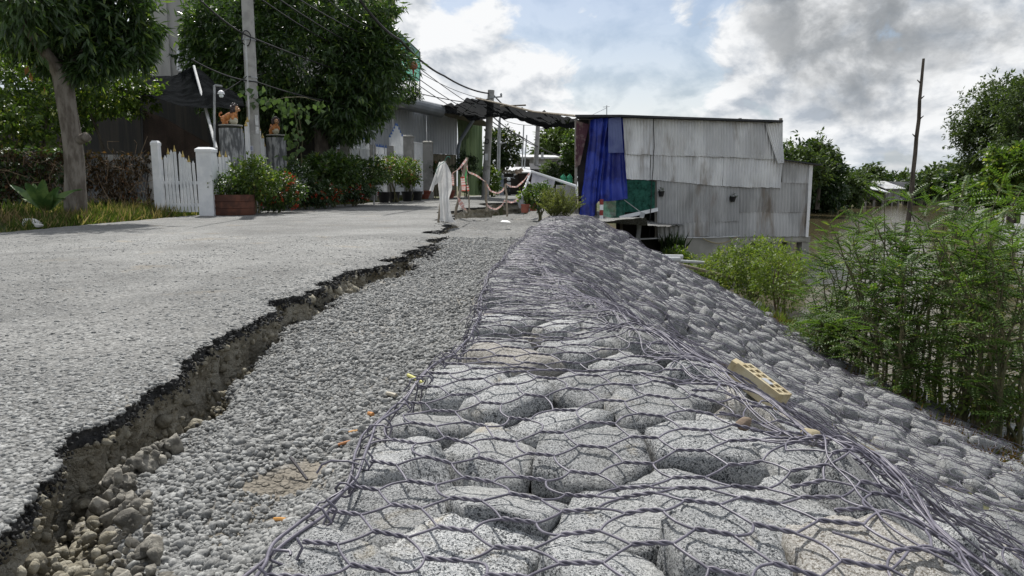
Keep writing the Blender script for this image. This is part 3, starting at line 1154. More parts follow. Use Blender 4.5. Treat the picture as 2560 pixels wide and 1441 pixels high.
def make_stone(i, sub):
    c = cent[i]
    r = np.random.default_rng(1000 + i)
    n = surf_normal(*c)
    t1 = np.array([1, 0, 0]) - n * n[0]
    t1 /= np.linalg.norm(t1)
    t2 = np.cross(n, t1)
    ns_, ds = vor_cell(i, cent, float(itp(c[1], XM_T)))
    gap = r.uniform(0.001, 0.007)
    hb, ht = r.uniform(0.10, 0.14), r.uniform(0.04, 0.08)
    N, D = [], []
    for a, d in zip(ns_, ds):
        tilt = r.uniform(-0.15, 0.14)
        v = np.array([a[0], a[1], tilt])
        N.append(v / np.linalg.norm(v))
        D.append(max((d - gap) * r.uniform(0.94, 1.06), 0.03))
    tl_ = .11 if c[0] < .55 else .20
    v = np.array([r.normal(0, tl_), r.normal(0, tl_), 1.0])
    N.append(v / np.linalg.norm(v)); D.append(ht)
    if r.random() < .55:                                  # a second cleavage face on top
        a = r.uniform(0, 6.28)
        v = np.array([math.cos(a) * .26, math.sin(a) * .26, 1.0])
        N.append(v / np.linalg.norm(v)); D.append(ht * r.uniform(.96, 1.1))
    for _ in range(r.integers(0, 3)):
        a = r.uniform(0, 6.28)
        v = np.array([math.cos(a), math.sin(a), r.uniform(.5, 1.8)])
        N.append(v / np.linalg.norm(v)); D.append(ht * r.uniform(1.3, 1.8))
    N.append(np.array([0, 0, -1.0])); D.append(hb)
    dirs, fs = ICO[sub]
    p = r.uniform(34, 90)
    rad = poly_stone(dirs, np.array(N), np.array(D), p)
    V = dirs * rad[:, None]
    nz = fbm(V * 9 + i * 1.7, 3, i % 50)
    V = V + dirs * ((0.0042 if c[0] < .55 else .007) * nz)[:, None]
    if sub >= 4:
        V = V + dirs * (0.0022 * fbm(V * 55 + i, 3, i % 40))[:, None]
        ch = fbm(V * 16 + i * 3.3, 2, 7)          # chipped hollows
        V = V - dirs * (0.012 * np.clip(ch - 0.55, 0, 1))[:, None]
    B = np.stack([t1, t2, n])
    W = V @ B
    o = np.array([c[0], c[1], float(rock_z(np.array([c[0]]), np.array([c[1]]))[0]) + r.normal(0, 0.012 if c[0] < 0.55 else 0.024)])
    return W, fs, o


mattress = empty('stone_mattress', (0.3, 0.6, -0.15), 'embankment of grey granite stones held down by purple grey hexagonal wire mesh', 'stone embankment')
order = np.argsort(cent[:, 1] + 0.25 * np.abs(cent[:, 0] - 0.45 * cent[:, 1]))
hx = np.arange(-0.8, 5.0, 0.02)
hy = np.arange(0.3, END_Y + 0.6, 0.02)
HM = np.full((len(hy), len(hx)), -9.0)
restV, restF, base_i = [], [], 0
for rank, i in enumerate(order):
    x, y = cent[i]
    vis = abs(x) < 0.80 * y + 0.25
    sub = 5 if rank < 8 else 4 if rank < 90 else (3 if rank < 640 else 2)
    W, fs, o = make_stone(i, sub)
    wz = W + o
    a = np.clip(((wz[:, 0] - hx[0]) / 0.02).astype(int), 0, len(hx) - 1)
    b = np.clip(((wz[:, 1] - hy[0]) / 0.02).astype(int), 0, len(hy) - 1)
    np.maximum.at(HM, (b, a), wz[:, 2])
    if rank < 300:
        s = np_mesh('stone', W, fs, M_GRANITE, None, smooth=True, link_it=False)
        link(s, mattress)
        s.location = o
    else:
        restV.append(wz)
        restF.append(fs + base_i)
        base_i += len(wz)
tag(np_mesh('small_stones', np.concatenate(restV), np.concatenate(restF), M_GRANITE, mattress, smooth=True), kind='stuff')
# dark earth under the stones, seen only in the gaps
ux = np.linspace(0, 1, 24)
uy = np.linspace(0.3, END_Y + 0.9, 60)
BX = itp(uy, XM_T)[:, None] - 0.02 + (5.0 - itp(uy, XM_T))[:, None] * ux
BY = np.repeat(uy[:, None], 24, 1)
tag(np_mesh('earth_bed', np.stack([BX, BY, rock_z(BX, BY) - 0.085 - 0.03 * sstep(BY, 12.9, 13.6)], -1), grid_faces(60, 24), pm('dark_earth', (0.10, 0.09, 0.07), (0.16, 0.15, 0.125), 6, 0.95, bump=0.02, bscale=30), smooth=True), kind='structure')

# ------------------------------------------------------------------ envelope the mesh lies on
BASE = rock_z(*np.meshgrid(hx, hy)) - 0.02
HM = np.maximum(HM, BASE)


def dil(A, k):
    Bm = A.copy()
    for dx in range(-k, k + 1):
        Bm = np.maximum(Bm, np.roll(A, dx, 1))
    A2 = Bm.copy()
    for dy in range(-k, k + 1):
        A2 = np.maximum(A2, np.roll(Bm, dy, 0))
    return A2


def blur(A, k):
    for ax in (0, 1):
        S = 0
        for d in range(-k, k + 1):
            S = S + np.roll(A, d, ax)
        A = S / (2 * k + 1)
    return A


ENV = np.maximum(blur(dil(HM, 3), 3), dil(HM, 1) * 0.75 + blur(dil(HM, 2), 2) * 0.25)


def env(x, y):
    fx = np.clip((x - hx[0]) / 0.02, 0, len(hx) - 1.001)
    fy = np.clip((y - hy[0]) / 0.02, 0, len(hy) - 1.001)
    i, j = fx.astype(int), fy.astype(int)
    a, b = fx - i, fy - j
    return (ENV[j, i] * (1 - a) + ENV[j, i + 1] * a) * (1 - b) + (ENV[j + 1, i] * (1 - a) + ENV[j + 1, i + 1] * a) * b


# ------------------------------------------------------------------ the hexagonal mesh
def strand_arrays(polys, rads, n):
    """tubes along many polylines of equal length k: polys (m,k,3)"""
    m, k, _ = polys.shape
    T = np.empty_like(polys)
    T[:, 1:-1] = polys[:, 2:] - polys[:, :-2]
    T[:, 0] = polys[:, 1] - polys[:, 0]
    T[:, -1] = polys[:, -1] - polys[:, -2]
    T = unit(T)
    A = unit(np.cross(T, np.array([0.13, 0.05, 1.0])))
    Bv = np.cross(A, T)
    ang = np.arange(n) * 2 * math.pi / n
    V = polys[:, :, None, :] + rads[:, None, None, None] * (A[:, :, None, :] * np.cos(ang)[None, None, :, None] + Bv[:, :, None, :] * np.sin(ang)[None, None, :, None])
    idx = np.arange(m * k * n).reshape(m, k, n)
    a = idx[:, :-1, :]
    b = idx[:, 1:, :]
    F = np.stack([a, np.roll(a, -1, 2), np.roll(b, -1, 2), b], -1).reshape(-1, 4)
    return V.reshape(-1, 3), F


def warp(u, v, seed):
    q = np.stack([u * 1.7, v * 1.7], -1)
    q2 = np.stack([u * 6.0, v * 6.0], -1)
    return (u + 0.035 * vnoise(q, seed) + 0.010 * vnoise(q2, seed + 3), v + 0.05 * vnoise(q + 5.1, seed + 1) + 0.010 * vnoise(q2 + 3.3, seed + 4))


def hex_panel(rot, origin, u_rng, v_rng, tw, dx, pitch, inside, seed, lift=0.004):
    """returns segments: twisted (two nodes) and open diagonals, as world xy node pairs"""
    cu, su = math.cos(rot), math.sin(rot)
    per = 2 * (tw + dx)
    nu = int((u_rng[1] - u_rng[0]) / per) + 1
    nv = int((v_rng[1] - v_rng[0]) / pitch) + 1
    I, J = np.meshgrid(np.arange(nu), np.arange(nv))
    I, J = I.ravel(), J.ravel()
    u0 = u_rng[0] + I * per + (J % 2) * (tw + dx)
    v0 = v_rng[0] + J * pitch

    def world(u, v):
        u2, v2 = warp(u, v, seed)
        return origin[0] + u2 * cu - v2 * su, origin[1] + u2 * su + v2 * cu
    segs = {}
    segs['twist'] = (np.stack(world(u0, v0), 1), np.stack(world(u0 + tw, v0), 1))
    # from the right end of a twist to the left ends of the next row's twists
    segs['d1'] = (np.stack(world(u0 + tw, v0), 1), np.stack(world(u0 + tw + dx, v0 + pitch), 1))
    segs['d2'] = (np.stack(world(u0, v0), 1), np.stack(world(u0 - dx, v0 + pitch), 1))
    res = {}
    for k_, (a, b) in segs.items():
        c = (a + b) / 2
        kp = inside(c[:, 0], c[:, 1])
        res[k_] = (a[kp], b[kp])
    return res


def drape(a, b, k, bow=0.0, lift=0.0035, seed=1):
    t = np.linspace(0, 1, k)[None, :, None]
    pxy = a[:, None, :] * (1 - t) + b[:, None, :] * t
    d = unit(b - a)
    side = np.stack([-d[:, 1], d[:, 0]], 1)
    if bow:
        r = np.random.default_rng(seed).normal(0, bow, len(a))
        pxy = pxy + side[:, None, :] * (np.sin(np.pi * t[..., 0]) * r[:, None])[..., None]
    z = env(pxy[..., 0], pxy[..., 1]) + lift
    return np.concatenate([pxy, z[..., None]], -1), side


WV, WF, wb = [], [], 0


def emit(V, F):
    global wb
    WV.append(V)
    WF.append(F + wb)
    wb += len(V)


def wire_panel(seg, near_y, far_y, rad, seed, nfar=4, rfar=1.0):
    for key, (a, b) in seg.items():
        yc = (a[:, 1] + b[:, 1]) / 2
        nr = (yc < near_y)
        fr = ~nr & (yc < far_y)
        if nr.any():
            if key == 'twist':
                d3, side = drape(a[nr], b[nr], 13, 0, 0.0045)
                t = np.linspace(0, 1, 13)
                ph = t * 2 * math.pi * 1.5
                for sgn in (1, -1):
                    q = d3.copy()
                    q[..., :2] += side[:, None, :] * (np.cos(ph) * sgn * rad * 1.0)[None, :, None]
                    q[..., 2] += (np.sin(ph) * sgn * rad * 1.0)[None, :]
                    emit(*strand_arrays(q, np.full(len(q), rad), 6))
            else:
                d3, _ = drape(a[nr], b[nr], 7, 0.006, 0.0035, seed)
                emit(*strand_arrays(d3, np.full(len(d3), rad), 6))
        if fr.any():
            d3, _ = drape(a[fr], b[fr], 3, 0.008, 0.005, seed)
            emit(*strand_arrays(d3, np.full(len(d3), rad * rfar * (1.15 if key == 'twist' else 0.8)), nfar))


def in_view(x, y):
    return (np.abs(x) < 0.78 * y + 0.3)


def fold_x(y):
    return itp(y, [(0.5, .49), (0.95, .50), (1.3, .52), (1.8, .436), (2.7, .27), (4.2, .05), (6, .14), (13, .9)])


def edge_x(y):
    return itp(y, XM_T)


RAD = 0.0019
top = hex_panel(math.radians(-13), (0.1, 0.6), (-2.6, 4.0), (-1.0, 13.0), 0.050, 0.036, 0.047,
                lambda x, y: in_view(x, y) & (x > edge_x(y) + 0.012) & (x < fold_x(y) + 0.12) & (y > .5) & (y < END_Y), 5)
wire_panel(top, 4.2, 99, RAD, 61, rfar=1.1)
slope = hex_panel(math.radians(12), (0.5, 0.6), (-3, 8.0), (-4.0, 13.0), 0.055, 0.045, 0.054,
                  lambda x, y: in_view(x, y) & (x > fold_x(y) - 0.06) & (x < 4.22) & (y > .5) & (y < END_Y), 9)
wire_panel(slope, 3.2, 99, RAD, 63, rfar=1.3)
# loose second layer that slid and bunched further up the bank
bunch = hex_panel(math.radians(28), (0.3, 3.0), (-5, 10.0), (-6.0, 12.0), 0.050, 0.045, 0.034,
                  lambda x, y: in_view(x, y) & (x > edge_x(y) + 0.05) & (x < 3.4) & (y > 2.6) & (y < END_Y) & ((x < fold_x(y) + 1.3) & (vnoise(np.stack([x * 0.9, y * 0.6], -1), 7) > 0.0)), 15)
wire_panel(bunch, 0.0, 99, RAD, 65, rfar=.85)


def long_strand(xf, y0, y1, n, wob, seed, lift, rad, sides=5):
    """a loose wire lying along the bank"""
    r = np.random.default_rng(seed)
    y = y0 * (y1 / y0) ** np.linspace(0, 1, n)
    s = np.log(y) * 5 + seed * 3.7
    x = xf(y) + wob * vnoise(np.stack([s, s * 0], -1), seed) + 0.35 * wob * vnoise(np.stack([s * 3.1, s * 0 + 4], -1), seed + 1)
    z = env(x, y) + lift * (0.6 + 0.6 * np.abs(vnoise(np.stack([s * 1.7, s * 0 + 8], -1), seed + 2)))
    emit(*strand_arrays(np.stack([x, y, z], -1)[None], np.array([rad]), sides))


for i in range(9):
    o_ = rnd.gauss(0, 0.030)
    a = 0.55 + 2.4 * rnd.random() if i > 4 else 0.55
    long_strand(lambda y, o_=o_: fold_x(y) + 0.10 + o_ * (0.5 + 0.45 * y) + 0.02 * np.sin(y * 2 + i), a, rnd.uniform(2.8, 6.5), 150, 0.035, 100 + i, 0.006, 0.0018)
# selvedge cable with its lacing along the gravel side
for i in range(2):
    long_strand(lambda y, i=i: edge_x(y) - 0.004 + 0.007 * i, 0.6, 12.6, 260, 0.018, 200 + i, 0.002 + 0.006 * i, 0.0027, 6)
M_LACE = MB()
y = 0.72
while y < 9:
    x = float(edge_x(np.array([y]))[0])
    z = float(env(np.array([x + 0.02]), np.array([y]))[0])
    r0 = rnd.uniform(0.012, 0.02) * (1 + 0.05 * y)
    ps = []
    for k_ in range(10):
        a = k_ / 9 * 2 * math.pi * 1.15 + rnd.uniform(0, 1)
        ps.append((x + 0.012 + math.cos(a) * r0 * 1.1, y + k_ * 0.004 + rnd.gauss(0, .002), z + 0.004 + math.sin(a) * r0))
    M_LACE.tube(ps, 0.0020, 5)
    # cut tail that sticks out over the gravel
    if rnd.random() < 0.75:
        L = rnd.uniform(0.03, 0.09)
        M_LACE.tube(curve((x + 0.01, y, z + 0.01), (x - L * 0.7, y + rnd.uniform(-.05, .05), z - L * rnd.uniform(-0.1, 1.1)), 5, (0, 0, rnd.uniform(0, .03)), 0.004, int(y * 999)), 0.0019, 5)
    # hanging side strands
    zg = -0.10
    ps = curve((x, y, z), (x - rnd.uniform(0.0, 0.05), y + rnd.uniform(-0.06, 0.06), min(z, zg) - 0.02), 6, (-0.02, 0, 0), 0.006, int(y * 777))
    M_LACE.tube(ps, 0.0020, 5)
    y += rnd.uniform(0.08, 0.14) * (1 + 0.10 * y)
lv = np.array(M_LACE.V)
lf4 = np.array([f for f in M_LACE.F if len(f) == 4])
emit(lv, lf4)
tag(np_mesh('wire_mesh', np.concatenate(WV), np.concatenate(WF), M_WIRE, mattress, smooth=True), kind='stuff')

# ================================================================== BUILDINGS
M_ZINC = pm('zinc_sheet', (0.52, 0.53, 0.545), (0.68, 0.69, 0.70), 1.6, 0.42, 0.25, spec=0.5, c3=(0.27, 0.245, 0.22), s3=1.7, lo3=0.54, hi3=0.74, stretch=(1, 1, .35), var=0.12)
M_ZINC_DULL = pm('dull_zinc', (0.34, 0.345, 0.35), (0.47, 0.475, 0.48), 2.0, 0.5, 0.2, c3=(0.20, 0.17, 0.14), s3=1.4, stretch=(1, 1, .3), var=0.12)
M_ZINC_SHED = pm('shed_zinc', (0.34, 0.36, 0.39), (0.42, 0.44, 0.47), 1.0, 0.5, 0.2, stretch=(1, 1, .25), var=0.06)
M_DARK = pm('shaded_board', (0.035, 0.032, 0.03), (0.06, 0.055, 0.05), 2.0, 0.9)  # gloom inside the zinc house put into the colour; other dark parts share it
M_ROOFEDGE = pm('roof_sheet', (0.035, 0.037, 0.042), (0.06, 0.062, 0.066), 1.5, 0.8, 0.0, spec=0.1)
M_TIMBER = pm('grey_timber', (0.20, 0.185, 0.165), (0.32, 0.30, 0.27), 6, 0.85, bump=0.004, bscale=60, stretch=(1, 1, .2))
M_CONC = pm('stained_concrete', (0.30, 0.295, 0.265), (0.40, 0.39, 0.355), 1.5, 0.9, bump=0.006, bscale=25, c3=(0.12, 0.115, 0.095), s3=0.9, lo3=.52, hi3=.72, stretch=(1, 1, .5))
M_CONC_HOUSE = pm('house_concrete', (0.28, 0.275, 0.265), (0.37, 0.365, 0.35), 0.5, 0.9, bump=0.008, bscale=12, c3=(0.13, 0.13, 0.125), s3=0.55, lo3=.52, hi3=.74, stretch=(1, 1, .28))
M_POLE = pm('pole_concrete', (0.30, 0.295, 0.285), (0.40, 0.395, 0.38), 3, 0.85, bump=0.004, bscale=40, c3=(0.2, 0.19, 0.17), s3=2)
M_STEEL = pm('grey_steel', (0.30, 0.31, 0.32), (0.40, 0.41, 0.42), 5, 0.45, 0.4)
M_PVC = pm('grey_pipe', (0.42, 0.43, 0.43), (0.52, 0.53, 0.53), 4, 0.45)
M_WHITE = pm('white_paint', (0.66, 0.68, 0.70), (0.78, 0.79, 0.80), 3, 0.5, c3=(0.50, 0.49, 0.46), s3=2.2, lo3=.6, hi3=.85)
M_GOLD = pm('gold_paint', (0.42, 0.31, 0.10), (0.55, 0.42, 0.16), 30, 0.45, 0.3)
M_BLUETIP = pm('blue_paint', (0.04, 0.10, 0.30), (0.06, 0.15, 0.40), 30, 0.5)
M_BLUE = pm('blue_tarp', (0.010, 0.020, 0.20), (0.030, 0.060, 0.42), 2.6, 0.38, spec=0.5, trans=0.25, bump=0.01, bscale=6)
M_BLUE_PALE = pm('faded_blue_tarp', (0.12, 0.15, 0.36), (0.17, 0.21, 0.42), 2.5, 0.5, trans=0.35)
M_CLOTH = pm('patterned_cloth', (0.22, 0.16, 0.15), (0.10, 0.045, 0.06), 5, 0.9, lo=0.42, hi=0.55)
M_GREENCURT = pm('green_curtain', (0.055, 0.085, 0.04), (0.10, 0.14, 0.07), 1.2, 0.7, trans=0.2, stretch=(4, 4, .3))
M_BLACKPLASTIC = pm('black_plastic', (0.015, 0.015, 0.016), None, rough=0.5)
M_BROWNSHEET = pm('brown_sheet', (0.10, 0.09, 0.06), (0.15, 0.13, 0.09), 2, 0.7)
M_CABLE = pm('black_cable', (0.02, 0.02, 0.022), None, rough=0.6)
M_TERRA = pm('terracotta', (0.24, 0.075, 0.05), (0.32, 0.11, 0.075), 8, 0.75)
M_RUST = pm('rusty_drum', (0.075, 0.035, 0.025), (0.13, 0.055, 0.035), 6, 0.85, bump=0.003, bscale=60)
M_BLOCK = pm('grey_block', (0.24, 0.235, 0.225), (0.33, 0.325, 0.31), 3, 0.9, bump=0.005, bscale=40)
M_BAMBOO = pm('weathered_bamboo', (0.20, 0.17, 0.13), (0.31, 0.27, 0.21), 14, 0.7, stretch=(1, 1, .3))


def net_mat(name, col, alpha, trans=0.4, scale=9.0):
    m = bpy.data.materials.new(name)
    m.use_nodes = True
    t = NT(m.node_tree)
    out = t.n('ShaderNodeOutputMaterial')
    pos = t.n('ShaderNodeNewGeometry').outputs['Position']
    c = t.mix(t.ramp(t.noise(pos, scale, 5.0, 0.65), 0.35, 0.65), tuple(x * 0.6 for x in col), tuple(min(x * 1.35, 1) for x in col))
    d = t.n('ShaderNodeBsdfDiffuse')
    tr = t.n('ShaderNodeBsdfTranslucent')
    t.l(c, d.inputs[0])
    t.l(c, tr.inputs[0])
    m1 = t.n('ShaderNodeMixShader')
    m1.inputs[0].default_value = trans
    t.l(d.outputs[0], m1.inputs[1])
    t.l(tr.outputs[0], m1.inputs[2])
    tp = t.n('ShaderNodeBsdfTransparent')
    m2 = t.n('ShaderNodeMixShader')
    m2.inputs[0].default_value = alpha
    t.l(tp.outputs[0], m2.inputs[1])
    t.l(m1.outputs[0], m2.inputs[2])
    t.l(m2.outputs[0], out.inputs[0])
    return m


M_BLACKCLOTH = net_mat('black_shade_net', (0.011, 0.012, 0.013), 0.96, 0.10, 3.0)
M_GREENNET = net_mat('green_net', (0.05, 0.17, 0.13), 0.82)
M_BALCNET = net_mat('balcony_net', (0.05, 0.42, 0.29), 0.85, 0.6, 1.0)
M_BALCNET2 = net_mat('balcony_roof_net', (0.03, 0.24, 0.19), 0.9, 0.5, 1.0)
M_BROWNNET = net_mat('brown_net', (0.05, 0.035, 0.028), 0.75, 0.2, 2.0)


def corrugated(name, tl, tr, br, bl, mat, parent, pitch=0.085, amp=0.019, rows=7, seed=1, dent=0.012, nrm=None, wedge=0.0):
    tl, tr, br, bl = [np.array(q[:], float) for q in (tl, tr, br, bl)]
    L = np.linalg.norm(tr - tl)
    n = max(2, int(L / pitch))
    prof = [(0.0, 0.0), (0.36, 0.0), (0.46, 1.0), (0.90, 1.0)]
    us, hs = [], []
    for i in range(n):
        for a, h in prof:
            us.append((i + a) / n)
            hs.append(h)
    us.append(1.0)
    hs.append(0.0)
    us, hs = np.array(us), np.array(hs)
    vs = np.linspace(0, 1, rows)
    U, Vv = np.meshgrid(us, vs)
    top = tl + (tr - tl) * U[..., None]
    bot = bl + (br - bl) * U[..., None]
    Pp = top * (1 - Vv[..., None]) + bot * Vv[..., None]
    nn = np.cross(tr - tl, bl - tl)
    nn = nn / np.linalg.norm(nn)
    if np.dot(nn, np.array([0, 0, CAM_H]) - tl) < 0:
        nn = -nn
    dn = dent * fbm(Pp * 1.3 + seed * 7.7, 3, seed)
    # ragged lower edge, sheet by sheet
    Pp[..., 2] += (Vv ** 6) * 0.01 * vnoise(np.stack([U * 9 + seed, U * 0], -1), seed)
    Pp = Pp + nn * (hs[None, :] * amp + dn)[..., None]
    return np_mesh(name, Pp, grid_faces(rows, len(us)), mat, parent)


def cloth(name, top, bot, mat, parent=None, nu=24, nv=12, fold=0.06, seed=1, freq=5.0, sag=0.0, wr=0.015, tight_top=True):
    """sheet between two polylines of points; folds run from top to bottom"""
    def res(pl, n):
        pl = np.array([p[:] for p in pl], float)
        d = np.concatenate([[0], np.cumsum(np.linalg.norm(np.diff(pl, axis=0), axis=1))])
        t = np.linspace(0, d[-1], n)
        return np.stack([np.interp(t, d, pl[:, k]) for k in range(3)], 1)
    A, Bq = res(top, nu), res(bot, nu)
    v = np.linspace(0, 1, nv)[:, None, None]
    Pp = A[None] * (1 - v) + Bq[None] * v
    tU = unit(np.gradient(A, axis=0))
    dV = unit((Bq - A))
    nn = unit(np.cross(tU, dV))
    u1 = np.linspace(0, 1, nu)
    ph = u1[None, :] * freq * 6.283 + 1.2 * vnoise(np.stack([u1[None, :].repeat(nv, 0) * 3, v[..., 0].repeat(nu, 1) * 1.5], -1), seed)
    k = (0.25 + 0.75 * v[..., 0]) if tight_top else 1.0
    off = fold * np.sin(ph) * k * (0.6 + 0.5 * vnoise(np.stack([u1 * 6, u1 * 0], -1), seed + 2))[None, :]
    off = off + wr * fbm(Pp * 3.0 + seed, 3, seed + 4)
    Pp = Pp + nn[None] * off[..., None]
    Pp[..., 2] -= sag * (4 * v[..., 0] * (1 - v[..., 0]))
    return np_mesh(name, Pp, grid_faces(nv, nu), mat, parent, smooth=True)


# ------------------------------------------------------------------ riverside house of zinc sheets, on stilts
HW = Vector((3.75, 1.0, 0)).normalized()
HN = Vector((HW.y, -HW.x, 0))
HA = P(1550, 465, 18.5)


def W(px, py, off=0.0):
    d = ray(px, py)
    q = HA + HN * off
    o = Vector((0, 0, CAM_H))
    t = (q - o).dot(HN) / d.dot(HN)
    return o + d * t


hb = W(1740, 600)
house = empty('riverside_house', (hb.x, hb.y, WATER_Z), 'house clad in patched grey zinc sheets standing on concrete stilts over the river bank', 'house')
SHEETS = [
    ((1550, 291), (1634, 293), (1632, 388), (1559, 385), .10, 1), ((1631, 293), (1716, 295), (1715, 391), (1629, 388), .09, 2),
    ((1714, 295), (1802, 298), (1801, 393), (1712, 390), .10, 3), ((1800, 297), (1870, 299.5), (1870, 396), (1798, 393), .09, 4), ((1868, 299), (1955, 302), (1957, 400), (1868, 396), .10, 5),
    ((1560, 384), (1627, 387), (1625, 420), (1560, 418), .055, 6), ((1559, 417), (1626, 418.5), (1626, 451), (1557, 448), .045, 7),
    ((1627, 386), (1738, 391), (1736, 460), (1626, 450), .06, 8), ((1736, 390), (1812, 394), (1808, 466), (1734, 460), .055, 9), ((1810, 393), (1885, 397), (1880, 469), (1806, 466), .06, 10),
    ((1883, 396), (1957, 400), (1951, 470), (1878, 469), .055, 11),
    ((1642, 452), (1693, 456), (1692, 560), (1643, 563), .02, 12), ((1692, 455), (1744, 459), (1743, 556.5), (1691, 560), .025, 13), ((1742, 458), (1847, 466), (1845, 553), (1741, 557), .02, 14),
    ((1644, 561), (1772, 555), (1772, 591), (1645, 593), .005, 15), ((1770, 555), (1845, 552.5), (1844, 591), (1769, 592), .01, 16),
    ((1956, 401), (2028, 412.5), (2023, 459), (1956, 458), .022, 17), ((1846, 455), (2023, 457), (2020, 532), (1846, 531), -.01, 18), ((1844, 530), (1932, 531), (1930, 592), (1843, 592), -.022, 19),
    ((1930, 531), (2020, 532), (2017, 592), (1929, 592), -.018, 20)]
for a, b_, c_, d_, off, sdn in SHEETS:
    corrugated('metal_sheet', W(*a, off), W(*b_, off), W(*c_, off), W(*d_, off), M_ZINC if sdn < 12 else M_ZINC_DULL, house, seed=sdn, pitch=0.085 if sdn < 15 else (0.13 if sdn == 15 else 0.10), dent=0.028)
f1 = corrugated('loose_sheet', W(1914, 312, .17), W(1956, 302, .14), W(1959, 408, .20), W(1944, 409, .22), M_ZINC, house, seed=31, dent=0.02)
tag(f1, 'loose zinc sheet hanging askew at the upper corner')
corrugated('corner_strip', W(2023, 412, .03), W(2032, 413.5, .03), W(2021, 593, .03), W(2014, 593, .03), M_WHITE, house, pitch=.2, amp=.004, seed=33)


def slab(pts, th, name, mat, parent):
    """plate from a loop of top points, th thick"""
    n = len(pts)
    vs = [Vector(p) for p in pts] + [Vector(p) - Vector((0, 0, th)) for p in pts]
    fs = [tuple(range(n)), tuple(range(2 * n - 1, n - 1, -1))] + [(i, i + n, (i + 1) % n + n, (i + 1) % n) for i in range(n)]
    return MB().add(vs, fs).build(name, mat, parent)


bk = Vector((1.3, 6.2, 0))
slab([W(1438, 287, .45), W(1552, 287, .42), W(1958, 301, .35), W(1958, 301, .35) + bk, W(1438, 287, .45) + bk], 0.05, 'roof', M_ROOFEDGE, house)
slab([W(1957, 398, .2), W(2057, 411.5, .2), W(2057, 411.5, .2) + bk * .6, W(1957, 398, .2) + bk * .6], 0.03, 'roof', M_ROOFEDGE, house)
# frame behind the sheets, floor, back and side walls
m_ = MB()
for px in (1475, 1553, 1640, 1760, 1850, 1952):
    m_.bar(W(px, 296, -.08), W(px, 594, -.08), 0.07)
m_.bar(W(1445, 294, -.08), W(1952, 306, -.08), 0.08)
m_.build('timber_frame', M_TIMBER, house)
fl = [W(1646, 594, -.03), W(2016, 594, -.03)]
slab([fl[0], fl[1], fl[1] + bk, fl[0] + bk], 0.10, 'floor_slab', M_CONC, house)
q = [W(1560, 300, 0) + bk, W(1956, 303, 0) + bk]
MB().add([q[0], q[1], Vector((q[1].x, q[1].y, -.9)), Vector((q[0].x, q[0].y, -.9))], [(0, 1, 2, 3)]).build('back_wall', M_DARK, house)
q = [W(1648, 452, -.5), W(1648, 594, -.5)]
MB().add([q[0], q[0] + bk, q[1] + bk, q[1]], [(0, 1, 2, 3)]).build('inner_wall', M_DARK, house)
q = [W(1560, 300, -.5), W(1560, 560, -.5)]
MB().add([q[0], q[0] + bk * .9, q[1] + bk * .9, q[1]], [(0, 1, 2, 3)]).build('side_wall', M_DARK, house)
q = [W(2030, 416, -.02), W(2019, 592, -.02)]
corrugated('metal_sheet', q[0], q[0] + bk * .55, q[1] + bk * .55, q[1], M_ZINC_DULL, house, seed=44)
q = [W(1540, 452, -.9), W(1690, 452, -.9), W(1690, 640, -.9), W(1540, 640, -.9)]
MB().add(q, [(0, 1, 2, 3)]).build('bay_shade_sheet', M_DARK, house)  # added dark sheet: shade of the open bay put into its colour
MB().add([W(1441, 300, -.06), W(1492, 300, -.06), W(1492, 560, -.06), W(1447, 560, -.06)], [(0, 1, 2, 3)]).build('corner_shade_sheet', M_DARK, house)  # added near-black fill for the dark interior left of the tarpaulin
# foundation wall and stilts
a, b_ = W(1672, 597, -.12), W(1868, 597, -.12)
mid = (a + b_) / 2
MB().box((mid.x, mid.y, (a.z + WATER_Z - .4) / 2), ((b_ - a).length, .28, a.z - WATER_Z + .4), math.atan2(HW.y, HW.x)).build('foundation_wall', M_CONC, house)
for px, off in ((1880, -1.3), (1934, -.25), (1970, -1.6), (2008, -.2), (1905, -3.0)):
    q = W(px, 597, off)
    MB().lathe((q.x, q.y, -2.6), [(.17, 0), (.17, 2.6 + q.z - .02)], 4, rz=.26, sq=True).build('stilt', M_CONC, house)
a, b_ = W(1846, 598, -.15), W(2020, 598, -.15)
MB().bar(a, b_, .2, .16).build('floor_beam', M_CONC, house)
# open bay at the left: beam, post, hanging green net
MB().bar(W(1548, 545, .1), W(1644, 524, .08), .06, .09).build('beam', M_WHITE, house)
MB().bar(W(1607, 532, .1), W(1597, 566, .12), .11, .11).bar(W(1597, 566, .12), W(1594, 602, .15), .11, .11).build('post', M_STEEL, house)
MB().bar(W(1645, 596, .06), W(1590, 598, .2), .03).bar(W(1590, 600, .1), W(1700, 592, .05), .025).build('rail', M_STEEL, house)
n1 = cloth('green_net', [W(1563, 452, .0), W(1600, 448, .02), W(1638, 455, .0)], [W(1558, 531, .05), W(1600, 530, .04), W(1637, 524, .03)], M_GREENNET, house, fold=.03, seed=3, freq=2)
n2 = cloth('green_net', [W(1498, 500, .06), W(1566, 497, .05)], [W(1505, 545, .1), W(1530, 553, .1), W(1557, 556, .1)], M_GREENNET, house, fold=.04, seed=4, freq=2)
MB().tube(curve(W(1634, 291, .16), W(1622, 596, .12), 12, (0.03, 0, 0), .012, 3), .011, 5).build('cable', M_CABLE, house)
MB().tube(curve(W(1757, 596, .1), W(1843, 592, .1), 8, (0, 0, -.16)), .014, 6).build('hose', pm('yellow_hose', (.32, .27, .15), None, rough=.6), house)
MB().tube(curve(W(1690, 594, .08), W(1850, 591, .08), 6, (0, 0, -.02)), .018, 6).build('water_pipe', M_PVC, house)
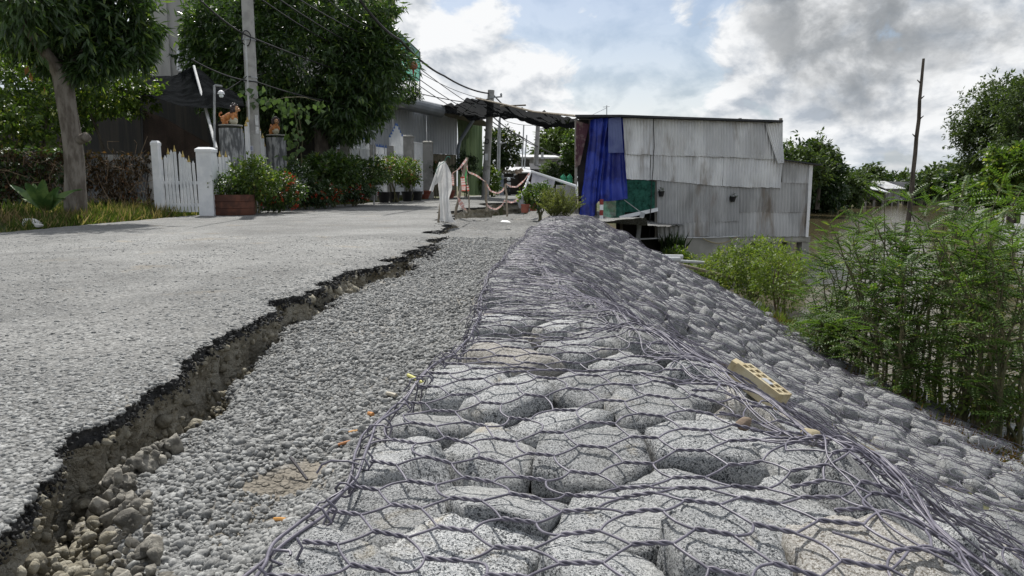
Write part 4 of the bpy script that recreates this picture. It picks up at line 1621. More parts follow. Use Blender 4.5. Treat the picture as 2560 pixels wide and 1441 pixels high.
MB().tube([W(1517, 287, -.8), W(1517, 264, -.8)], .012, 5).tube(curve(W(1517, 270, -.8), W(1480, 288, -.5), 3), .005, 4).tube([W(1508, 268, -.8), W(1524, 267, -.8)], .006, 4).build('aerial', M_STEEL, house)
MB().tube([W(1560, 500, .08), W(1602, 531, .12)], .009, 5).build('stay_rope', M_PVC, house)
for k_, (px, py) in enumerate(((1653, 492), (1832, 505))):
    q = W(px, py, .10)
    hp = MB().lathe((q.x, q.y, q.z), [(.055, 0), (.085, .13), (.09, .14), (.08, .14), (.05, .02)], 10).build('hanging_pot', M_BLACKPLASTIC)
    tag(hp, ('small black pot hanging on the zinc wall beside the open bay', 'small black pot hanging in the middle of the zinc wall')[k_], 'pot', 'black pots hanging on the zinc wall')
    MB().tube([q + Vector((-.07, 0, .13)), q + Vector((0, 0.0, .25)), q + Vector((.07, 0, .13))], .004, 4).build('hanger', M_CABLE, hp)
    B_, D_, L_, W_ = rosettes(np.array([[q.x, q.y, q.z + .13]]), np.array([[0, 0, 1.0]]), 14, .11, .012, 500 + k_, .1, 1.0, .03)
    foliage('plant', B_, D_, L_, W_, leaf_mat('pot_leaf', (.03, .05, .02), (.08, .12, .05)), hp)

# blue tarpaulin over the corner, flowered cloth beside it
tp = cloth('blue_tarpaulin', [W(1478, 299, .28), W(1516, 294, .22), W(1556, 289, .2)], [W(1447, 546, .50), W(1484, 549, .38), W(1489, 512, .33), W(1493, 504, .3), W(1530, 503, .26), W(1571, 497, .22)],
           M_BLUE, nu=70, nv=30, fold=.075, seed=8, freq=5.5, wr=.03, tight_top=False)
tag(tp, 'bright blue tarpaulin hanging in folds over the corner of the zinc house', 'tarpaulin')
cloth('faded_flap', [W(1521, 297, .335), W(1552, 291, .30)], [W(1521, 383, .36), W(1559, 382, .31)], M_BLUE_PALE, tp, fold=.01, seed=9, wr=.006)
pc = cloth('flowered_cloth', [W(1441, 302, .05), W(1474, 312, .1)], [W(1438, 420, .05), W(1450, 412, .1)], M_CLOTH, fold=.02, seed=10)
tag(pc, 'faded purple flowered cloth hanging beside the blue tarpaulin', 'curtain')
MB().bar(W(1440, 300, 0), W(1440, 540, 0), .06).build('post', M_TIMBER, house)
# things under the house edge
q = P(1503, 560, 16.8)
rw = MB()
for k_ in range(5):
    rw.lathe((q.x, q.y, q.z - .05 + k_ * .125), [(.045, 0), (.045, .123)], 10, m=k_ % 2)
tag(rw.build('marker_post', [pm('post_red', (.20, .03, .025), (.28, .05, .04), 20, .6), M_WHITE]), 'red and white banded marker post in front of the green net', 'post')
# grey pipes laid out from the bank
pipes = [((1618, 649), (1699, 649), 12.9, .050, 'thick grey plastic pipe jutting from the bank, lower of two'), ((1612, 642), (1706, 643), 13.3, .045, 'thick grey plastic pipe jutting from the bank, upper of two'),
         ((1696, 653), (1760, 657), 13.2, .028, 'thin grey pipe ending beyond the thick pair of pipes'), ((1672, 655), (1850, 700), 13.4, .030, 'long dark pole slanting down into the green shrubs')]
for (a, b_, Y_, r0, lab) in pipes:
    A, Bq = P(*a, Y_), P(*b_, Y_ + .15)
    o = MB().tube([A, A.lerp(Bq, .5), Bq], r0, 12).build('pipe', M_PVC if 'dark' not in lab else M_BAMBOO, smooth=True)
    tag(o, lab, 'pipe')
q = P(1669, 655, 12.95)
ps_ = MB().tube([q, (q.x, q.y, q.z - .55)], .045, 8).build('pipe_post', M_STEEL)
tag(ps_, 'short grey post holding up the thick grey pipes', 'post')

# ------------------------------------------------------------------ left side: the long zinc shed with gutter
SHA, SHB = Vector((-7.4, 30.5, 0)), Vector((-2.74, 36, 0))
shed = empty('zinc_shed', (-5, 33, 0.1), 'long grey zinc shed with a pipe gutter across the road from the river', 'shed')
sz1, sz0 = 4.35, 2.1
L = (SHB - SHA).length
nsh = 7
for i in range(nsh):
    a, b_ = SHA.lerp(SHB, i / nsh), SHA.lerp(SHB, (i + 1.01) / nsh)
    off = Vector((0.02 * (i % 2), -0.02 * (i % 2), 0))
    corrugated('metal_sheet', a + off + Vector((0, 0, sz1)), b_ + off + Vector((0, 0, sz1)), b_ + off + Vector((0, 0, sz0)), a + off + Vector((0, 0, sz0)), M_ZINC_SHED, shed, pitch=.17, amp=.03, seed=50 + i, dent=.015)
dn = (SHB - SHA).normalized()
nb_ = Vector((-dn.y, dn.x, 0))
corrugated('lower_sheet', SHA + nb_ * .05 + Vector((0, 0, sz0)), SHB + nb_ * .05 + Vector((0, 0, sz0)), SHB + nb_ * .05 + Vector((0, 0, .05)), SHA + nb_ * .05 + Vector((0, 0, .05)), M_BROWNSHEET, shed, pitch=.2, amp=.02, seed=60)
MB().tube([SHA.lerp(SHB, .02) + Vector((.2, -.25, sz1 + .22)), P(1104, 279, 33.6)], .30, 14).build('gutter', pm('gutter_grey', (.17, .185, .20), (.21, .225, .24), 2, .5), shed)
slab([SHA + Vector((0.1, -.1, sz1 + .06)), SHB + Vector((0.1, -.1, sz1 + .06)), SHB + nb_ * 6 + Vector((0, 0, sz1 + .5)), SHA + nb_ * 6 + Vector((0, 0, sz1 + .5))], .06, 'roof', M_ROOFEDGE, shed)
# awning at its road end with bent pipe brace
slab([P(1105, 283, 34.6), P(1190, 289, 34.8), P(1234, 317, 36.5), P(1150, 306, 37.5)], .05, 'awning', M_BROWNSHEET, shed)
MB().tube([P(1147, 420, 35.3), P(1145, 375, 35.3), P(1150, 352, 35.2), P(1188, 292, 34.9)], .085, 8).build('brace', pm('brace_grey', (.20, .23, .27), None, rough=.5), shed)
gc = cloth('green_curtain', [P(1145, 300, 36.2), P(1175, 305, 37), P(1206, 312, 38)], [P(1146, 478, 36.2), P(1175, 488, 37), P(1203, 489, 38)], M_GREENCURT, nu=40, fold=.10, seed=12, freq=7, tight_top=False)
tag(gc, 'tall dark green curtain closing the end of the zinc shed', 'curtain')
gc2 = cloth('green_curtain', [P(1142, 290, 36.1), P(1168, 296, 36.4)], [P(1148, 400, 36.1), P(1163, 400, 36.4)], pm('pale_green_curtain', (.10, .14, .075), (.15, .20, .11), 2, .8, trans=.2), nu=20, fold=.06, seed=13, freq=3)
tag(gc2, 'short paler green curtain beside the shed brace pipe', 'curtain')
# black shade net over the road, its ridge pole
can = cloth('black_canopy', [P(1062, 263, 34), P(1130, 262, 33), P(1150, 256, 31.5), P(1172, 247, 30), P(1205, 247, 29), P(1260, 263, 26), P(1330, 281, 23.5), P(1400, 289, 21), P(1445, 292, 19.5)],
            [P(1100, 272, 38), P(1150, 287, 37), P(1195, 300, 36), P(1240, 292, 34), P(1285, 292, 32), P(1330, 300, 30), P(1380, 311, 29), P(1420, 310, 28), P(1446, 303, 25)], M_BLACKCLOTH, nu=70, nv=16, fold=.03, seed=21, freq=4, sag=.22, wr=.10, tight_top=False)
tag(can, 'sagging black shade net stretched over the road between shed and house', 'canopy')
MB().tube([P(1190, 246, 29.5), P(1262, 262, 26), P(1335, 280, 23.4), P(1446, 291, 19.5)], .035, 6).tube([P(1250, 266, 26), P(1315, 263.5, 26)], .03, 5).build('ridge_pole', M_BAMBOO, can)
MB().tube([P(1200, 300, 34), P(1236, 280, 33)], .03, 5).tube([P(1150, 290, 34), P(1200, 250, 29.5)], .03, 5).tube([P(1236, 280, 33), P(1222, 266, 31)], .03, 5).build('support_pole', M_STEEL, can)

# ------------------------------------------------------------------ big concrete house and balcony behind the mango tree
HX0, HX1, HY0 = P(371, 300, 27).x, -7.4, 27.0
ch = empty('concrete_house', (-10, 29, 0.1), 'tall unpainted grey concrete house with streaked walls behind the mango tree', 'house')
wq = [P(446, 122, 26.9), P(482, 122, 26.9), P(482, 176, 26.9), P(446, 176, 26.9)]
wx0, wx1, wz1, wz0 = wq[0].x, wq[1].x, wq[0].z, wq[2].z
mb = MB()
mb.box(((HX0 + wx0) / 2, HY0 + .1, 5.5), (wx0 - HX0, .2, 11))
mb.box(((wx1 + HX1) / 2, HY0 + .1, 5.5), (HX1 - wx1, .2, 11))
mb.box(((wx0 + wx1) / 2, HY0 + .1, wz0 / 2), (wx1 - wx0, .2, wz0))
mb.box(((wx0 + wx1) / 2, HY0 + .1, (wz1 + 11) / 2), (wx1 - wx0, .2, 11 - wz1))
mb.box((HX0 + .1, HY0 + 4.2, 5.5), (.2, 8.0, 11)).box((HX1 - .1, HY0 + 4.2, 5.5), (.2, 8.0, 11)).box(((HX0 + HX1) / 2, HY0 + 8.3, 5.5), (HX1 - HX0, .2, 11))
mb.build('wall', M_CONC_HOUSE, ch)
MB().box(((HX0 + HX1) / 2, HY0 + 4, 11.05), (HX1 - HX0 + .4, 8.8, .15)).build('roof', M_CONC_HOUSE, ch)
MB().box((P(409, 100, 26.9).x, HY0 - .05, 5.5), (.35, .10, 11)).build('column', M_CONC_HOUSE, ch)
wf = MB()
for (a, b_) in ((wq[0], wq[1]), (wq[1], wq[2]), (wq[2], wq[3]), (wq[3], wq[0])):
    wf.bar(a, b_, .09)
wfo = wf.build('window', M_WHITE, ch)
nsl = 9
for i in range(nsl):
    z_ = wz0 + (wz1 - wz0) * (i + .5) / nsl
    s = MB().box(((wx0 + wx1) / 2, HY0 + .04, z_), (wx1 - wx0 - .06, .06, .05), R=Matrix.Rotation(.5, 3, 'X')).build('slat', M_WHITE, wfo)
MB().box(((wx0 + wx1) / 2, HY0 + .15, (wz0 + wz1) / 2), (wx1 - wx0, .02, wz1 - wz0)).build('pane', pm('dark_glass', (.03, .035, .04), None, rough=.1), wfo)
# upper house with netted balcony
uh = empty('balcony_house', (-7, 33, 4.2), 'upper storey with a balcony screened by bright green net above the shed', 'house')
MB().box((-9.0, 36.0, 6.9), (5.4, 4.0, 5.0)).build('wall', M_CONC_HOUSE, uh)
a0, a1 = P(975, 262, 31), P(1050, 262, 33)
slab([P(940, 258, 30.8), P(1048, 262, 32.8), P(1048, 262, 32.8) + Vector((-1, 3, 0)), P(940, 258, 30.8) + Vector((-1, 3, 0))], .15, 'balcony_floor', M_CONC_HOUSE, uh)
cloth('net_roof', [P(940, 25, 30), P(985, 70, 31), P(1050, 131, 33)], [P(940, 60, 29.5), P(985, 98, 30.5), P(1050, 146, 32.5)], M_BALCNET2, uh, fold=.02, seed=23)
cloth('net_screen', [P(940, 75, 29.6), P(985, 100, 30.6), P(1050, 146, 32.6)], [P(940, 196, 29.6), P(985, 200, 30.6), P(1049, 204, 32.6)], M_BALCNET, uh, fold=.02, seed=24)
mb = MB()
for (a, b_) in (((1050, 131, 32.7), (1049, 262, 32.7)), ((985, 118, 30.7), (1050, 149, 32.7)), ((985, 142, 30.7), (1050, 150, 32.7)), ((1015, 118, 31.6), (1015, 205, 31.6)), ((985, 70, 30.7), (1050, 131, 32.7))):
    mb.tube([P(*a), P(*b_)], .03, 5)
mb.build('net_frame', M_STEEL, uh)
for k_, (px, py, Y_, r0) in enumerate(((1033, 165, 31.8, .20), (1001, 139, 30.6, .18))):
    q = P(px, py, Y_)
    ln = MB().lathe(q - Vector((0, 0, r0 * .85)), [(.25 * r0, 0), (.75 * r0, .2 * r0), (r0, .7 * r0), (r0, 1.0 * r0), (.75 * r0, 1.5 * r0), (.25 * r0, 1.7 * r0)], 14).build('paper_lantern', pm('lantern_orange', (.42, .12, .05), (.50, .20, .09), 12, .6, trans=.3), smooth=True)
    tag(ln, ('round orange lantern with tassel hanging at the outer end of the green net', 'round orange lantern half hidden behind the mango leaves')[k_], 'lantern', 'lanterns on the netted balcony')
    MB().tube([q - Vector((0, 0, r0 * .8)), q - Vector((0, 0, r0 * 2.0))], [r0 * .25, r0 * .12], 6).build('tassel', pm('tassel_red', (.35, .04, .03), None, rough=.8), ln)
yt = cloth('olive_tarpaulin', [P(905, -60, 30), P(990, -50, 31.5)], [P(912, 8, 30), P(950, 52, 30.5), P(986, 56, 31.5)], pm('olive_cloth', (.19, .20, .10), (.24, .25, .14), 1, .8, trans=.25), fold=.06, seed=25, freq=2)
tag(yt, 'olive green tarpaulin hanging from the roof above the netted balcony', 'tarpaulin')

# ================================================================== FENCES, GATES, POLES, CABLES, STATUES
def picket_run(name, label, a, b, n, z0, h_fn, w=.055, tip=M_GOLD, tip_every=1, rails=(.3, .75), cat='fence', group=None, gate=False):
    a, b = Vector(a), Vector(b)
    f = empty(name, ((a.x + b.x) / 2, (a.y + b.y) / 2, z0), label, cat, group)
    d = (b - a)
    rz = math.atan2(d.y, d.x)
    base = None
    for i in range(n):
        t = (i + .5) / n
        q = a.lerp(b, t)
        h = h_fn(t)
        lean = rnd.gauss(0, .012)
        mb = MB()
        mb.bar((q.x, q.y, z0 + .04), (q.x + lean, q.y, z0 + h), w, .03)
        mb.lathe((q.x + lean, q.y, z0 + h), [(w * .45, 0), (.004, .045)], 4, rz=rz, sq=True)
        p = mb.build('picket', M_WHITE, f)
        if i % tip_every == 0:
            MB().lathe((q.x + lean, q.y, z0 + h + .004), [(w * .55, 0), (w * .62, .02), (w * .3, .06), (.004, .12)], 6).build('finial', tip, p)
    for r0 in rails:
        h0 = min(h_fn(0), h_fn(1)) if r0 <= .5 else min(h_fn(0), h_fn(.5), h_fn(1))
        MB().bar((a.x, a.y + .03, z0 + h0 * r0), (b.x, b.y + .03, z0 + h0 * r0), .03, .06).build('rail', M_WHITE, f)
    return f


def post_box(name, label, px0, px1, ptop, pbot, Y_, mat, cap=True, group=None, lean=0.0, capmat=None):
    A, B_ = P(px0, pbot, Y_), P(px1, pbot, Y_)
    zt = P(px0, ptop, Y_).z
    w = B_.x - A.x
    c = (A + B_) / 2
    z0 = min(A.z, .12) - .1
    mb = MB()
    mb.box((c.x, c.y + w / 2, (z0 + zt) / 2), (w, w, zt - z0))
    o = mb.build(name, mat)
    tag(o, label, 'pillar', group)
    if cap:
        MB().lathe((c.x, c.y + w / 2, zt), [(w * .78, 0.0), (w * .78, .05), (w * .5, .09)], 4, rz=0, sq=True).build('cap', capmat or mat, o)
    return o


# gate in the near corner
post_box('gate_pillar', 'white gate pillar left of the small white picket gate', 388, 405, 364, 530, 13.6, M_WHITE)
post_box('gate_pillar', 'white gate pillar between the picket gate and the rusty drum', 498, 535, 380, 530, 13.6, M_WHITE)
ga, gb = P(408, 530, 13.75), P(497, 530, 13.75)
picket_run('picket_gate', 'small white picket gate with arched top and gold tips', ga, gb, 10, .03, lambda t: 1.0 + .20 * math.exp(-((t - .42) / .28) ** 2) - .04 * t, .045, M_GOLD, 2, (.18, .62), 'gate')
picket_run('picket_fence', 'short white picket fence between white pillar and the taller log pillar', P(538, 520, 14.6), P(583, 520, 14.9), 6, .05, lambda t: 1.10, .05, M_GOLD, 2, (.3, .85))
picket_run('picket_gate', 'tall white picket gate rising behind the utility pole', P(603, 500, 15.4), P(672, 500, 18.0), 10, .08, lambda t: 1.35 + .62 * math.sin(math.pi * min(1, max(0, t))) , .06, M_GOLD, 1, (.35, .6), 'gate')
picket_run('picket_fence', 'white picket fence behind the climbing vine under the mango tree', P(716, 480, 18.4), P(800, 480, 21.5), 12, .12, lambda t: .98, .055, M_GOLD, 3, (.3, .8))
M_LOG = pm('bark_patterned_render', (.10, .105, .11), (.34, .345, .35), 16, .9, lo=.42, hi=.6, stretch=(1, 1, .22), bump=.012, bscale=26)


def log_pillar(px, ptop, Y_, wpx, label):
    q = P(px, ptop, Y_)
    r0 = wpx / 2 / FPX * Y_
    o = MB().lathe((q.x, q.y, -.05), [(r0, 0), (r0 * 1.02, .5), (r0 * .99, q.z - .02), (r0 * 1.0, q.z + .05)], 20).build('log_pillar', M_LOG, smooth=True)
    tag(o, label, 'pillar', 'round gate pillars finished like logs')
    MB().lathe((q.x, q.y, q.z + .05), [(r0 * 1.01, 0), (r0 * 1.01, .025)], 20).build('cap', M_CONC, o)
    return Vector((q.x, q.y, q.z + .075)), r0


M_LION = pm('lion_orange', (.40, .14, .035), (.52, .21, .06), 14, .35, spec=.5)
M_MANE = pm('lion_mane', (.018, .012, .012), (.05, .025, .022), 40, .35, spec=.6, bump=.006, bscale=70)
M_BALL = pm('lion_ball', (.36, .33, .24), (.48, .45, .35), 12, .6)
M_FACE = pm('lion_face', (.45, .24, .12), (.52, .30, .17), 20, .5)


def lion(c, s, yaw, label):
    root = empty('lion_statue', c, label, 'statue', 'lion statues on the log pillars')
    Rz = Matrix.Rotation(yaw, 3, 'Z')

    def w_(x, y, z):
        return c + Rz @ (Vector((x, y, z)) * s)
    b = MB()
    Rt = Rz @ Matrix.Rotation(-.45, 3, 'Y')
    b.ell(w_(-.05, 0, .30), (.27 * s, .13 * s, .135 * s), Rt)           # trunk, rump low and shoulders high
    b.ell(w_(-.23, 0, .20), (.13 * s, .14 * s, .15 * s), Rz)           # haunch
    b.ell(w_(.13, 0, .36), (.14 * s, .15 * s, .15 * s), Rz)            # chest
    for sy_ in (-1, 1):
        b.tube([w_(-.24, .09 * sy_, .2), w_(-.20, .10 * sy_, .10), w_(-.24, .10 * sy_, .03)], [.075 * s, .055 * s, .045 * s], 10)
        b.ell(w_(-.20, .10 * sy_, .03), (.075 * s, .05 * s, .035 * s), Rz)
        b.tube([w_(.14, .11 * sy_, .34), w_(.17, .13 * sy_, .22), w_(.14, .08 * sy_, .17)], [.07 * s, .052 * s, .042 * s], 10)
        b.ell(w_(.15, .07 * sy_, .19), (.055 * s, .045 * s, .04 * s), Rz)
    b.tube([w_(.16, 0, .42), w_(.22, 0, .52)], [.10 * s, .09 * s], 10)
    body = b.build('body', M_LION, root, smooth=True)
    md = body.modifiers.new('join', 'REMESH')
    md.mode = 'VOXEL'
    md.voxel_size = .018 * s
    md.use_smooth_shade = True
    b = MB()
    b.ell(w_(.24, 0, .56), (.115 * s, .10 * s, .12 * s), Rz)
    b.ell(w_(.34, 0, .53), (.07 * s, .065 * s, .055 * s), Rz)
    for sy_ in (-1, 1):
        b.ell(w_(.19, .10 * sy_, .67), (.02 * s, .035 * s, .04 * s), Rz)
    hd = b.build('head', M_FACE, root, smooth=True)
    b = MB()
    b.ell(w_(.405, 0, .555), (.022 * s, .03 * s, .02 * s), Rz)
    for sy_ in (-1, 1):
        b.ell(w_(.335, .05 * sy_, .60), (.018 * s, .018 * s, .018 * s), Rz)
    b.build('eyes_and_nose', M_BLACKPLASTIC, hd, smooth=True)
    b = MB()
    rr = random.Random(5)
    b.ell(w_(.16, 0, .56), (.13 * s, .165 * s, .185 * s), Rz)
    for i in range(26):
        a = i / 26 * 6.283
        b.ell(w_(.17 + rr.uniform(-.06, .05), math.cos(a) * .15, .55 + math.sin(a) * .165), (.055 * s, .05 * s, .055 * s), Rz, nu=8, nv=6)
    b.ell(w_(.17, 0, .74), (.09 * s, .09 * s, .05 * s), Rz)
    b.build('mane', M_MANE, root, smooth=True)
    MB().ell(w_(.13, 0, .145), (.145 * s, .145 * s, .145 * s), Rz, nu=20, nv=14).build('ball', M_BALL, root, smooth=True)
    MB().tube([w_(-.34, 0, .26), w_(-.42, 0, .33), w_(-.40, 0, .42), w_(-.33, 0, .44)], [.03 * s, .026 * s, .03 * s, .045 * s], 8).build('tail', M_LION, root, smooth=True)
    MB().box(w_(-.02, 0, -.004), (.55 * s, .28 * s, .02 * s), yaw).build('plinth', M_BALL, root)


c1, _r = log_pillar(577, 322, 15.3, 56, 'log patterned round pillar carrying the nearer lion statue')
lion(c1, .58, -.15, 'orange lion statue with dark mane on the nearer pillar, head in profile over its ball')
c2, _r = log_pillar(690, 345, 18.0, 46, 'log patterned round pillar carrying the farther lion statue')
lion(c2 + Vector((-.03, 0, 0)), .56, -.85, 'orange lion statue on the farther pillar, face turned to the road over its ball')

# second plot: low fence, pillars, arched gate, white door
post_box('block_pillar', 'grey block pillar at the left end of the blue tipped fence', 853, 878, 352, 480, 24.5, M_BLOCK, False)
picket_run('picket_fence', 'white fence with blue tips, left stretch beside the grey pillar', P(880, 480, 24.8), P(926, 480, 26.2), 11, .15, lambda t: 2.05, .06, M_BLUETIP, 1, (.3, .85))
post_box('block_pillar', 'grey block pillar between the two stretches of blue tipped fence', 925, 940, 362, 480, 26.3, M_BLOCK, False)
picket_run('picket_fence', 'white fence with blue tips, right stretch behind the flowering shrubs', P(940, 480, 26.6), P(972, 480, 27.8), 8, .15, lambda t: 1.85, .06, M_BLUETIP, 1, (.3, .85))
post_box('block_pillar', 'grey block pillar left of the arched gate', 966, 984, 365, 480, 27.7, M_BLOCK, False)
picket_run('picket_gate', 'white gate with a pointed blue tipped top', P(977, 480, 28.0), P(1010, 480, 29.2), 9, .17, lambda t: 2.25 + .55 * (1 - abs(2 * t - 1.1)), .07, M_BLUETIP, 1, (.3, .75), 'gate')
post_box('gate_pillar', 'tall grey gate pillar left of the white door, with moulded cap', 1008, 1034, 343, 485, 29.3, M_BLOCK, True, capmat=M_CONC)
dr = empty('metal_door', P(1046, 485, 30.0), 'tall plain white metal door between two grey gate pillars', 'door')
A, B_ = P(1034, 486, 29.6), P(1058, 486, 30.6)
zt = P(1040, 357, 29.9).z
d_ = (B_ - A)
MB().add([A, B_, (B_.x, B_.y, zt), (A.x, A.y, zt), A + Vector((-.02, .05, 0)), B_ + Vector((-.02, .05, 0)), (B_.x - .02, B_.y + .05, zt), (A.x - .02, A.y + .05, zt)],
         [(0, 1, 2, 3), (5, 4, 7, 6), (3, 2, 6, 7), (1, 5, 6, 2), (4, 0, 3, 7)]).build('leaf', M_WHITE, dr)
fr = MB()
for t in (.04, .96):
    q = A.lerp(B_, t)
    fr.bar((q.x, q.y - .02, q.z), (q.x, q.y - .02, zt), .05)
fr.bar((A.x, A.y - .02, zt), (B_.x, B_.y - .02, zt), .05)
fr.build('frame', M_WHITE, dr)
MB().box((A.x + .1, A.y - .03, (A.z + zt) / 2), (.03, .03, .14)).build('handle', M_STEEL, dr)
post_box('gate_pillar', 'grey gate pillar right of the white door, with moulded cap', 1059, 1082, 358, 488, 30.8, M_BLOCK, True, capmat=M_CONC)
# white lattice and sheet further back under the mango tree
bw = MB().box((P(780, 400, 24).x, 24.5, .8), (3.2, .12, 1.5)).build('garden_wall', M_WHITE)
tag(bw, 'low white garden wall glimpsed behind the mango trunk', 'wall')

# ------------------------------------------------------------------ poles and lamps
q = P(638, 410, 16.6)
up = empty('utility_pole', (q.x, q.y, 0), 'thick grey concrete utility pole standing by the white fence', 'utility pole')
MB().tube([(q.x + .01, q.y, -.1), (q.x, q.y, 2.5), (q.x + .015, q.y, 6.4)], [.145, .135, .12], 16).build('pole', M_POLE, up, smooth=True)
for (py, hh, ww, mt, nm) in ((372, .17, .17, None, 'number_plate'),):
    z_ = P(638, py, 16.5).z
    yq = q.y - .148
    pl = MB().box((q.x - .06, yq, z_), (.17, .004, .125)).build('number_plate', pm('plate_white', (.55, .57, .62), None, rough=.5), up)
    tx = MB()
    M_INK = pm('plate_ink', (.02, .025, .22), None, rough=.5)
    gly = ['22', '3', '8', '3', 'H', 'H', 'H']
    seg = {'2': 'abged', '3': 'abgcd', '8': 'abcdefg', 'H': 'bcefg'}
    x0 = q.x - .06 - .075

    def digit(ch, x, z, w, h):
        t = .006
        on = {'2': 'abged', '3': 'abgcd', '8': 'abcdefg', 'H': 'bcefg', '1': 'bc', 'M': 'abcef'}[ch]
        S = {'a': ((x, z + h), (x + w, z + h)), 'g': ((x, z + h / 2), (x + w, z + h / 2)), 'd': ((x, z), (x + w, z)),
             'f': ((x, z + h / 2), (x, z + h)), 'b': ((x + w, z + h / 2), (x + w, z + h)), 'e': ((x, z), (x, z + h / 2)), 'c': ((x + w, z), (x + w, z + h / 2))}
        for k in on:
            (xa, za), (xb, zb) = S[k]
            tx.box(((xa + xb) / 2, yq - .004, (za + zb) / 2), (abs(xb - xa) + t, .003, abs(zb - za) + t))
    for i, chv in enumerate('22831M1'):
        big = i > 3
        digit(chv, x0 + i * .021, z_ - (.035 if big else .028), .012, .075 if big else .055)
    tx.build('plate_digits', M_INK, pl)
for (py0, py1) in ((288, 314), (317, 334)):
    za, zb = P(638, py0, 16.5).z, P(638, py1, 16.5).z
    MB().box((q.x + .115, q.y - .09, (za + zb) / 2), (.004, .09, za - zb), -.55).build('notice', pm('paper_white', (.66, .67, .67), (.5, .5, .5), 30, .8), up)
MB().tube([(q.x + .10 * math.cos(a), q.y - .16 + .02 * math.sin(a * 3), P(638, 95, 16.4).z + .16 * math.sin(a)) for a in np.linspace(0, 6.2, 22)], .012, 5).build('cable_coil', M_CABLE, up)
for py in (195, 205, 100):
    z_ = P(638, py, 16.5).z
    MB().lathe((q.x, q.y, z_), [(.15, 0), (.15, .025)], 16).build('strap', M_STEEL, up)

lp = empty('yard_lamp', P(536, 470, 15.2), 'thin pole with hooked top carrying a small white yard lamp', 'lamp')
MB().tube([P(537, 470, 15.2), P(536, 215, 15.2), P(540, 214, 15.2), P(555, 216, 15.2)], .025, 6).build('pole', M_STEEL, lp)
q = P(553, 236, 15.1)
MB().lathe(q, [(.075, 0), (.06, .05), (.02, .08)], 10).build('lamp_shade', M_WHITE, lp)
MB().lathe(q - Vector((0, 0, .07)), [(.02, 0), (.045, .02), (.045, .07)], 8).build('bulb', pm('bulb_white', (.75, .82, .85), None, rough=.2), lp)
st = MB().tube([P(485, 166, 18.5), P(541, 372, 14.9)], .032, 8).build('tent_pole', M_PVC)
tag(st, 'slanting grey steel pole propping the peak of the black shade tent', 'pole')
st = MB().tube([P(614, 100, 16), P(623, 300, 16)], .022, 8).build('cable_pipe', M_PVC)
tag(st, 'thin white conduit running down beside the thick concrete pole', 'conduit')
# second utility pole by the canopy, third further off, curved lamp post, two masts
for (top_, bot, Y_, r0, r1, lab, nm) in (((1228, 226), (1212, 488), 33, .15, .17, 'leaning concrete utility pole rising through the black canopy', 'utility_pole'),
                                        ((1345, 310), (1337, 470), 46, .13, .17, 'upright concrete utility pole beyond the canopy, by the far grey wall', 'utility_pole')):
    a, b_ = P(*top_, Y_), P(*bot, Y_)
    o = empty(nm, (b_.x, b_.y, 0), lab, 'utility pole')
    MB().tube([(b_.x, b_.y, -.1), a.lerp(b_, .5), a], [r1, (r0 + r1) / 2, r0], 12).build('pole', M_POLE, o, smooth=True)
    MB().bar(a + Vector((-.05, -.15, -.35)), a + Vector((.5, -.15, -.3)), .06).build('crossarm', M_STEEL, o)
    MB().lathe(a + Vector((.45, -.15, -.27)), [(.03, 0), (.06, .04), (.03, .12)], 8).build('insulator', pm('porcelain', (.35, .36, .37), None, rough=.2), o)
    if Y_ > 40:
        MB().box(a + Vector((.28, -.1, -2.0)), (.16, .14, .42)).build('meter_box', M_PVC, o)
    else:
        MB().box(P(1216, 393, Y_ - .2), (.14, .02, .30)).build('notice', M_WHITE, o)
        MB().tube([P(1217 + 5 * math.cos(a_), 354 + 6 * math.sin(a_), Y_ - .2) for a_ in np.linspace(0, 6.2, 14)], .02, 5).build('cable_coil', M_CABLE, o)
lp = empty('street_lamp', P(1246, 485, 39), 'slender grey street lamp with curved arm beside the round tree', 'street lamp')
MB().tube([P(1245, 490, 39), P(1248, 340, 39), P(1249, 300, 39), P(1252, 288, 39), P(1262, 281, 39)], [.10, .085, .06, .05, .04], 8).build('pole', M_STEEL, lp, smooth=True)
MB().tube([P(1248, 360, 38.9), P(1263, 357, 38.9)], [.04, .03], 6).build('arm', M_STEEL, lp)
MB().box(P(1266, 281, 39), (.35, .12, .07)).build('lamp_head', M_STEEL, lp)
for (a, b_, lab) in (((1309.5, 313), (1305, 420), 'taller of two thin metal masts over the far roofs'), ((1317, 338), (1311, 420), 'shorter of two thin metal masts over the far roofs')):
    o = MB().tube([P(*a, 50), P(*b_, 50)], .05, 6).build('mast', M_STEEL)
    tag(o, lab, 'mast')

# ------------------------------------------------------------------ overhead cables
def cable(pts, r0, label, sag=0.0):
    """pts: (px, py, Y); smooth curve through them with a little sag between"""
    ws = [P(*p) for p in pts]
    out = []
    for i in range(len(ws) - 1):
        n = 10
        for k in range(n):
            t = k / n
            q = ws[i].lerp(ws[i + 1], t)
            q.z -= sag * 4 * t * (1 - t)
            out.append(q)
    out.append(ws[-1])
    o = MB().tube(out, r0, 5).build('overhead_cable', M_CABLE, smooth=True)
    tag(o, label, 'cable', 'overhead cables along the road')


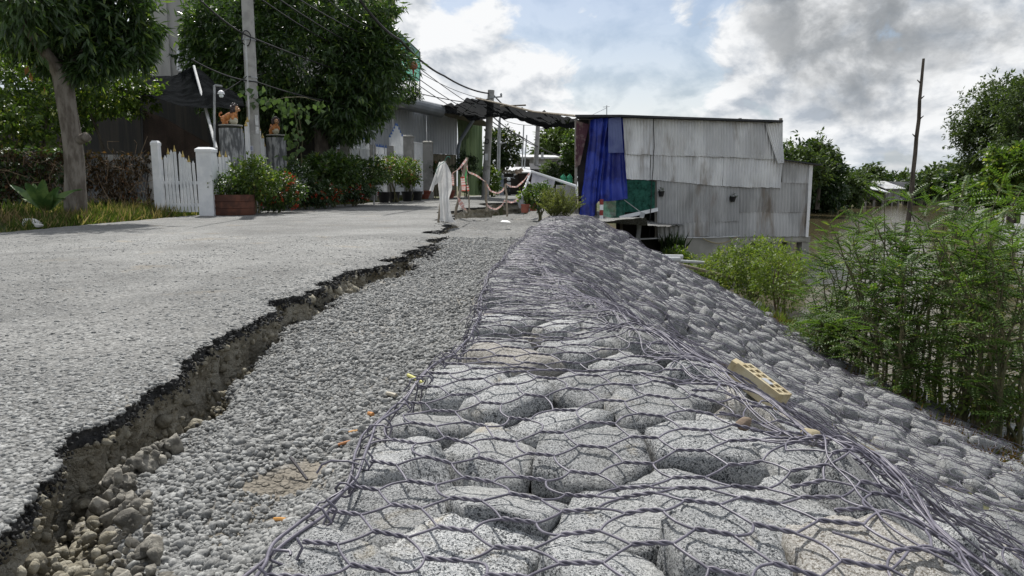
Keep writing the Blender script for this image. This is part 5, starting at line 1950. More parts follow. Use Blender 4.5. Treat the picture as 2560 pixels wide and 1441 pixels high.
cable([(900, 0, 17), (1000, 100, 21), (1110, 190, 27), (1222, 234, 33)], .035, 'thickest black cable swooping down to the leaning utility pole', .12)
cable([(1232, 236, 33), (1290, 290, 38), (1343, 316, 46)], .03, 'cable from the leaning pole to the far upright pole', .05)
cable([(500, 0, 12), (638, 98, 16.4), (1000, 222, 26), (1215, 262, 33)], .018, 'cable crossing in front of the mango crown from the coil on the pole', .08)
cable([(480, 150, 14), (640, 205, 16.4), (880, 262, 22)], .016, 'lowest cable strapped to the thick pole, below the mango crown', .08)
cable([(655, 0, 16), (850, 120, 22), (1020, 195, 27), (1170, 292, 34)], .016, 'cable running through the mango crown to the shed awning', .05)
cable([(700, 0, 16), (900, 120, 22), (1050, 200, 28), (1180, 282, 34)], .016, 'thin cable passing just under the green balcony net', .05)
cable([(750, 0, 16), (930, 95, 22), (1050, 172, 28), (1190, 270, 34)], .016, 'thin cable leaving the corner of the green balcony net', .05)
cable([(820, 0, 17), (960, 75, 22), (1050, 182, 29), (1220, 250, 33)], .012, 'faint cable sagging between balcony and leaning pole', .15)
cable([(1225, 285, 33), (1300, 340, 40), (1400, 392, 56)], .03, 'upper of the cables dropping behind the round tree', .1)
cable([(1225, 300, 33), (1300, 342, 40), (1345, 366, 46), (1420, 395, 60)], .025, 'lower of the cables dropping behind the round tree', .1)
cable([(1230, 268, 33), (1270, 305, 38), (1345, 312, 46)], .014, 'faint cable hanging below the canopy edge', .1)
cable([(620, 192, 16), (690, 175, 24)], .010, 'short stay wire from the conduit into the leaves', .02)
cable([(553, 232, 15.1), (618, 190, 16)], .010, 'thin lead from the yard lamp to the conduit', .02)

# ================================================================== PLANTS
L_MANGO = leaf_mat('mango_leaf', (.018, .042, .016), (.085, .145, .046), (.16, .23, .06), .92, .36, .36, .55)
L_TREE = leaf_mat('broad_leaf', (.022, .046, .014), (.08, .135, .032), (.16, .20, .045), .93, .36)
L_LEMON = leaf_mat('garden_leaf', (.035, .07, .015), (.13, .20, .04), (.24, .28, .06), .88, .42)
L_DARK = leaf_mat('dark_leaf', (.014, .034, .012), (.045, .08, .024), (.09, .13, .04), .95, .25)
L_FAR = leaf_mat('far_leaf', (.030, .052, .020), (.095, .135, .048), None, 1, .32, .6, .3)
L_FAR_PALE = leaf_mat('far_pale_leaf', (.045, .075, .022), (.12, .17, .05), None, 1, .35, .6, .3)
L_SESB = leaf_mat('feather_leaf', (.040, .085, .020), (.13, .21, .048), (.22, .25, .06), .95, .42, .5, .35, .8)
L_SHRUB = leaf_mat('shrub_leaf', (.055, .095, .018), (.19, .25, .055), (.26, .27, .07), .93, .42, .5, .35)
L_BUSH = leaf_mat('feathery_bush_leaf', (.065, .085, .022), (.18, .20, .065), (.24, .24, .09), .93, .42, .6, .3)
L_GRASS = leaf_mat('grass_blade', (.040, .070, .014), (.13, .17, .04), (.30, .25, .13), .80, .35, .6, .25, 2.0)
L_DRY = leaf_mat('dry_grass_blade', (.17, .12, .06), (.38, .31, .18), (.10, .12, .03), .9, .3, .7, .2)
L_BROWN = leaf_mat('brown_weed', (.075, .045, .018), (.20, .125, .05), (.10, .12, .03), .82, .3, .7, .2)
L_RED = leaf_mat('red_petal', (.34, .028, .018), (.52, .06, .03), None, 1, .3, .5, .3)
L_PINK = leaf_mat('pink_petal', (.42, .10, .12), (.55, .28, .20), None, 1, .3, .5, .3)
L_AGAVE = leaf_mat('strap_leaf', (.055, .11, .03), (.11, .18, .05), (.2, .17, .06), .88, .3, .4, .4)
M_BARK = pm('grey_bark', (.10, .085, .07), (.20, .18, .155), 9, .95, bump=.02, bscale=26, stretch=(1, 1, .3), c3=(.26, .25, .22), s3=3)
M_BARK_DARK = pm('dark_bark', (.05, .042, .034), (.10, .085, .07), 8, .95, bump=.012, bscale=26, stretch=(1, 1, .3))
M_STEM = pm('green_stem', (.07, .075, .035), (.13, .115, .06), 12, .8)
M_TWIG = pm('dry_twig', (.10, .07, .045), (.20, .15, .10), 9, .9)

# ---- near tree on the verge, upper left
q = P(182, 505, 11.6)
tr = empty('verge_tree', (q.x, q.y, .15), 'tree with a thick grey trunk and long drooping leaves on the grass verge', 'tree')
tb = lambda px, py, dy=0: P(px, py, 11.6 + dy)
mb = MB()
mb.tube([(q.x + .02, q.y, -.05), tb(188, 470), tb(186, 400), tb(178, 330), tb(166, 260), tb(157, 195), tb(150, 175)], [.185, .155, .145, .14, .14, .145, .13], 14)
mb.tube([tb(155, 195), tb(120, 140, -.2), tb(60, 60, -.5), tb(0, -20, -.8)], [.12, .09, .075, .06], 10)
mb.tube([tb(160, 190), tb(200, 120, .2), tb(240, 40, .4), tb(280, -60, .6)], [.10, .075, .06, .045], 10)
mb.tube([tb(155, 185), tb(160, 110, .5), tb(170, 0, .9)], [.09, .07, .05], 8)
mb.tube([tb(195, 352), tb(215, 343, -.1), tb(224, 350, -.1)], [.08, .075, .045], 10)
mb.build('trunk', M_BARK, tr, smooth=True)
pts, out = [], []
for i, (px, py, dy, rr, n) in enumerate(((60, 20, -.6, .75, 130), (180, 30, .2, .8, 170), (280, 60, .4, .7, 140), (345, 100, .5, .33, 50), (230, 120, .1, .55, 90), (290, 10, .5, .7, 120), (110, 100, .5, .5, 70), (20, -60, -.4, .9, 100), (240, -80, .3, 1.0, 160), (372, 70, .6, .2, 24), (340, 140, .3, .28, 34), (270, 150, .1, .28, 30), (150, 150, .3, .38, 50), (60, 90, .4, .5, 60), (205, 175, 0, .22, 22))):
    a, b_ = crown_points(tb(px, py, dy), (rr, rr, rr * .8), n, 300 + i, .2, .3)
    pts.append(a)
    out.append(b_)
B_, D_, L_, W_ = rosettes(np.concatenate(pts), np.concatenate(out), 9, .23, .026, 310, .75, .8, .04)
foliage('crown', B_, D_, L_, W_, L_MANGO, tr, seed=311)
dead = [tb(70, 165), tb(75, 180), tb(88, 160), tb(110, 215)]
foliage('dead_leaves', [p[:] for p in dead], [(-.4, 0, -1), (.1, 0, -1), (.3, 0, -1), (.05, 0, -1)], [.16, .18, .12, .12], [.035, .03, .03, .02], pm('dead_leaf', (.30, .15, .05), (.36, .2, .08), 20, .8, trans=.4), tr)

# ---- mango tree
q = P(806, 400, 21.5)
mt = empty('mango_tree', (q.x, q.y, .1), 'big dense mango tree with a broad dark crown behind the white fence', 'tree')
cc = P(735, 160, 22.2)
mb = MB()
mb.tube([(q.x, q.y, -.05), P(803, 350, 21.5), P(798, 300, 21.6), P(780, 200, 22)], [.24, .2, .19, .15], 12)
mb.tube([P(800, 320, 21.5), P(850, 250, 21.8), P(900, 180, 22)], [.14, .1, .08], 8)
mb.tube([P(800, 300, 21.6), P(700, 220, 22), P(600, 150, 22)], [.14, .1, .08], 8)
mb.tube([P(786, 395, 21.4), P(812, 330, 21.5)], [.07, .06], 8)
mb.build('trunk', M_BARK_DARK, mt, smooth=True)
crown('crown', cc, (3.15, 2.5, 2.35), 2300, 9, .27, .034, L_MANGO, mt, 400, .45, .55, .22, .06, 1.8,
      extra=[(P(900, 170, 21.6), (1.25, 1.3, 1.55), 620), (P(560, 110, 22), (1.15, 1.2, 1.6), 520), (P(800, 20, 22), (2.6, 1.6, 1.3), 700), (P(870, 265, 21.3), (.85, 1.0, 1.0), 300), (P(690, 245, 21.5), (1.2, 1.0, .6), 260), (P(945, 170, 21.5), (.42, .9, 1.0), 160)])

# ---- garden trees on the left
def bush(name, label, px, py, Y_, rx, rz_, n, per, L, Wd, mat, seed, cat='tree', stem=True, ry=None, droop=.2, group=None, inner=.4, lump=.3, extra=None, ground=.05, smat=None, stem_r=.05):
    c = P(px, py, Y_)
    o = empty(name, (c.x, c.y, ground), label, cat, group)
    crown('crown' if cat == 'tree' else 'foliage', c, (rx, ry or rx, rz_), n, per, L, Wd, mat, o, seed, droop, inner, lump, .04, 2.2, extra)
    if stem:
        mb = MB()
        r2_ = random.Random(seed)
        k = 1 if cat == 'tree' else 5
        for i in range(k):
            e = c + Vector((r2_.gauss(0, .35) * rx, r2_.gauss(0, .3) * rx, r2_.uniform(-.1, .5) * rz_))
            b0 = Vector((c.x + r2_.gauss(0, .12) * rx, c.y + r2_.gauss(0, .1) * rx, ground - .05))
            mb.tube(curve(b0, e, 5, (r2_.gauss(0, .08) * rx, 0, 0), .02, seed + i), taper(stem_r if k == 1 else stem_r * .4, stem_r * .3 if k == 1 else stem_r * .15, 5), 6)
        mb.build('trunk' if cat == 'tree' else 'stems', smat or M_BARK_DARK, o, smooth=True)
    return o


bush('garden_tree', 'leafy tree with bright yellow green leaves at the far left edge', 30, 230, 15.5, 1.25, 1.35, 620, 8, .15, .038, L_LEMON, 420)
bush('garden_tree', 'rounded green garden tree directly right of the grey verge trunk', 275, 215, 16.5, 1.0, .75, 520, 8, .13, .036, L_LEMON, 424)
bush('garden_tree', 'dark garden tree behind the grey verge trunk', 130, 210, 18, 1.5, 1.4, 560, 8, .17, .04, L_TREE, 428)
bush('garden_tree', 'tall dark tree behind the upper left leaves', 40, 60, 20, 2.2, 1.8, 520, 8, .2, .045, L_DARK, 432)
bush('garden_shrub', 'small pale green shrub below the left garden trees', 30, 330, 15.2, .55, .4, 150, 8, .10, .028, L_LEMON, 436, 'shrub')
# dark back of the garden
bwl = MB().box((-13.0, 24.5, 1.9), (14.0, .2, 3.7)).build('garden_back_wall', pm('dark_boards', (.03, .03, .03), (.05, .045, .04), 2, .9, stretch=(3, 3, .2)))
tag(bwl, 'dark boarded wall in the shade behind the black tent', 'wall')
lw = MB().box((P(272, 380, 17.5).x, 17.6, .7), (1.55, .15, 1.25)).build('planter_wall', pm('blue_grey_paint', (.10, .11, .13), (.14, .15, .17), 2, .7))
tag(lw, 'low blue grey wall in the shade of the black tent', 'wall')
tent = cloth('black_tent', [P(338, 188, 21), P(400, 190, 21), P(442, 184, 20.5), P(483, 167, 18.5), P(520, 188, 18.5), P(545, 212, 18.3), P(605, 240, 18.5)],
             [P(338, 236, 16.4), P(400, 247, 16), P(450, 262, 16), P(483, 269, 16), P(530, 270, 16), P(570, 270, 16), P(615, 266, 16.4)], M_BLACKCLOTH, nu=50, nv=14, fold=.03, seed=41, freq=5, sag=.08, wr=.04, tight_top=False)
tag(tent, 'black shade net tent with a peak, left of the utility pole', 'tent')
d2 = cloth('dark_net', [P(352, 272, 16.3), P(420, 300, 16.2), P(470, 330, 16.1), P(525, 360, 16)], [P(352, 392, 16.3), P(420, 395, 16.2), P(470, 395, 16.1), P(525, 395, 16)], M_BROWNNET, nu=30, fold=.05, seed=42, freq=3)
tag(d2, 'dark brown net sagging under the black tent', 'net')
tp_ = MB().tube([P(352, 238, 16.3), P(358, 400, 16.3)], .03, 6).build('tent_post', M_BLACKPLASTIC)
tag(tp_, 'black post holding the left edge of the black tent', 'post')

# ---- wire fence grown over with dead vines, left
fA, fB = P(-40, 520, 12.6), P(384, 520, 14.0)
fz0, fz1 = .05, 1.15
wf = empty('vine_fence', ((fA.x + fB.x) / 2, (fA.y + fB.y) / 2, .1), 'old wire fence smothered in dead brown vines along the verge', 'fence')
mb = MB()
fd = (fB - fA)
nx = 58
for i in range(nx):
    a = fA + fd * (i / nx)
    for s in (1, -1):
        e = fA + fd * ((i + s * 5) / nx)
        mb.tube([(a.x, a.y, fz0), (e.x, e.y, fz1)], .004, 3, cap=False)
mb.build('wire', M_STEEL, wf)
for i in range(5):
    a = fA + fd * (i / 4.02 + .0)
    MB().box((a.x, a.y + .06, .55), (.10, .10, 1.2)).build('post', M_POLE, wf)
mb = MB()
rv = random.Random(9)
for i in range(330):
    t = rv.random()
    a = fA + fd * t
    z = rv.uniform(.1, 1.15) ** 1.0
    L = rv.uniform(.2, .6)
    e = Vector((a.x + rv.gauss(0, .25), a.y + rv.gauss(-.05, .07), max(.05, z + rv.gauss(-.15, .25))))
    mb.tube(curve((a.x, a.y + rv.gauss(-.03, .06), min(z, 1.2)), e, 3, (rv.gauss(0, .1), rv.gauss(0, .05), rv.gauss(0, .1)), .03, i), .006, 3, cap=False)
mb.build('dead_vines', M_TWIG, wf)
n = 5200
rr = np.random.default_rng(91)
t = rr.random(n)
hz = rr.random(n)
B_ = np.array(fA[:])[None] + np.array(fd[:])[None] * t[:, None] + rr.normal(0, .06, (n, 3))
B_[:, 2] = .1 + hz * 1.12
den = vnoise(np.stack([t * 14, hz * 4], -1), 92) > -.25
B_ = B_[den]
D_ = rr.normal(0, .6, B_.shape) + [0, -.2, -.7]
foliage('dry_leaves', B_, D_, rr.uniform(.05, .13, len(B_)), rr.uniform(.012, .03, len(B_)), leaf_mat('withered_leaf', (.022, .018, .012), (.085, .055, .032), (.16, .085, .045), .90, .2, .8, .2), wf, seed=93)
n = 2300
t = rr.random(n) ** 1.6 * .55
B_ = np.array(fA[:])[None] + np.array(fd[:])[None] * t[:, None] + rr.normal(0, .09, (n, 3))
B_[:, 2] = .1 + rr.random(n) ** .8 * 1.15
foliage('green_creeper', B_, rr.normal(0, .6, B_.shape) + [0, -.3, -.3], rr.uniform(.05, .10, n), rr.uniform(.02, .035, n), leaf_mat('creeper_leaf', (.02, .04, .015), (.06, .10, .035), (.14, .17, .05), .93), wf, seed=94)

# ---- strap-leaved plant
q = P(118, 535, 10.9)
ag = empty('agave', (q.x, q.y, .1), 'large strap leaved plant with browned tips beside the verge tree', 'plant')
leaves = [(112, 452, 62), (88, 462, 30), (150, 470, 26), (205, 476, 30), (70, 460, 14), (30, 465, 16), (132, 490, 22), (60, 500, 22), (165, 500, 22), (100, 500, 26)]
for i, (px, py, w_) in enumerate(leaves):
    e = P(px, py, 10.9 + (.25 if i % 2 else -.15))
    b0 = P(118 + (px - 118) * .08, 527, 10.9)
    ps = curve(b0, e, 7, (0, -.05, .06 if abs(px - 118) > 40 else 0))
    V, F = [], []
    sd_ = Vector((1, 0, 0))
    for k, p in enumerate(ps):
        t_ = k / 7
        hw = .105 * (math.sin(math.pi * min(1, .18 + t_ * .80)) ** .7) * (.8 + .01 * w_ / 3)
        V += [p - sd_ * hw + Vector((0, -.03, 0.02)), p, p + sd_ * hw + Vector((0, -.03, .02))]
    for k in range(7):
        for s in (0, 1):
            F.append((3 * k + s, 3 * k + s + 1, 3 * k + 4 + s, 3 * k + 3 + s))
    V = np.array([v[:] for v in V])
    nm = pm('strap_leaf_green', (.045, .10, .025), (.12, .19, .05), 5, .45, trans=.25, c3=(.30, .22, .10), s3=2.6, lo3=.62, hi3=.7)
    np_mesh('leaf', V, np.array(F), nm, ag, smooth=True)

# ---- grass and weeds
def blades(name, pts, L, Wd, mat, seed, lean=.35, parent=None):
    r = np.random.default_rng(seed)
    n = len(pts)
    D_ = np.stack([r.normal(0, lean, n), r.normal(0, lean, n), np.ones(n)], 1)
    up_ = np.stack([r.normal(0, 1, n), r.normal(0, 1, n), np.zeros(n)], 1)
    return foliage(name, pts, D_, L * r.uniform(.5, 1.2, n), Wd * r.uniform(.7, 1.2, n), mat, parent, .1, up_, seed)


def verge_pts(n, y0, y1, x_in, x_out, seed):
    r = np.random.default_rng(seed)
    y = y0 + (y1 - y0) * r.random(n)
    x = itp(y, XL_T) + 0.10 * vnoise(np.stack([y * 1.3, y * 0], -1), 8) - (x_in + (x_out - x_in) * r.random(n))
    z = ground_z(x, y) - .01
    return np.stack([x, y, z], 1)


v = verge_pts(9000, 8, 34, -.02, .9, 500)
v = v[vnoise(v[:, :2] * 1.3, 4) > -.5]
tag(blades('verge_grass', v, .10, .007, L_GRASS, 501, .5), kind='stuff')
v = verge_pts(5200, 8.0, 14.4, .15, 1.6, 503)
tag(blades('tall_weeds', v[vnoise(v[:, :2] * 1.1, 14) > -.15], .26, .010, L_GRASS, 504, .45), kind='stuff')
v = verge_pts(1700, 9.0, 14.3, .15, 1.1, 505)
tag(blades('dry_grass', v[vnoise(v[:, :2] * 1.6, 24) > 0], .30, .007, L_DRY, 506, .7), kind='stuff')
v = verge_pts(900, 8.5, 22, -.12, .35, 507)
rr = np.random.default_rng(508)
tag(foliage('leaf_litter', v + [0, 0, .02], rr.normal(0, 1, v.shape) * [1, 1, .1], rr.uniform(.03, .09, len(v)), rr.uniform(.01, .025, len(v)), L_DRY, None, seed=509), kind='stuff')
for k_, (px, py, s, lab) in enumerate(((80, 563, .13, 'flat grey stone on the grass at the road edge, far left'), (97, 566, .06, 'small white stone next to the flat grey one'), (178, 528, .08, 'white stone by the foot of the verge tree'), (552, 533, .09, 'white lump on the verge under the rusty drum'))):
    q = G(px, py, .03)
    dirs, fs = ICO[3]
    N = unit(np.random.default_rng(k_).normal(size=(12, 3)))
    rad = poly_stone(dirs, np.concatenate([N, np.eye(3), -np.eye(3)]), np.concatenate([np.random.default_rng(k_ + 9).uniform(.7, 1, 12), np.ones(6)]), 10)
    o = np_mesh('loose_stone', dirs * rad[:, None] * s * np.array([1.2, .8, .5]) + np.array(q[:]) + [0, 0, s * .2], fs, pm('pale_stone', (.40, .39, .37), (.55, .54, .52), 8, .8), smooth=True)
    tag(o, lab, 'stone')

# ---- rusty drum planter and street-side shrubs
q = P(585, 528, 14.0)
q.z = .0
dp = MB().lathe(q, [(.38, 0), (.40, .02), (.40, .14), (.415, .15), (.40, .16), (.40, .27), (.415, .28), (.40, .29), (.40, .40), (.37, .40), (.36, .33), (.05, .32)], 24).build('drum_planter', M_RUST, smooth=True)
tag(dp, 'rusty brown half drum used as a planter by the white pillar', 'planter')
SHR = [
    ('potted_shrub', 'low dark shrub growing in the rusty drum', 570, 462, 14.0, .36, .20, 150, 8, .075, .02, L_TREE, 520, None),
    ('roadside_shrub', 'bright yellow green shrub in front of the utility pole', 635, 450, 14.3, .48, .40, 330, 8, .085, .024, L_LEMON, 524, None),
    ('roadside_shrub', 'dense green shrub with red flower heads right of the utility pole', 690, 478, 15.2, .55, .38, 360, 8, .085, .024, L_TREE, 528, 'red'),
    ('roadside_shrub', 'dark leafy shrub in front of the second log pillar', 745, 462, 17.0, .5, .5, 260, 8, .10, .026, L_DARK, 532, None),
    ('papaya_shrub', 'tall drooping dark green shrub beneath the mango trunk', 830, 425, 18.8, .75, .42, 330, 8, .16, .035, L_TREE, 536, None),
    ('ixora_hedge', 'low hedge studded with red flower heads, nearer half', 795, 485, 17.5, .62, .26, 330, 8, .085, .022, L_DARK, 540, 'red'),
    ('ixora_hedge', 'low hedge studded with red flower heads, farther half', 880, 478, 19.5, .68, .28, 330, 8, .085, .022, L_DARK, 544, 'red'),
    ('roadside_shrub', 'dark green shrub between the ixora hedge and the blue tipped fence', 905, 435, 21.5, .7, .45, 300, 8, .12, .03, L_TREE, 548, None),
    ('bougainvillea', 'spreading shrub with scattered pink flowers before the arched gate', 985, 425, 24.0, .75, .42, 340, 8, .10, .028, L_LEMON, 552, 'pink'),
    ('bougainvillea', 'orange flowered shrub at the white door', 1022, 432, 25.5, .45, .5, 240, 8, .10, .028, L_LEMON, 556, 'pink'),
    ('potted_shrub', 'shrub in a red tub between door and green curtain', 1090, 428, 31.5, .65, .40, 220, 8, .12, .03, L_DARK, 560, 'pink'),
    ('potted_shrub', 'dark bushy plant at the foot of the green curtain', 1165, 410, 33.5, .6, .5, 200, 8, .13, .03, L_DARK, 564, None),
    ('balcony_plant', 'mixed pot plants crowded on the balcony above the gutter', 1020, 236, 31.2, .55, .38, 240, 8, .12, .02, L_TREE, 568, None),
]
for (nm, lab, px, py, Y_, rx, rz_, n, per, L, Wd, mat, sdn, fl) in SHR:
    hi_ = nm == 'balcony_plant'
    o = bush(nm, lab, px, py, Y_, rx, rz_, n, per, L, Wd, mat, sdn, 'plant' if 'potted' in nm or hi_ else 'shrub', ground=(4.2 if hi_ else .3 if nm == 'potted_shrub' and Y_ < 15 else .08), smat=M_STEM)
    if fl:
        c = P(px, py, Y_)
        a, b_ = crown_points(c, (rx * 1.0, rx * 1.0, rz_ * 1.0), 80 if fl == 'red' else 60, sdn + 3, .85, .2)
        s = (b_[:, 1] < .35)
        Bf, Df, Lf, Wf_ = rosettes(a[s], b_[s] + [0, -.3, .5], 9, .045, .013, sdn + 4, -.2, 1.0, .022)
        foliage('flowers', Bf, Df, Lf, Wf_, L_RED if fl == 'red' else L_PINK, o)
# climbing vine with round leaves on the pillar and pole
vn = empty('climbing_vine', P(730, 420, 17.5), 'climbing vine with big round leaves hanging beside the second log pillar', 'vine')
rr = np.random.default_rng(600)
VP = [(625, 240, 16.3, 14), (660, 235, 16.4, 8), (690, 260, 17, 20), (720, 270, 17.2, 16), (760, 265, 17.5, 16), (800, 262, 17.8, 8), (730, 330, 17.3, 14), (735, 370, 17.3, 16), (745, 300, 17.3, 8), (728, 400, 17.3, 10)]
Bl, Dl = [], []
for (px, py, Y_, n) in VP:
    for _ in range(n):
        Bl.append(P(px + rr.normal(0, 14), py + rr.normal(0, 11), Y_ + rr.normal(0, .2))[:])
        Dl.append((rr.normal(0, .4), rr.normal(-.5, .3), -1))
foliage('leaves', Bl, Dl, rr.uniform(.10, .19, len(Bl)), rr.uniform(.06, .095, len(Bl)), leaf_mat('vine_leaf', (.04, .08, .025), (.13, .20, .06), None, 1, .4), vn)
mb = MB()
mb.tube(curve(P(620, 240, 16.3), P(690, 245, 17), 6, (0, 0, -.1), .02, 1), .008, 4)
mb.tube(curve(P(690, 250, 17), P(800, 255, 17.8), 6, (0, 0, .1), .02, 2), .008, 4)
mb.tube(curve(P(728, 250, 17.3), P(735, 420, 17.3), 6, (0.1, 0, 0), .02, 3), .012, 4)
mb.tube(curve(P(745, 280, 17.4), P(752, 430, 17.4), 6, (0.05, 0, 0), .02, 4), .014, 5)
mb.build('stems', M_STEM, vn)
# pots along the door
for k_, (px, py, Y_, r0, mat, lab) in enumerate(((960, 492, 23.5, .20, M_BLACKPLASTIC, 'black plant pot at the left of the row before the gate'), (985, 490, 24.2, .2, M_BLACKPLASTIC, 'black plant pot in the middle of the row before the gate'), (1018, 490, 25.5, .2, M_BLACKPLASTIC, 'black plant pot before the white door'),
                                              (1066, 482, 31, .3, M_TERRA, 'red tub left of the plastic bag'), (1120, 483, 32, .32, M_TERRA, 'red tub behind the plastic bag'), (1042, 492, 26.5, .22, M_BLACKPLASTIC, 'black basin holding white plastic bags by the door'))):
    q = P(px, py, Y_)
    o = MB().lathe((q.x, q.y, .02), [(r0 * .75, 0), (r0, .30), (r0 * 1.06, .31), (r0 * 1.06, .35), (r0 * .9, .35), (r0 * .85, .28), (.02, .27)], 16).build('plant_pot', mat, smooth=True)
    tag(o, lab, 'pot', 'pots by the gates')
q = P(1040, 478, 26.5)
o = MB().ell((q.x, q.y, .40), (.17, .15, .14)).ell((q.x + .02, q.y, .52), (.04, .04, .10)).build('plastic_bag', pm('white_plastic', (.62, .63, .65), None, rough=.4, trans=.3), smooth=True)
tag(o, 'knotted white plastic bag in the black basin by the door', 'bag')
q = P(934, 470, 22)
o = MB().tube([(q.x, q.y, 0), P(933, 335, 22)], .022, 6).build('thin_pole', M_STEEL)
tag(o, 'thin grey pole standing among the flowering shrubs', 'pole')

# ================================================================== RIVERSIDE PLANTS
def compound_leaf(B, D, L, seed, pairs=9, ll=.028, lw=.0055):
    """feather leaves: arrays of leaflet bases and directions along each rachis"""
    r = np.random.default_rng(seed)
    n = len(B)
    D = unit(D)
    up = np.tile([0, 0, 1.0], (n, 1)) + r.normal(0, .35, (n, 3))
    S = unit(np.cross(D, up))
    U = unit(np.cross(S, D))
    Bs, Ds, Ls, Ws, Us = [], [], [], [], []
    for k in range(pairs):
        t = (k + 1) / (pairs + .4)
        c = B + D * (L * t)[:, None] - U * (L * .22 * t * t)[:, None]
        for s in (-1, 1):
            Bs.append(c)
            Ds.append(unit(S * s + D * .45 - U * .12))
            g = math.sin(math.pi * (.18 + .72 * t))
            Ls.append(np.full(n, ll * (.55 + .55 * g)) * r.uniform(.9, 1.1, n) * (L / .2))
            Ws.append(np.full(n, lw) * (L / .2))
            Us.append(U)
    # the rachis itself
    Bs.append(B); Ds.append(unit(D - U * .12)); Ls.append(L * 1.0); Ws.append(np.full(n, .0025)); Us.append(U)
    return np.concatenate(Bs), np.concatenate(Ds), np.concatenate(Ls), np.concatenate(Ws), np.concatenate(Us)


def feather_shrub(label, px, py_top, Y_, zb, nst, spread, seed, leaf_n=26, leafL=.27, xoff=0):
    c = P(px, py_top, Y_)
    root = empty('feather_leaved_shrub', (c.x, c.y, zb), label, 'shrub', 'feather leaved shrubs at the water edge')
    r = random.Random(seed)
    mb = MB()
    LB, LD, LLn = [], [], []
    H = c.z - zb
    for i in range(nst):
        b0 = Vector((c.x + r.gauss(0, .10), c.y + r.gauss(0, .12), zb - .05))
        h = H * r.uniform(.62, 1.0)
        e = Vector((c.x + r.gauss(0, spread) + xoff, c.y + r.gauss(0, spread * .8), zb + h))
        ps = curve(b0, e, 9, ((e.x - b0.x) * -.25, 0, .05), .02, seed * 50 + i)
        mb.tube(ps, taper(.016, .004, 9), 5, cap=False)
        nb = r.randint(7, 11)
        for k in range(nb):
            t = r.uniform(.12, .97)
            f = t * 9
            j = min(int(f), 8)
            p = ps[j].lerp(ps[j + 1], f - j)
            a = r.uniform(0, 6.283)
            bl = r.uniform(.12, .42) * (1.25 - t)+.08
            q = p + Vector((math.cos(a) * bl, math.sin(a) * bl, bl * r.uniform(.3, .9)))
            bp = curve(p, q, 4, (0, 0, -.02), .008, seed * 70 + k + i * 13)
            mb.tube(bp, taper(.006, .002, 4), 4, cap=False)
            m = r.randint(2, 4)
            for w in range(m):
                tt = r.uniform(.2, 1.0) * 4
                jj = min(int(tt), 3)
                o_ = bp[jj].lerp(bp[jj + 1], tt - jj)
                a2 = r.uniform(0, 6.283)
                LB.append(o_[:])
                LD.append((math.cos(a2), math.sin(a2), r.uniform(-.25, .7)))
                LLn.append(leafL * r.uniform(.6, 1.2))
        for w in range(8):
            a2 = r.uniform(0, 6.283)
            LB.append((e.x, e.y, e.z - r.uniform(0, .15)))
            LD.append((math.cos(a2), math.sin(a2), r.uniform(.1, 1.2)))
            LLn.append(leafL * r.uniform(.5, 1.0))
    mb.build('stems', M_STEM, root, smooth=True)
    Bq, Dq, Lq, Wq, Uq = compound_leaf(np.array(LB), np.array(LD), np.array(LLn), seed)
    foliage('leaves', Bq, Dq, Lq, Wq, L_SESB, root, .1, Uq, seed)
    return root


FS = [
    ('low feather leaved shrub reaching towards the stilts of the zinc house', 2090, 585, 8.6, -1.62, 7, .26, 1),
    ('feather leaved shrub between the stilts and the dead pole, second from the house', 2160, 500, 8.0, -1.62, 8, .28, 2),
    ('feather leaved shrub with its tip beside the far hut', 2195, 462, 7.4, -1.62, 8, .28, 3),
    ('tall feather leaved shrub standing in front of the dead pole', 2310, 455, 7.0, -1.62, 9, .30, 4),
    ('tallest feather leaved shrub right of the dead pole', 2400, 430, 7.2, -1.62, 9, .34, 5),
    ('feather leaved shrub with many bare lower stems over green water', 2450, 500, 6.3, -1.62, 9, .30, 6),
    ('feather leaved shrub at the right edge, nearest the camera', 2555, 560, 5.9, -1.62, 8, .30, 7),
    ('feather leaved shrub at the right edge, behind the nearest one', 2545, 470, 7.6, -1.62, 8, .34, 8),
    ('short spreading feather leaved shrub on the lower stones', 2080, 740, 7.9, -1.58, 7, .30, 9),
    ('low feather leaved shrub in front of the tall one by the dead pole', 2260, 640, 6.7, -1.6, 8, .30, 10),
]
for (lab, px, py, Y_, zb, n, sp, sdn) in FS:
    feather_shrub(lab, px, py, Y_, zb, n, sp, sdn)

# green shrubs below the house
bush('bank_shrub', 'bright green leafy shrub in front of the house stilts', 1885, 665, 13.2, .72, .50, 620, 8, .085, .016, L_SHRUB, 640, 'shrub', ground=-1.5, smat=M_STEM, lump=.4)
bush('bank_shrub', 'leafy green shrub left of the bright one, below the foundation wall', 1795, 680, 14.2, .60, .38, 420, 8, .085, .016, L_SHRUB, 644, 'shrub', ground=-1.4, smat=M_STEM, lump=.4)
bush('bank_shrub', 'olive green shrub thinning to brown twigs, nearest the feather leaved shrubs', 1950, 690, 12.0, .52, .52, 380, 8, .075, .012, L_SHRUB, 648, 'shrub', ground=-1.6, smat=M_TWIG, lump=.45)
bush('bank_shrub', 'small yellow green shrub at the foot of the foundation wall', 1690, 640, 15.5, .35, .15, 120, 8, .09, .02, L_LEMON, 652, 'shrub', ground=-1.0, smat=M_STEM)
bush('bank_shrub', 'low green shrub with pale leaves on the lowest stones at the right', 2410, 985, 6.6, .50, .18, 190, 7, .06, .014, L_SHRUB, 656, 'shrub', ground=-1.7, smat=M_STEM)
bush('bank_shrub', 'low green shrub spilling onto the stones at the right edge', 2530, 1000, 6.2, .40, .18, 150, 7, .06, .014, L_SHRUB, 660, 'shrub', ground=-1.7, smat=M_STEM)
rr = np.random.default_rng(700)


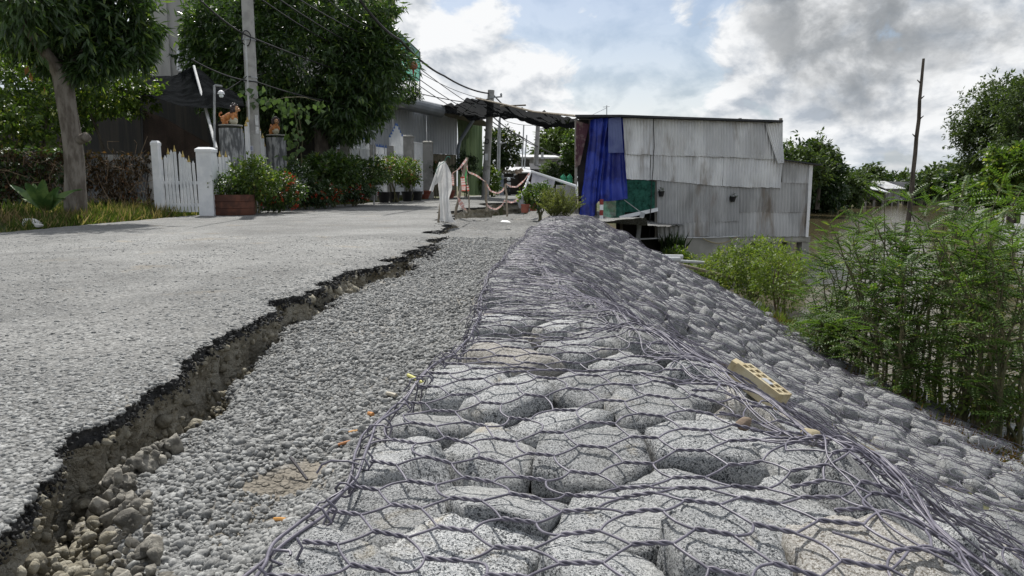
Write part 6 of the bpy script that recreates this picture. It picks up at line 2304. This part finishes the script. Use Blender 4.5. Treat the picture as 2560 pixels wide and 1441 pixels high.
def toe_pts(n, y0, y1, x0, x1, seed):
    r = np.random.default_rng(seed)
    y = r.uniform(y0, y1, n)
    x = r.uniform(x0, x1, n)
    z = np.maximum(ground_z(x, y), np.where((x < 4.5) & (y < 13), rock_z(x, y), -9)) - .02
    return np.stack([x, y, z], 1)


v = toe_pts(3400, 4.4, 7.6, 3.55, 4.5, 701)
tag(blades('brown_weeds', v[vnoise(v[:, :2] * 1.8, 3) > -.3], .16, .008, L_BROWN, 702, .8), kind='stuff')
v = toe_pts(1300, 10.2, 12.4, 3.95, 4.6, 703)
tag(blades('rust_weeds', v[vnoise(v[:, :2] * 1.8, 13) > -.2], .22, .008, L_BROWN, 704, .6), kind='stuff')
v = toe_pts(3800, 9.5, 17, 4.0, 5.4, 705)
tag(blades('bank_grass', v, .30, .009, L_SHRUB, 706, .55), kind='stuff')
v = toe_pts(2600, 13.2, 17.0, 2.4, 5.0, 707)
tag(blades('bank_weeds', v, .22, .010, L_SHRUB, 708, .6), kind='stuff')
for k_, (px, py, n, lab) in enumerate(((1700, 612, 60, 'tuft of tall dark reeds left of the foundation wall'), (1665, 602, 60, 'tuft of tall dark reeds at the dark open bay'))):
    q = P(px, 632, 16.2 + k_)
    o = blades('reed_tuft', np.tile(q[:], (n, 1)) + np.random.default_rng(k_).normal(0, .07, (n, 3)) * [1, 1, .2], .5, .012, L_DARK, 710 + k_, .28)
    tag(o, lab, 'plant')
# feathery yellow-green bush at the end of the gravel
q = P(1398, 556, 11.8)
fb = empty('feathery_bush', q, 'feathery yellow green bush at the far end of the stones before the house', 'shrub')
r = random.Random(44)
mb = MB()
LB, LD, LL_ = [], [], []
for i in range(120):
    a = r.uniform(0, 6.283)
    s = r.random() ** .6
    e = q + Vector((math.cos(a) * s * .46, math.sin(a) * s * .42, .60 * r.uniform(.55, 1.05) * (1 - .35 * s * s)))
    ps = curve(q + Vector((math.cos(a) * .1 * s, math.sin(a) * .1 * s, 0)), e, 5, (0, 0, .05), .01, i)
    mb.tube(ps, taper(.004, .0012, 5), 3, cap=False)
    for k in range(38):
        t = r.uniform(.25, 1.0) * 5
        j = min(int(t), 4)
        p = ps[j].lerp(ps[j + 1], t - j)
        LB.append(p[:])
        a2 = r.uniform(0, 6.28)
        LD.append((math.cos(a2) * .7, math.sin(a2) * .7, r.uniform(.2, 1)))
        LL_.append(r.uniform(.03, .06))
mb.build('stems', M_STEM, fb)
foliage('foliage', LB, LD, LL_, np.full(len(LB), .0055), L_BUSH, fb)
bush('potted_plant', 'round leaved plant in front of the pit, left of the feathery bush', 1350, 490, 13.6, .26, .22, 150, 7, .07, .022, L_TREE, 720, 'plant', ground=-.05, smat=M_STEM)
bush('potted_plant', 'small bright plant in the terracotta pot by the pit', 1315, 497, 13.5, .13, .12, 60, 7, .06, .02, L_LEMON, 724, 'plant', ground=.1, smat=M_STEM)
for k_, (px, py, Y_, r0, lab) in enumerate(((1312, 532, 13.4, .085, 'terracotta pot standing at the edge of the pit'), (1333, 528, 13.9, .08, 'terracotta pot half hidden behind the feathery bush'))):
    q = P(px, py, Y_)
    o = MB().lathe(q, [(r0 * .75, 0), (r0, .13), (r0 * 1.1, .13), (r0 * 1.1, .16), (r0 * .9, .16), (r0 * .85, .13), (.01, .12)], 14).build('plant_pot', M_TERRA, smooth=True)
    tag(o, lab, 'pot')
q = P(1304, 507, 13.4)
o = MB().ell((q.x, q.y, q.z - .02), (.07, .06, .10)).ell((q.x + .01, q.y, q.z + .09), (.025, .025, .05)).build('plastic_bag', pm('clear_plastic', (.42, .43, .46), None, rough=.25, trans=.4), smooth=True)
tag(o, 'grey plastic bag beside the terracotta pot', 'bag')

# ------------------------------------------------------------------ dead pole in the river
ps = [P(2309, 147, 15), P(2303, 210, 15), P(2299, 250, 15), P(2297, 300, 15), P(2291, 345, 15), P(2288, 385, 15), P(2283, 430, 15), P(2280, 470, 15)]
q = ps[-1]
ps.append(Vector((q.x - .1, q.y, -2.4)))
mb = MB().tube(ps, [.026, .031, .034, .038, .039, .042, .043, .05, .07], 8)
for (i, s) in ((1, -1), (3, 1), (4, -1), (2, 1)):
    mb.tube([ps[i], ps[i] + Vector((s * .09, 0, .08))], [.02, .008], 5)
tag(mb.build('dead_trunk_pole', M_BARK_DARK, smooth=True), 'tall bare crooked pole standing in the river', 'pole')

# ================================================================== FAR BANK
def far_tree(name, label, px, py, Y_, rx, rz_, n, mat, seed, zb=-1.2, L=.55, Wd=.16, per=7, lump=.4, trunk_r=.18, ry=None, cat='tree', inner=.35, group=None, extra=None, droop=.2):
    c = P(px, py, Y_)
    o = empty(name, (c.x, c.y, zb), label, cat, group)
    crown('crown', c, (rx, ry or rx, rz_), n, per, L, Wd, mat, o, seed, droop, inner, lump, L * .3, 2.4, extra)
    r = random.Random(seed)
    mb = MB()
    mb.tube(curve((c.x, c.y, zb - .2), c + Vector((r.gauss(0, .15) * rx, 0, rz_ * .2)), 6, (r.gauss(0, .2), 0, 0), .08, seed), taper(trunk_r, trunk_r * .4, 6), 7)
    for i in range(4):
        mb.tube(curve(c + Vector((0, 0, -rz_ * .5)), c + Vector((r.gauss(0, .6) * rx, r.gauss(0, .4) * rx, r.uniform(.1, .8) * rz_)), 4, (0, 0, .1), .1, seed + i), taper(trunk_r * .5, trunk_r * .15, 4), 5)
    mb.build('trunk', M_BARK_DARK, o, smooth=True)
    return o


GF = 'trees along the far river bank'
far_tree('river_tree', 'big dark tree just behind the right end of the zinc house', 2030, 440, 62, 2.6, 2.9, 900, L_DARK, 800, L=.5, Wd=.12, group=GF)
far_tree('river_tree', 'broad green tree showing above the zinc house roof corner', 1975, 425, 55, 2.6, 1.6, 620, L_FAR, 804, zb=-.5, L=.5, Wd=.12, group=GF)
far_tree('river_tree', 'thin upright tree with ragged airy crown above the dark tree', 2052, 385, 60, 1.2, 1.3, 150, L_FAR, 808, L=.42, Wd=.09, lump=.7, group=GF, extra=[(P(2072, 400, 60), (.55, .6, .7), 60)])
far_tree('river_tree', 'dark waterside tree overhanging the river below the dark tree', 2055, 492, 64, 1.9, 1.2, 420, L_DARK, 812, zb=-1.5, L=.45, Wd=.12, group=GF)
far_tree('river_tree', 'low dark tree at the bend of the river, left of the far hut', 2110, 475, 76, 2.4, 1.6, 420, L_FAR, 816, L=.55, Wd=.14, group=GF)
FT = [(2105, 452, 90, 1.9, 1.2, 'small pale tree over the river bend'), (2140, 470, 88, 2.6, 1.6, 'round tree left of the far hut roof'), (2172, 455, 92, 2.2, 1.9, 'wind swept tree above the far hut'), (2215, 466, 94, 2.6, 1.5, 'low tree between far hut and grey cabin'),
      (2252, 460, 96, 2.4, 1.6, 'domed tree above the grey cabin'), (2292, 470, 92, 2.6, 1.4, 'low tree beside the foot of the dead pole'), (2335, 462, 84, 2.4, 1.6, 'tree between dead pole and the right bank trees'), (2370, 455, 74, 2.2, 1.8, 'tree where the far bank meets the right bank trees')]
for k_, (px, py, Y_, rx, rz_, lab) in enumerate(FT):
    far_tree('far_tree', lab, px, py, Y_, rx, rz_, 260, L_FAR if k_ % 3 else L_DARK, 830 + 4 * k_, zb=-.6, L=.65, Wd=.17, group=GF)
GR = 'big trees on the right bank'
far_tree('bank_tree', 'tall spreading tree with feathery crown on the right bank', 2490, 290, 42, 1.9, 2.2, 1250, L_FAR, 860, L=.25, Wd=.05, lump=.6, inner=.25, group=GR, trunk_r=.25, extra=[(P(2425, 330, 42), (1.0, 1.2, .9), 260), (P(2555, 225, 42), (.8, 1, .7), 180), (P(2440, 400, 42), (1.1, 1.2, 1.0), 260)])
far_tree('bank_tree', 'massive tree cut off by the right edge of the view', 2560, 330, 38, 1.5, 2.6, 900, L_FAR, 864, L=.26, Wd=.055, lump=.5, group=GR, trunk_r=.25)
far_tree('bank_tree', 'bright green leafy tree low at the right edge', 2540, 420, 33, 1.2, 1.1, 520, L_LEMON, 868, L=.28, Wd=.08, group=GR)
far_tree('bank_tree', 'dark undergrowth tree below the spreading right bank tree', 2440, 455, 45, 1.8, 1.1, 420, L_DARK, 872, L=.4, Wd=.1, group=GR)
far_tree('bank_tree', 'low green tree on the right bank near the water', 2500, 480, 36, 1.8, .9, 420, L_TREE, 876, zb=-1.5, L=.3, Wd=.08, group=GR)
far_tree('bank_tree', 'low bush tree left of the right bank group', 2395, 450, 52, 1.3, .9, 240, L_TREE, 880, zb=-1.2, L=.4, Wd=.1, group=GR)
# banana-like palm
q = P(2492, 400, 40)
pmn = empty('palm', (q.x, q.y, -1.2), 'small palm with pale drooping fronds among the right bank trees', 'tree', GR)
MB().tube([(q.x, q.y, -1.4), q], .10, 7).build('trunk', M_BARK, pmn)
for i in range(11):
    a = i / 11 * 6.283
    e = q + Vector((math.cos(a) * 1.1, math.sin(a) * 1.1, rnd.uniform(-.5, .6)))
    ps = curve(q, e, 6, (0, 0, .45))
    B_ = np.array([ps[min(int(t), 5)].lerp(ps[min(int(t), 5) + 1], t - min(int(t), 5))[:] for t in np.repeat(np.linspace(.5, 5.9, 22), 2)])
    s = np.tile([1, -1], 22)[:, None]
    D_ = np.array([-math.sin(a), math.cos(a), 0])[None] * s + np.array([math.cos(a), math.sin(a), 0])[None] * .6 + [0, 0, -.5]
    foliage('frond', B_, D_, np.full(44, .42), np.full(44, .03), L_FAR_PALE, pmn, seed=i)

# far huts and boat-side house
def hut(name, label, px0, px1, py0, py1, Y_, mat, roof_mat, drop=4):
    A, B_ = P(px0, py1, Y_), P(px1, py1, Y_)
    h = P(px0, py0, Y_).z
    h2 = P(px1, py0 + drop, Y_).z
    z0 = -1.3
    o = empty(name, ((A.x + B_.x) / 2, Y_ + 1.5, z0), label, 'hut')
    corrugated('wall', (A.x, Y_, h), (B_.x, Y_, h2), (B_.x, Y_, A.z), (A.x, Y_, A.z), mat, o, pitch=.35, amp=.04, seed=int(px0))
    MB().add([(A.x, Y_, A.z), (A.x, Y_ + 4, A.z), (A.x, Y_ + 4, h), (A.x, Y_, h)], [(0, 1, 2, 3)]).add([(B_.x, Y_, A.z), (B_.x, Y_ + 4, A.z), (B_.x, Y_ + 4, h2), (B_.x, Y_, h2)], [(0, 1, 2, 3)]).build('side_wall', mat, o)
    slab([(A.x - .3, Y_ - .5, h + .1), (B_.x + .3, Y_ - .5, h2 + .1), (B_.x + .3, Y_ + 4.3, h2 + 1.0), (A.x - .3, Y_ + 4.3, h + 1.0)], .08, 'roof', roof_mat, o)
    for t in (0.05, .5, .95):
        q = A.lerp(B_, t)
        MB().bar((q.x, Y_ + .2, -2.2), (q.x, Y_ + .2, A.z), .2).build('stilt', M_TIMBER, o)
    return o


hut('far_hut', 'small hut with a bright slanting metal roof on the far bank', 2163, 2212, 472, 500, 82, M_DARK, M_ZINC, 12)
hut('far_hut', 'plain grey cabin beside the bright roofed hut on the far bank', 2214, 2250, 474, 500, 84, M_ZINC_DULL, M_ZINC_DULL, 0)
hut('far_hut', 'long blue grey cabin behind the foot of the dead pole', 2256, 2318, 474, 500, 86, M_ZINC_SHED, M_ROOFEDGE, 2)

# ================================================================== THE STREET BEYOND THE CANOPY
def box_house(name, label, px0, px1, py0, py1, Y_, depth, mat, roof_mat, roof_th=.12, over=.3, cat='house'):
    A, B_ = P(px0, py1, Y_), P(px1, py1, Y_)
    zt = P(px0, py0, Y_).z
    o = empty(name, ((A.x + B_.x) / 2, Y_, 0), label, cat)
    MB().box(((A.x + B_.x) / 2, Y_ + depth / 2, (zt - .1) / 2), (B_.x - A.x, depth, zt + .1)).build('wall', mat, o)
    slab([(A.x - over, Y_ - over, zt + .12), (B_.x + over, Y_ - over, zt + .05), (B_.x + over, Y_ + depth, zt + .5), (A.x - over, Y_ + depth, zt + .55)], roof_th, 'roof', roof_mat, o)
    return o


bh = box_house('grey_house', 'long low grey concrete house at the end of the street', 1288, 1425, 396, 470, 58, 6, M_BLOCK, M_ZINC_DULL)
MB().box(P(1310, 415, 57.9), (.9, .1, .9)).build('window', M_DARK, bh)
MB().box(P(1388, 412, 57.9), (.5, .1, .5)).build('window', M_DARK, bh)
s1 = box_house('roadside_shack', 'dim shack with rusty sheet awning where the motorbike is parked', 1262, 1335, 434, 488, 47, 4, pm('shack_board', (.055, .045, .04), (.12, .085, .07), 3, .9, stretch=(2, 2, .3)), M_ZINC_DULL, .06)
corrugated('awning', P(1258, 425, 44.5), P(1288, 428, 44.5), P(1286, 436, 43), P(1256, 432, 43), M_BROWNSHEET, s1, pitch=.2, amp=.04, seed=70)
corrugated('awning', P(1283, 428, 44.4), P(1306, 422, 44.4), P(1310, 430, 43), P(1290, 438, 43), pm('rusty_sheet', (.22, .16, .11), (.28, .22, .17), 2, .9), s1, pitch=.2, amp=.05, seed=71)
MB().box(P(1272, 468, 46.9), (1.2, .1, 1.8)).build('door', M_DARK, s1)
MB().box(P(1250, 468, 44), (.45, .1, 1.5)).build('signboard', pm('blue_white_board', (.18, .22, .30), (.35, .38, .42), 3, .7), s1)
box_house('roadside_shack', 'low open shack with flat dark roof beside the far utility pole', 1338, 1366, 428, 470, 44, 3, M_DARK, M_ROOFEDGE, .08)
far_tree('street_tree', 'round dense dark green tree beside the slender street lamp', 1251, 375, 45, 1.12, 1.35, 420, leaf_mat('jackfruit_leaf', (.012, .026, .008), (.045, .075, .02), (.15, .17, .04), .93), 890, zb=0, L=.26, Wd=.07, lump=.2)
far_tree('street_tree', 'large yellow green tree behind the grey house', 1402, 360, 66, 2.3, 1.7, 620, L_FAR_PALE, 894, zb=0, L=.5, Wd=.10, extra=[(P(1360, 385, 66), (1.3, 1, .9), 160)])
far_tree('street_tree', 'dark leafy tree next to the flowered cloth', 1432, 385, 40, .55, .9, 150, L_TREE, 898, zb=0, L=.25, Wd=.07)
bush('street_shrub', 'shrub with yellowing leaves under the leaning pole', 1224, 450, 38, .55, .75, 220, 8, .18, .05, L_LEMON, 902, 'shrub', smat=M_STEM)
bush('street_shrub', 'leggy pot plant with broad leaves beside the blue tarpaulin', 1422, 420, 24, .28, .50, 110, 8, .14, .04, L_TREE, 906, 'shrub', smat=M_STEM)
bush('street_shrub', 'speckled shrub behind the grey hanging cloth', 1392, 440, 26, .40, .42, 130, 8, .13, .03, L_DARK, 910, 'shrub', smat=M_STEM)
bush('street_shrub', 'hazy green shrub beside the flat roofed shack', 1372, 425, 40, .5, .5, 130, 8, .18, .035, L_FAR_PALE, 914, 'shrub', smat=M_STEM)
# motorbike, seen from behind its front wheel
q = P(1272, 491, 42)
mbk = empty('motorbike', (q.x, q.y, 0), 'dark motorbike parked facing the road before the dim shack', 'motorbike')
M_TYRE = pm('tyre', (.015, .015, .015), None, rough=.8)
for dy in (0, 1.25):
    rim = [(q.x + .05 * dy, q.y + dy + .30 * math.cos(a), .30 + .30 * math.sin(a)) for a in np.linspace(0, 6.283, 20)]
    w = MB().tube(rim, .05, 7).build('wheel', M_TYRE, mbk, smooth=True)
    MB().tube([(q.x - .06, q.y + dy, .3), (q.x + .06, q.y + dy, .3)], .08, 10).build('hub', M_STEEL, w)
MB().bar((q.x, q.y, .32), (q.x, q.y + .2, .95), .08).bar((q.x, q.y + .2, .9), (q.x, q.y + 1.2, .70), .22, .28).build('body', pm('bike_black', (.02, .02, .025), None, rough=.25), mbk)
MB().box((q.x, q.y + .85, .86), (.24, .7, .1)).build('seat', M_BLACKPLASTIC, mbk)
hbz = MB().tube([(q.x - .36, q.y + .25, 1.0), (q.x - .12, q.y + .15, 1.05), (q.x + .12, q.y + .15, 1.05), (q.x + .36, q.y + .25, 1.0)], .02, 6).build('handlebar', M_STEEL, mbk)
MB().ell((q.x, q.y + .02, .95), (.11, .07, .10)).build('headlight', pm('lamp_glass', (.6, .62, .65), None, rough=.1), mbk, smooth=True)
MB().box((q.x, q.y - .02, .62), (.22, .04, .32)).build('front_panel', pm('bike_silver', (.45, .46, .48), None, rough=.3), mbk)
for s in (-1, 1):
    m2 = MB().tube([(q.x + s * .25, q.y + .2, 1.03), (q.x + s * .34, q.y + .15, 1.2)], .01, 5).ell((q.x + s * .36, q.y + .14, 1.22), (.07, .02, .05)).build('mirror', M_STEEL, mbk)
# frame with grey cloth, and two green water bottles
fr = empty('guard_rail', P(1322, 500, 14.6), 'white pipe rail with a grey cloth hung over it beside the tape', 'frame')
MB().tube([P(1304, 490, 14.4), P(1328, 429, 15), P(1440, 466, 14.6), P(1442, 490, 14.6)], .028, 8).build('rail', M_WHITE, fr)
MB().tube([P(1308, 478, 14.4), P(1330, 480, 15)], .02, 6).tube([P(1317, 455, 14.6), P(1324, 458, 15)], .02, 6).build('crosspiece', M_WHITE, fr)
cl = cloth('grey_cloth', [P(1331, 432, 14.95), P(1360, 441, 14.9), P(1388, 452, 14.85)], [P(1327, 462, 14.9), P(1350, 470, 14.85), P(1383, 470, 14.8)], pm('grey_fabric', (.34, .34, .38), (.42, .42, .46), 4, .9, trans=.2), fold=.03, seed=80, freq=2)
tag(cl, 'grey cloth hung over the white pipe rail', 'cloth')
for k_, px in enumerate((1408, 1424)):
    q = P(px, 459, 18.4)
    o = MB().lathe(q, [(.07, 0), (.078, .02), (.078, .10), (.07, .115), (.078, .13), (.065, .18), (.025, .21), (.025, .24)], 14).build('water_bottle', pm('green_plastic', (.05, .30, .17), (.09, .40, .25), 10, .2, trans=.35), smooth=True)
    tag(o, ('large green plastic bottle, left of the pair by the blue tarpaulin', 'large green plastic bottle, right of the pair by the blue tarpaulin')[k_], 'bottle', 'green bottles on the ledge')
q = P(1416, 462, 18.4)
o = MB().box((q.x, q.y + .05, q.z - .33), (.5, .25, .64)).build('ledge', M_BLOCK)
tag(o, 'grey block ledge carrying the two green bottles', 'ledge')

# ================================================================== SAFETY TAPE, STAKES, LITTER
STK = [((1113, 403), (1095, 554), .020, 'bamboo stake wrapped by the torn white plastic sheet', 11.3), ((1168, 394), (1138, 530), .024, 'leaning bamboo stake where the red tape is knotted at the top', 13.2), ((1166, 430), (1175, 525), .012, 'thin straight stick just right of the leaning stake', 13.6),
       ((1214, 452), (1217, 522), .024, 'upright bamboo stake on the near rim of the pit', 15.2), ((1264, 460), (1268, 535), .020, 'upright dark stake standing in the pit', 14.9)]
for (a, b_, r0, lab, Y_) in STK:
    A, B_ = P(*a, Y_), P(*b_, Y_)
    B_.z -= .06
    mb = MB().tube(curve(B_, A, 8, (0, 0, 0), .006, int(a[0])), [r0 * (1 + .12 * (k % 2)) for k in range(9)], 8)
    tag(mb.build('bamboo_stake', M_BAMBOO, smooth=True), lab, 'stake', 'stakes carrying the warning tape')
M_TAPE = [pm('tape_pink', (.58, .30, .26), (.64, .40, .35), 20, .5, trans=.3), pm('tape_white', (.70, .60, .57), None, rough=.5, trans=.3), pm('tape_red', (.55, .08, .05), None, rough=.5, trans=.3)]


def tape(pts, w, label, seed, pat=(0, 0, 1), twist=.8):
    ws = [P(*p) for p in pts]
    out = []
    for i in range(len(ws) - 1):
        for k in range(8):
            out.append(ws[i].lerp(ws[i + 1], k / 8))
    out.append(ws[-1])
    for _ in range(3):
        out = [out[0]] + [(out[i - 1] + out[i] * 2 + out[i + 1]) / 4 for i in range(1, len(out) - 1)] + [out[-1]]
    V, F, M_ = [], [], []
    r = random.Random(seed)
    ph = r.uniform(0, 3)
    for i, p in enumerate(out):
        d = (out[min(i + 1, len(out) - 1)] - out[max(i - 1, 0)]).normalized()
        s = Vector((0, 0, 1)) - d * d.z
        if s.length < .2:
            s = Vector((1, 0, 0)) - d * d.x
        s.normalize()
        a = twist * math.sin(i * .33 + ph)
        s = s * math.cos(a) + d.cross(s) * math.sin(a)
        V += [p - s * w / 2, p + s * w / 2]
        if i:
            F.append((2 * i - 2, 2 * i - 1, 2 * i + 1, 2 * i))
            M_.append(pat[i % len(pat)])
    o = np_mesh('warning_tape', np.array([v[:] for v in V]), np.array(F), M_TAPE, mi=M_)
    tag(o, label, 'tape', 'red and white warning tape')


tape([(1168, 396, 13.2), (1150, 420, 12.4), (1131, 434, 11.4)], .036, 'tape running from the knotted stake to the white plastic', 1)
tape([(1167, 400, 13.2), (1168, 430, 13.3), (1190, 438, 14.2), (1214, 455, 15.2)], .036, 'upper tape from the leaning stake down to the upright bamboo stake', 2)
tape([(1214, 456, 15.2), (1226, 478, 15.2), (1244, 484, 15), (1256, 478, 14.9), (1265, 463, 14.9)], .036, 'upper tape hanging in a loop over the pit', 3)
tape([(1265, 460, 14.9), (1276, 467, 14.8), (1292, 468, 14.7), (1310, 452, 14.6), (1325, 432, 14.9)], .036, 'upper tape from the dark stake to the white pipe rail', 4)
tape([(1213, 506, 15.2), (1224, 520, 15.1), (1240, 524, 15), (1254, 515, 14.9), (1263, 500, 14.9)], .036, 'lower tape hanging in a loop over the pit', 5)
tape([(1264, 503, 14.9), (1280, 507, 14.8), (1294, 500, 14.6), (1302, 490, 14.5)], .045, 'lower tape from the dark stake to the plastic bag', 6)
tape([(1139, 488, 13.2), (1150, 505, 13.1), (1160, 520, 13.0), (1166, 525, 12.9)], .075, 'broad tape end hanging from the foot of the leaning stake to the ground', 7, (0, 1, 0, 0))
tape([(1154, 415, 13.1), (1156, 440, 13.0), (1159, 465, 13.0), (1159, 478, 13.0)], .075, 'wide torn tape end with red dashes hanging from the knot', 8, (0, 1, 0, 2, 1, 0, 1), .3)
tape([(1131, 436, 11.4), (1133, 450, 11.4), (1132, 464, 11.4)], .04, 'short tape end hanging at the white plastic', 9)
tape([(1165, 440, 13.3), (1168, 460, 13.4), (1171, 478, 13.4)], .045, 'narrow tape end wound round the thin stick', 10, (0, 2, 1))
gs = cloth('green_scrap', [P(1161, 420, 13.25), P(1167, 420, 13.3)], [P(1160, 445, 13.25), P(1167, 462, 13.3)], pm('green_rag', (.06, .30, .10), (.09, .38, .14), 10, .6, trans=.3), nu=8, nv=8, fold=.02, seed=81)
tag(gs, 'green plastic scrap tied to the leaning stake', 'scrap')
# torn white plastic sheet on the first stake
M_SHEET = pm('white_sheet', (.60, .60, .59), (.70, .70, .69), 6, .4, trans=.5, bump=.01, bscale=22)
pb = cloth('plastic_sheet', [P(1109, 404, 11.25), P(1114, 403, 11.2), P(1120, 406, 11.3)], [P(1100, 552, 11.1), P(1120, 556, 10.9), P(1140, 557, 11.0)], M_SHEET, nu=34, nv=40, fold=.05, seed=82, freq=3, wr=.02)
me = pb.data
co = np.empty(len(me.vertices) * 3, np.float32)
me.vertices.foreach_get('co', co)
co = co.reshape(-1, 3)
c0 = np.array(P(1113, 470, 11.2)[:])
# billow: wide at the shoulders, narrow waist, spread foot
t = (co[:, 2].max() - co[:, 2]) / (co[:, 2].max() - co[:, 2].min())
tgt_l = np.interp(t, [0, .08, .2, .45, .6, .8, .93, 1], [1110, 1100, 1095, 1098, 1100, 1101, 1101, 1097])
tgt_r = np.interp(t, [0, .08, .2, .45, .6, .8, .93, 1], [1115, 1122, 1130, 1132, 1124, 1127, 1132, 1141])
u_ = np.tile(np.linspace(0, 1, 34), 40)
pxs = tgt_l + (tgt_r - tgt_l) * u_
co[:, 0] = (pxs - 1280) / FPX * 11.2 * 1.0 * (co[:, 1] / 11.2)
me.vertices.foreach_set('co', co.ravel())
me.update()
tag(pb, 'torn white plastic sheet draped over the first stake and trailing on the ground', 'plastic sheet')
cloth('flap', [P(1098, 406, 11.15), P(1112, 404, 11.15)], [P(1073, 478, 11.3), P(1082, 480, 11.2), P(1084, 466, 11.15), P(1104, 452, 11.1)], M_SHEET, pb, nu=20, nv=20, fold=.03, seed=83, freq=2)
o = MB().tube(curve(P(1112, 405, 11.1), P(1091, 435, 11.1), 6, (-.05, 0, 0)), .004, 4).tube(curve(P(1112, 404, 11.1), P(1126, 396, 11.1), 5, (0, 0, .05)), .004, 4).build('tie_string', pm('teal_string', (.05, .22, .17), None, rough=.7), pb)

# litter on the gravel
def slump_pt(px, py):
    q = G(px, py, -.08)
    for _ in range(5):
        q = G(px, py, float(slump_z(np.array([q.x]), np.array([q.y]))[0]) + .008)
    return q


LIT = [((1020, 938), (1057, 957), .006, (.52, .50, .16), 'pale yellow straw lying on the gravel near the mesh edge'), ((872, 1082), (895, 1078), .0045, (.50, .26, .07), 'orange cigarette butt beside the white scrap'), ((845, 1113), (880, 1103), .004, (.45, .20, .08), 'orange brown stick by the mesh corner'),
       ((686, 1299), (716, 1300), .0045, (.48, .24, .06), 'orange cigarette butt alone on the near gravel'), ((922, 1034), (932, 1037), .006, (.48, .22, .07), 'small square orange chip on the gravel'), ((968, 984), (990, 990), .007, (.42, .38, .30), 'pale pebble sized chip near the mesh edge'), ((726, 1172), (768, 1200), .0035, (.05, .045, .05), 'dark broken wire end sticking up by the corner stone')]
for (a, b_, r0, c, lab) in LIT:
    A, B_ = slump_pt(*a), slump_pt(*b_)
    if 'wire end' in lab:
        A.z += .03
    o = MB().tube([A, A.lerp(B_, .5) + Vector((0, 0, .001)), B_], r0, 8).build('litter', pm('litter_%02d%02d' % (int(c[0] * 99), int(c[1] * 99)), c, None, rough=.6))
    tag(o, lab, 'litter', 'scraps lying on the gravel')
A, B_ = slump_pt(828, 1092), slump_pt(872, 1080)
o = MB().tube([A, A.lerp(B_, .6) + Vector((0, 0, .012)), B_ + Vector((0, 0, .004))], [.001, .004, .005], 5).build('paper_scrap', pm('scrap_white', (.66, .66, .64), None, rough=.7))
tag(o, 'white twisted paper scrap beside the cigarette butt', 'litter')
q = P(1264, 553, 10.6)
o = MB().add([q + Vector((-.08, 0, -.01)), q + Vector((.08, -.02, -.02)), q + Vector((.03, .10, .004)), q + Vector((-.05, .08, .008))], [(0, 1, 2, 3)]).build('paper_scrap', MATS['scrap_white'])
tag(o, 'white scrap lying on the gravel before the pit', 'litter')
# hollow brick fragment lying on the mesh
qa, qb = None, None


def rock_pt(px, py, dz=0.0):
    q = G(px, py, -.3)
    for _ in range(12):
        z = float(env(np.array([q.x]), np.array([q.y]))[0]) + dz
        q = q.lerp(G(px, py, z), .7)
    return q


A, B_ = rock_pt(1868, 975, .03), rock_pt(1955, 1060, .03)
M_BRICK = pm('pale_brick', (.40, .33, .20), (.50, .44, .30), 18, .85, bump=.003, bscale=90, c3=(.24, .19, .12), s3=16, lo3=.6, hi3=.7)
d = Vector((.55, -.70, -.40)).normalized()
L = .15
un = Vector((.33, -.08, .93))
un = (un - d * un.dot(d)).normalized()
sd_ = un.cross(d)
Rm = Matrix((d, sd_, un)).transposed()
br_ = empty('brick_fragment', (A + B_) / 2, 'broken pale yellow brick with core holes lying on the wire mesh', 'brick')
cN = (A + B_) / 2 + Vector((0, 0, .045))
mb = MB()
w, h = .078, .056
# slab with a row of through holes: bars between the holes
for s in (-1, 1):
    mb.box(cN + Rm @ Vector((0, s * w * .43, 0)), (L, w * .14, h), R=Rm)
mb.box(cN, (L, w * .12, h), R=Rm)
for i in range(7):
    mb.box(cN + Rm @ Vector(((i / 6 - .5) * L * .96, 0, 0)), (L * .06, w * .98, h * .98), R=Rm)
mb.box(cN + Rm @ Vector((0, 0, -h * .42)), (L * .98, w * .95, h * .12), R=Rm)
mb.build('brick_body', M_BRICK, br_)
MB().box(cN + Rm @ Vector((-L * .56, -w * .1, .0)), (.04, w * .7, h * .8), R=Rm @ Matrix.Rotation(.3, 3, 'Z')).build('broken_end', M_BRICK, br_)
MB().box(cN + Rm @ Vector((L * .12, -w * .2, h * .52)), (.03, .025, .004), R=Rm).build('foil_scrap', pm('foil', (.7, .72, .75), None, rough=.2, metal=.8), br_)
for k_, (px, py, s, c, lab) in enumerate(((1843, 946, .018, (.34, .27, .17), 'small brown stone just above the broken brick'), (1983, 1060, .014, (.62, .63, .64), 'white torn paper cup below the broken brick'), (1860, 1062, .015, (.25, .19, .14), 'rust brown stone under the mesh left of the brick'), (2020, 1100, .020, (.36, .31, .20), 'tan stone under the mesh right of the brick'), (1895, 765, .075, (.55, .54, .52), 'pale loose stone at the lower edge of the mesh'), (1388, 556, .06, (.48, .47, .46), 'pale pointed stone below the feathery bush'))):
    q = rock_pt(px, py, 0.0)
    if px == 1388:
        q = P(1388, 560, 11.0)
    dirs, fs = ICO[3]
    r2_ = np.random.default_rng(k_ + 40)
    N = np.concatenate([unit(r2_.normal(size=(10, 3))), np.eye(3), -np.eye(3)])
    rad = poly_stone(dirs, N, np.concatenate([r2_.uniform(.6, 1, 10), np.ones(6)]), 30)
    o = np_mesh('loose_stone', dirs * rad[:, None] * s * np.array([1.2, .9, .9]) + np.array(q[:]) + [0, 0, s * .15], fs, pm('stone_tint_%d' % k_, tuple(x * .8 for x in c), c, 20, .85, bump=.003, bscale=80), smooth=True)
    tag(o, lab, 'paper cup' if 'cup' in lab else 'stone')
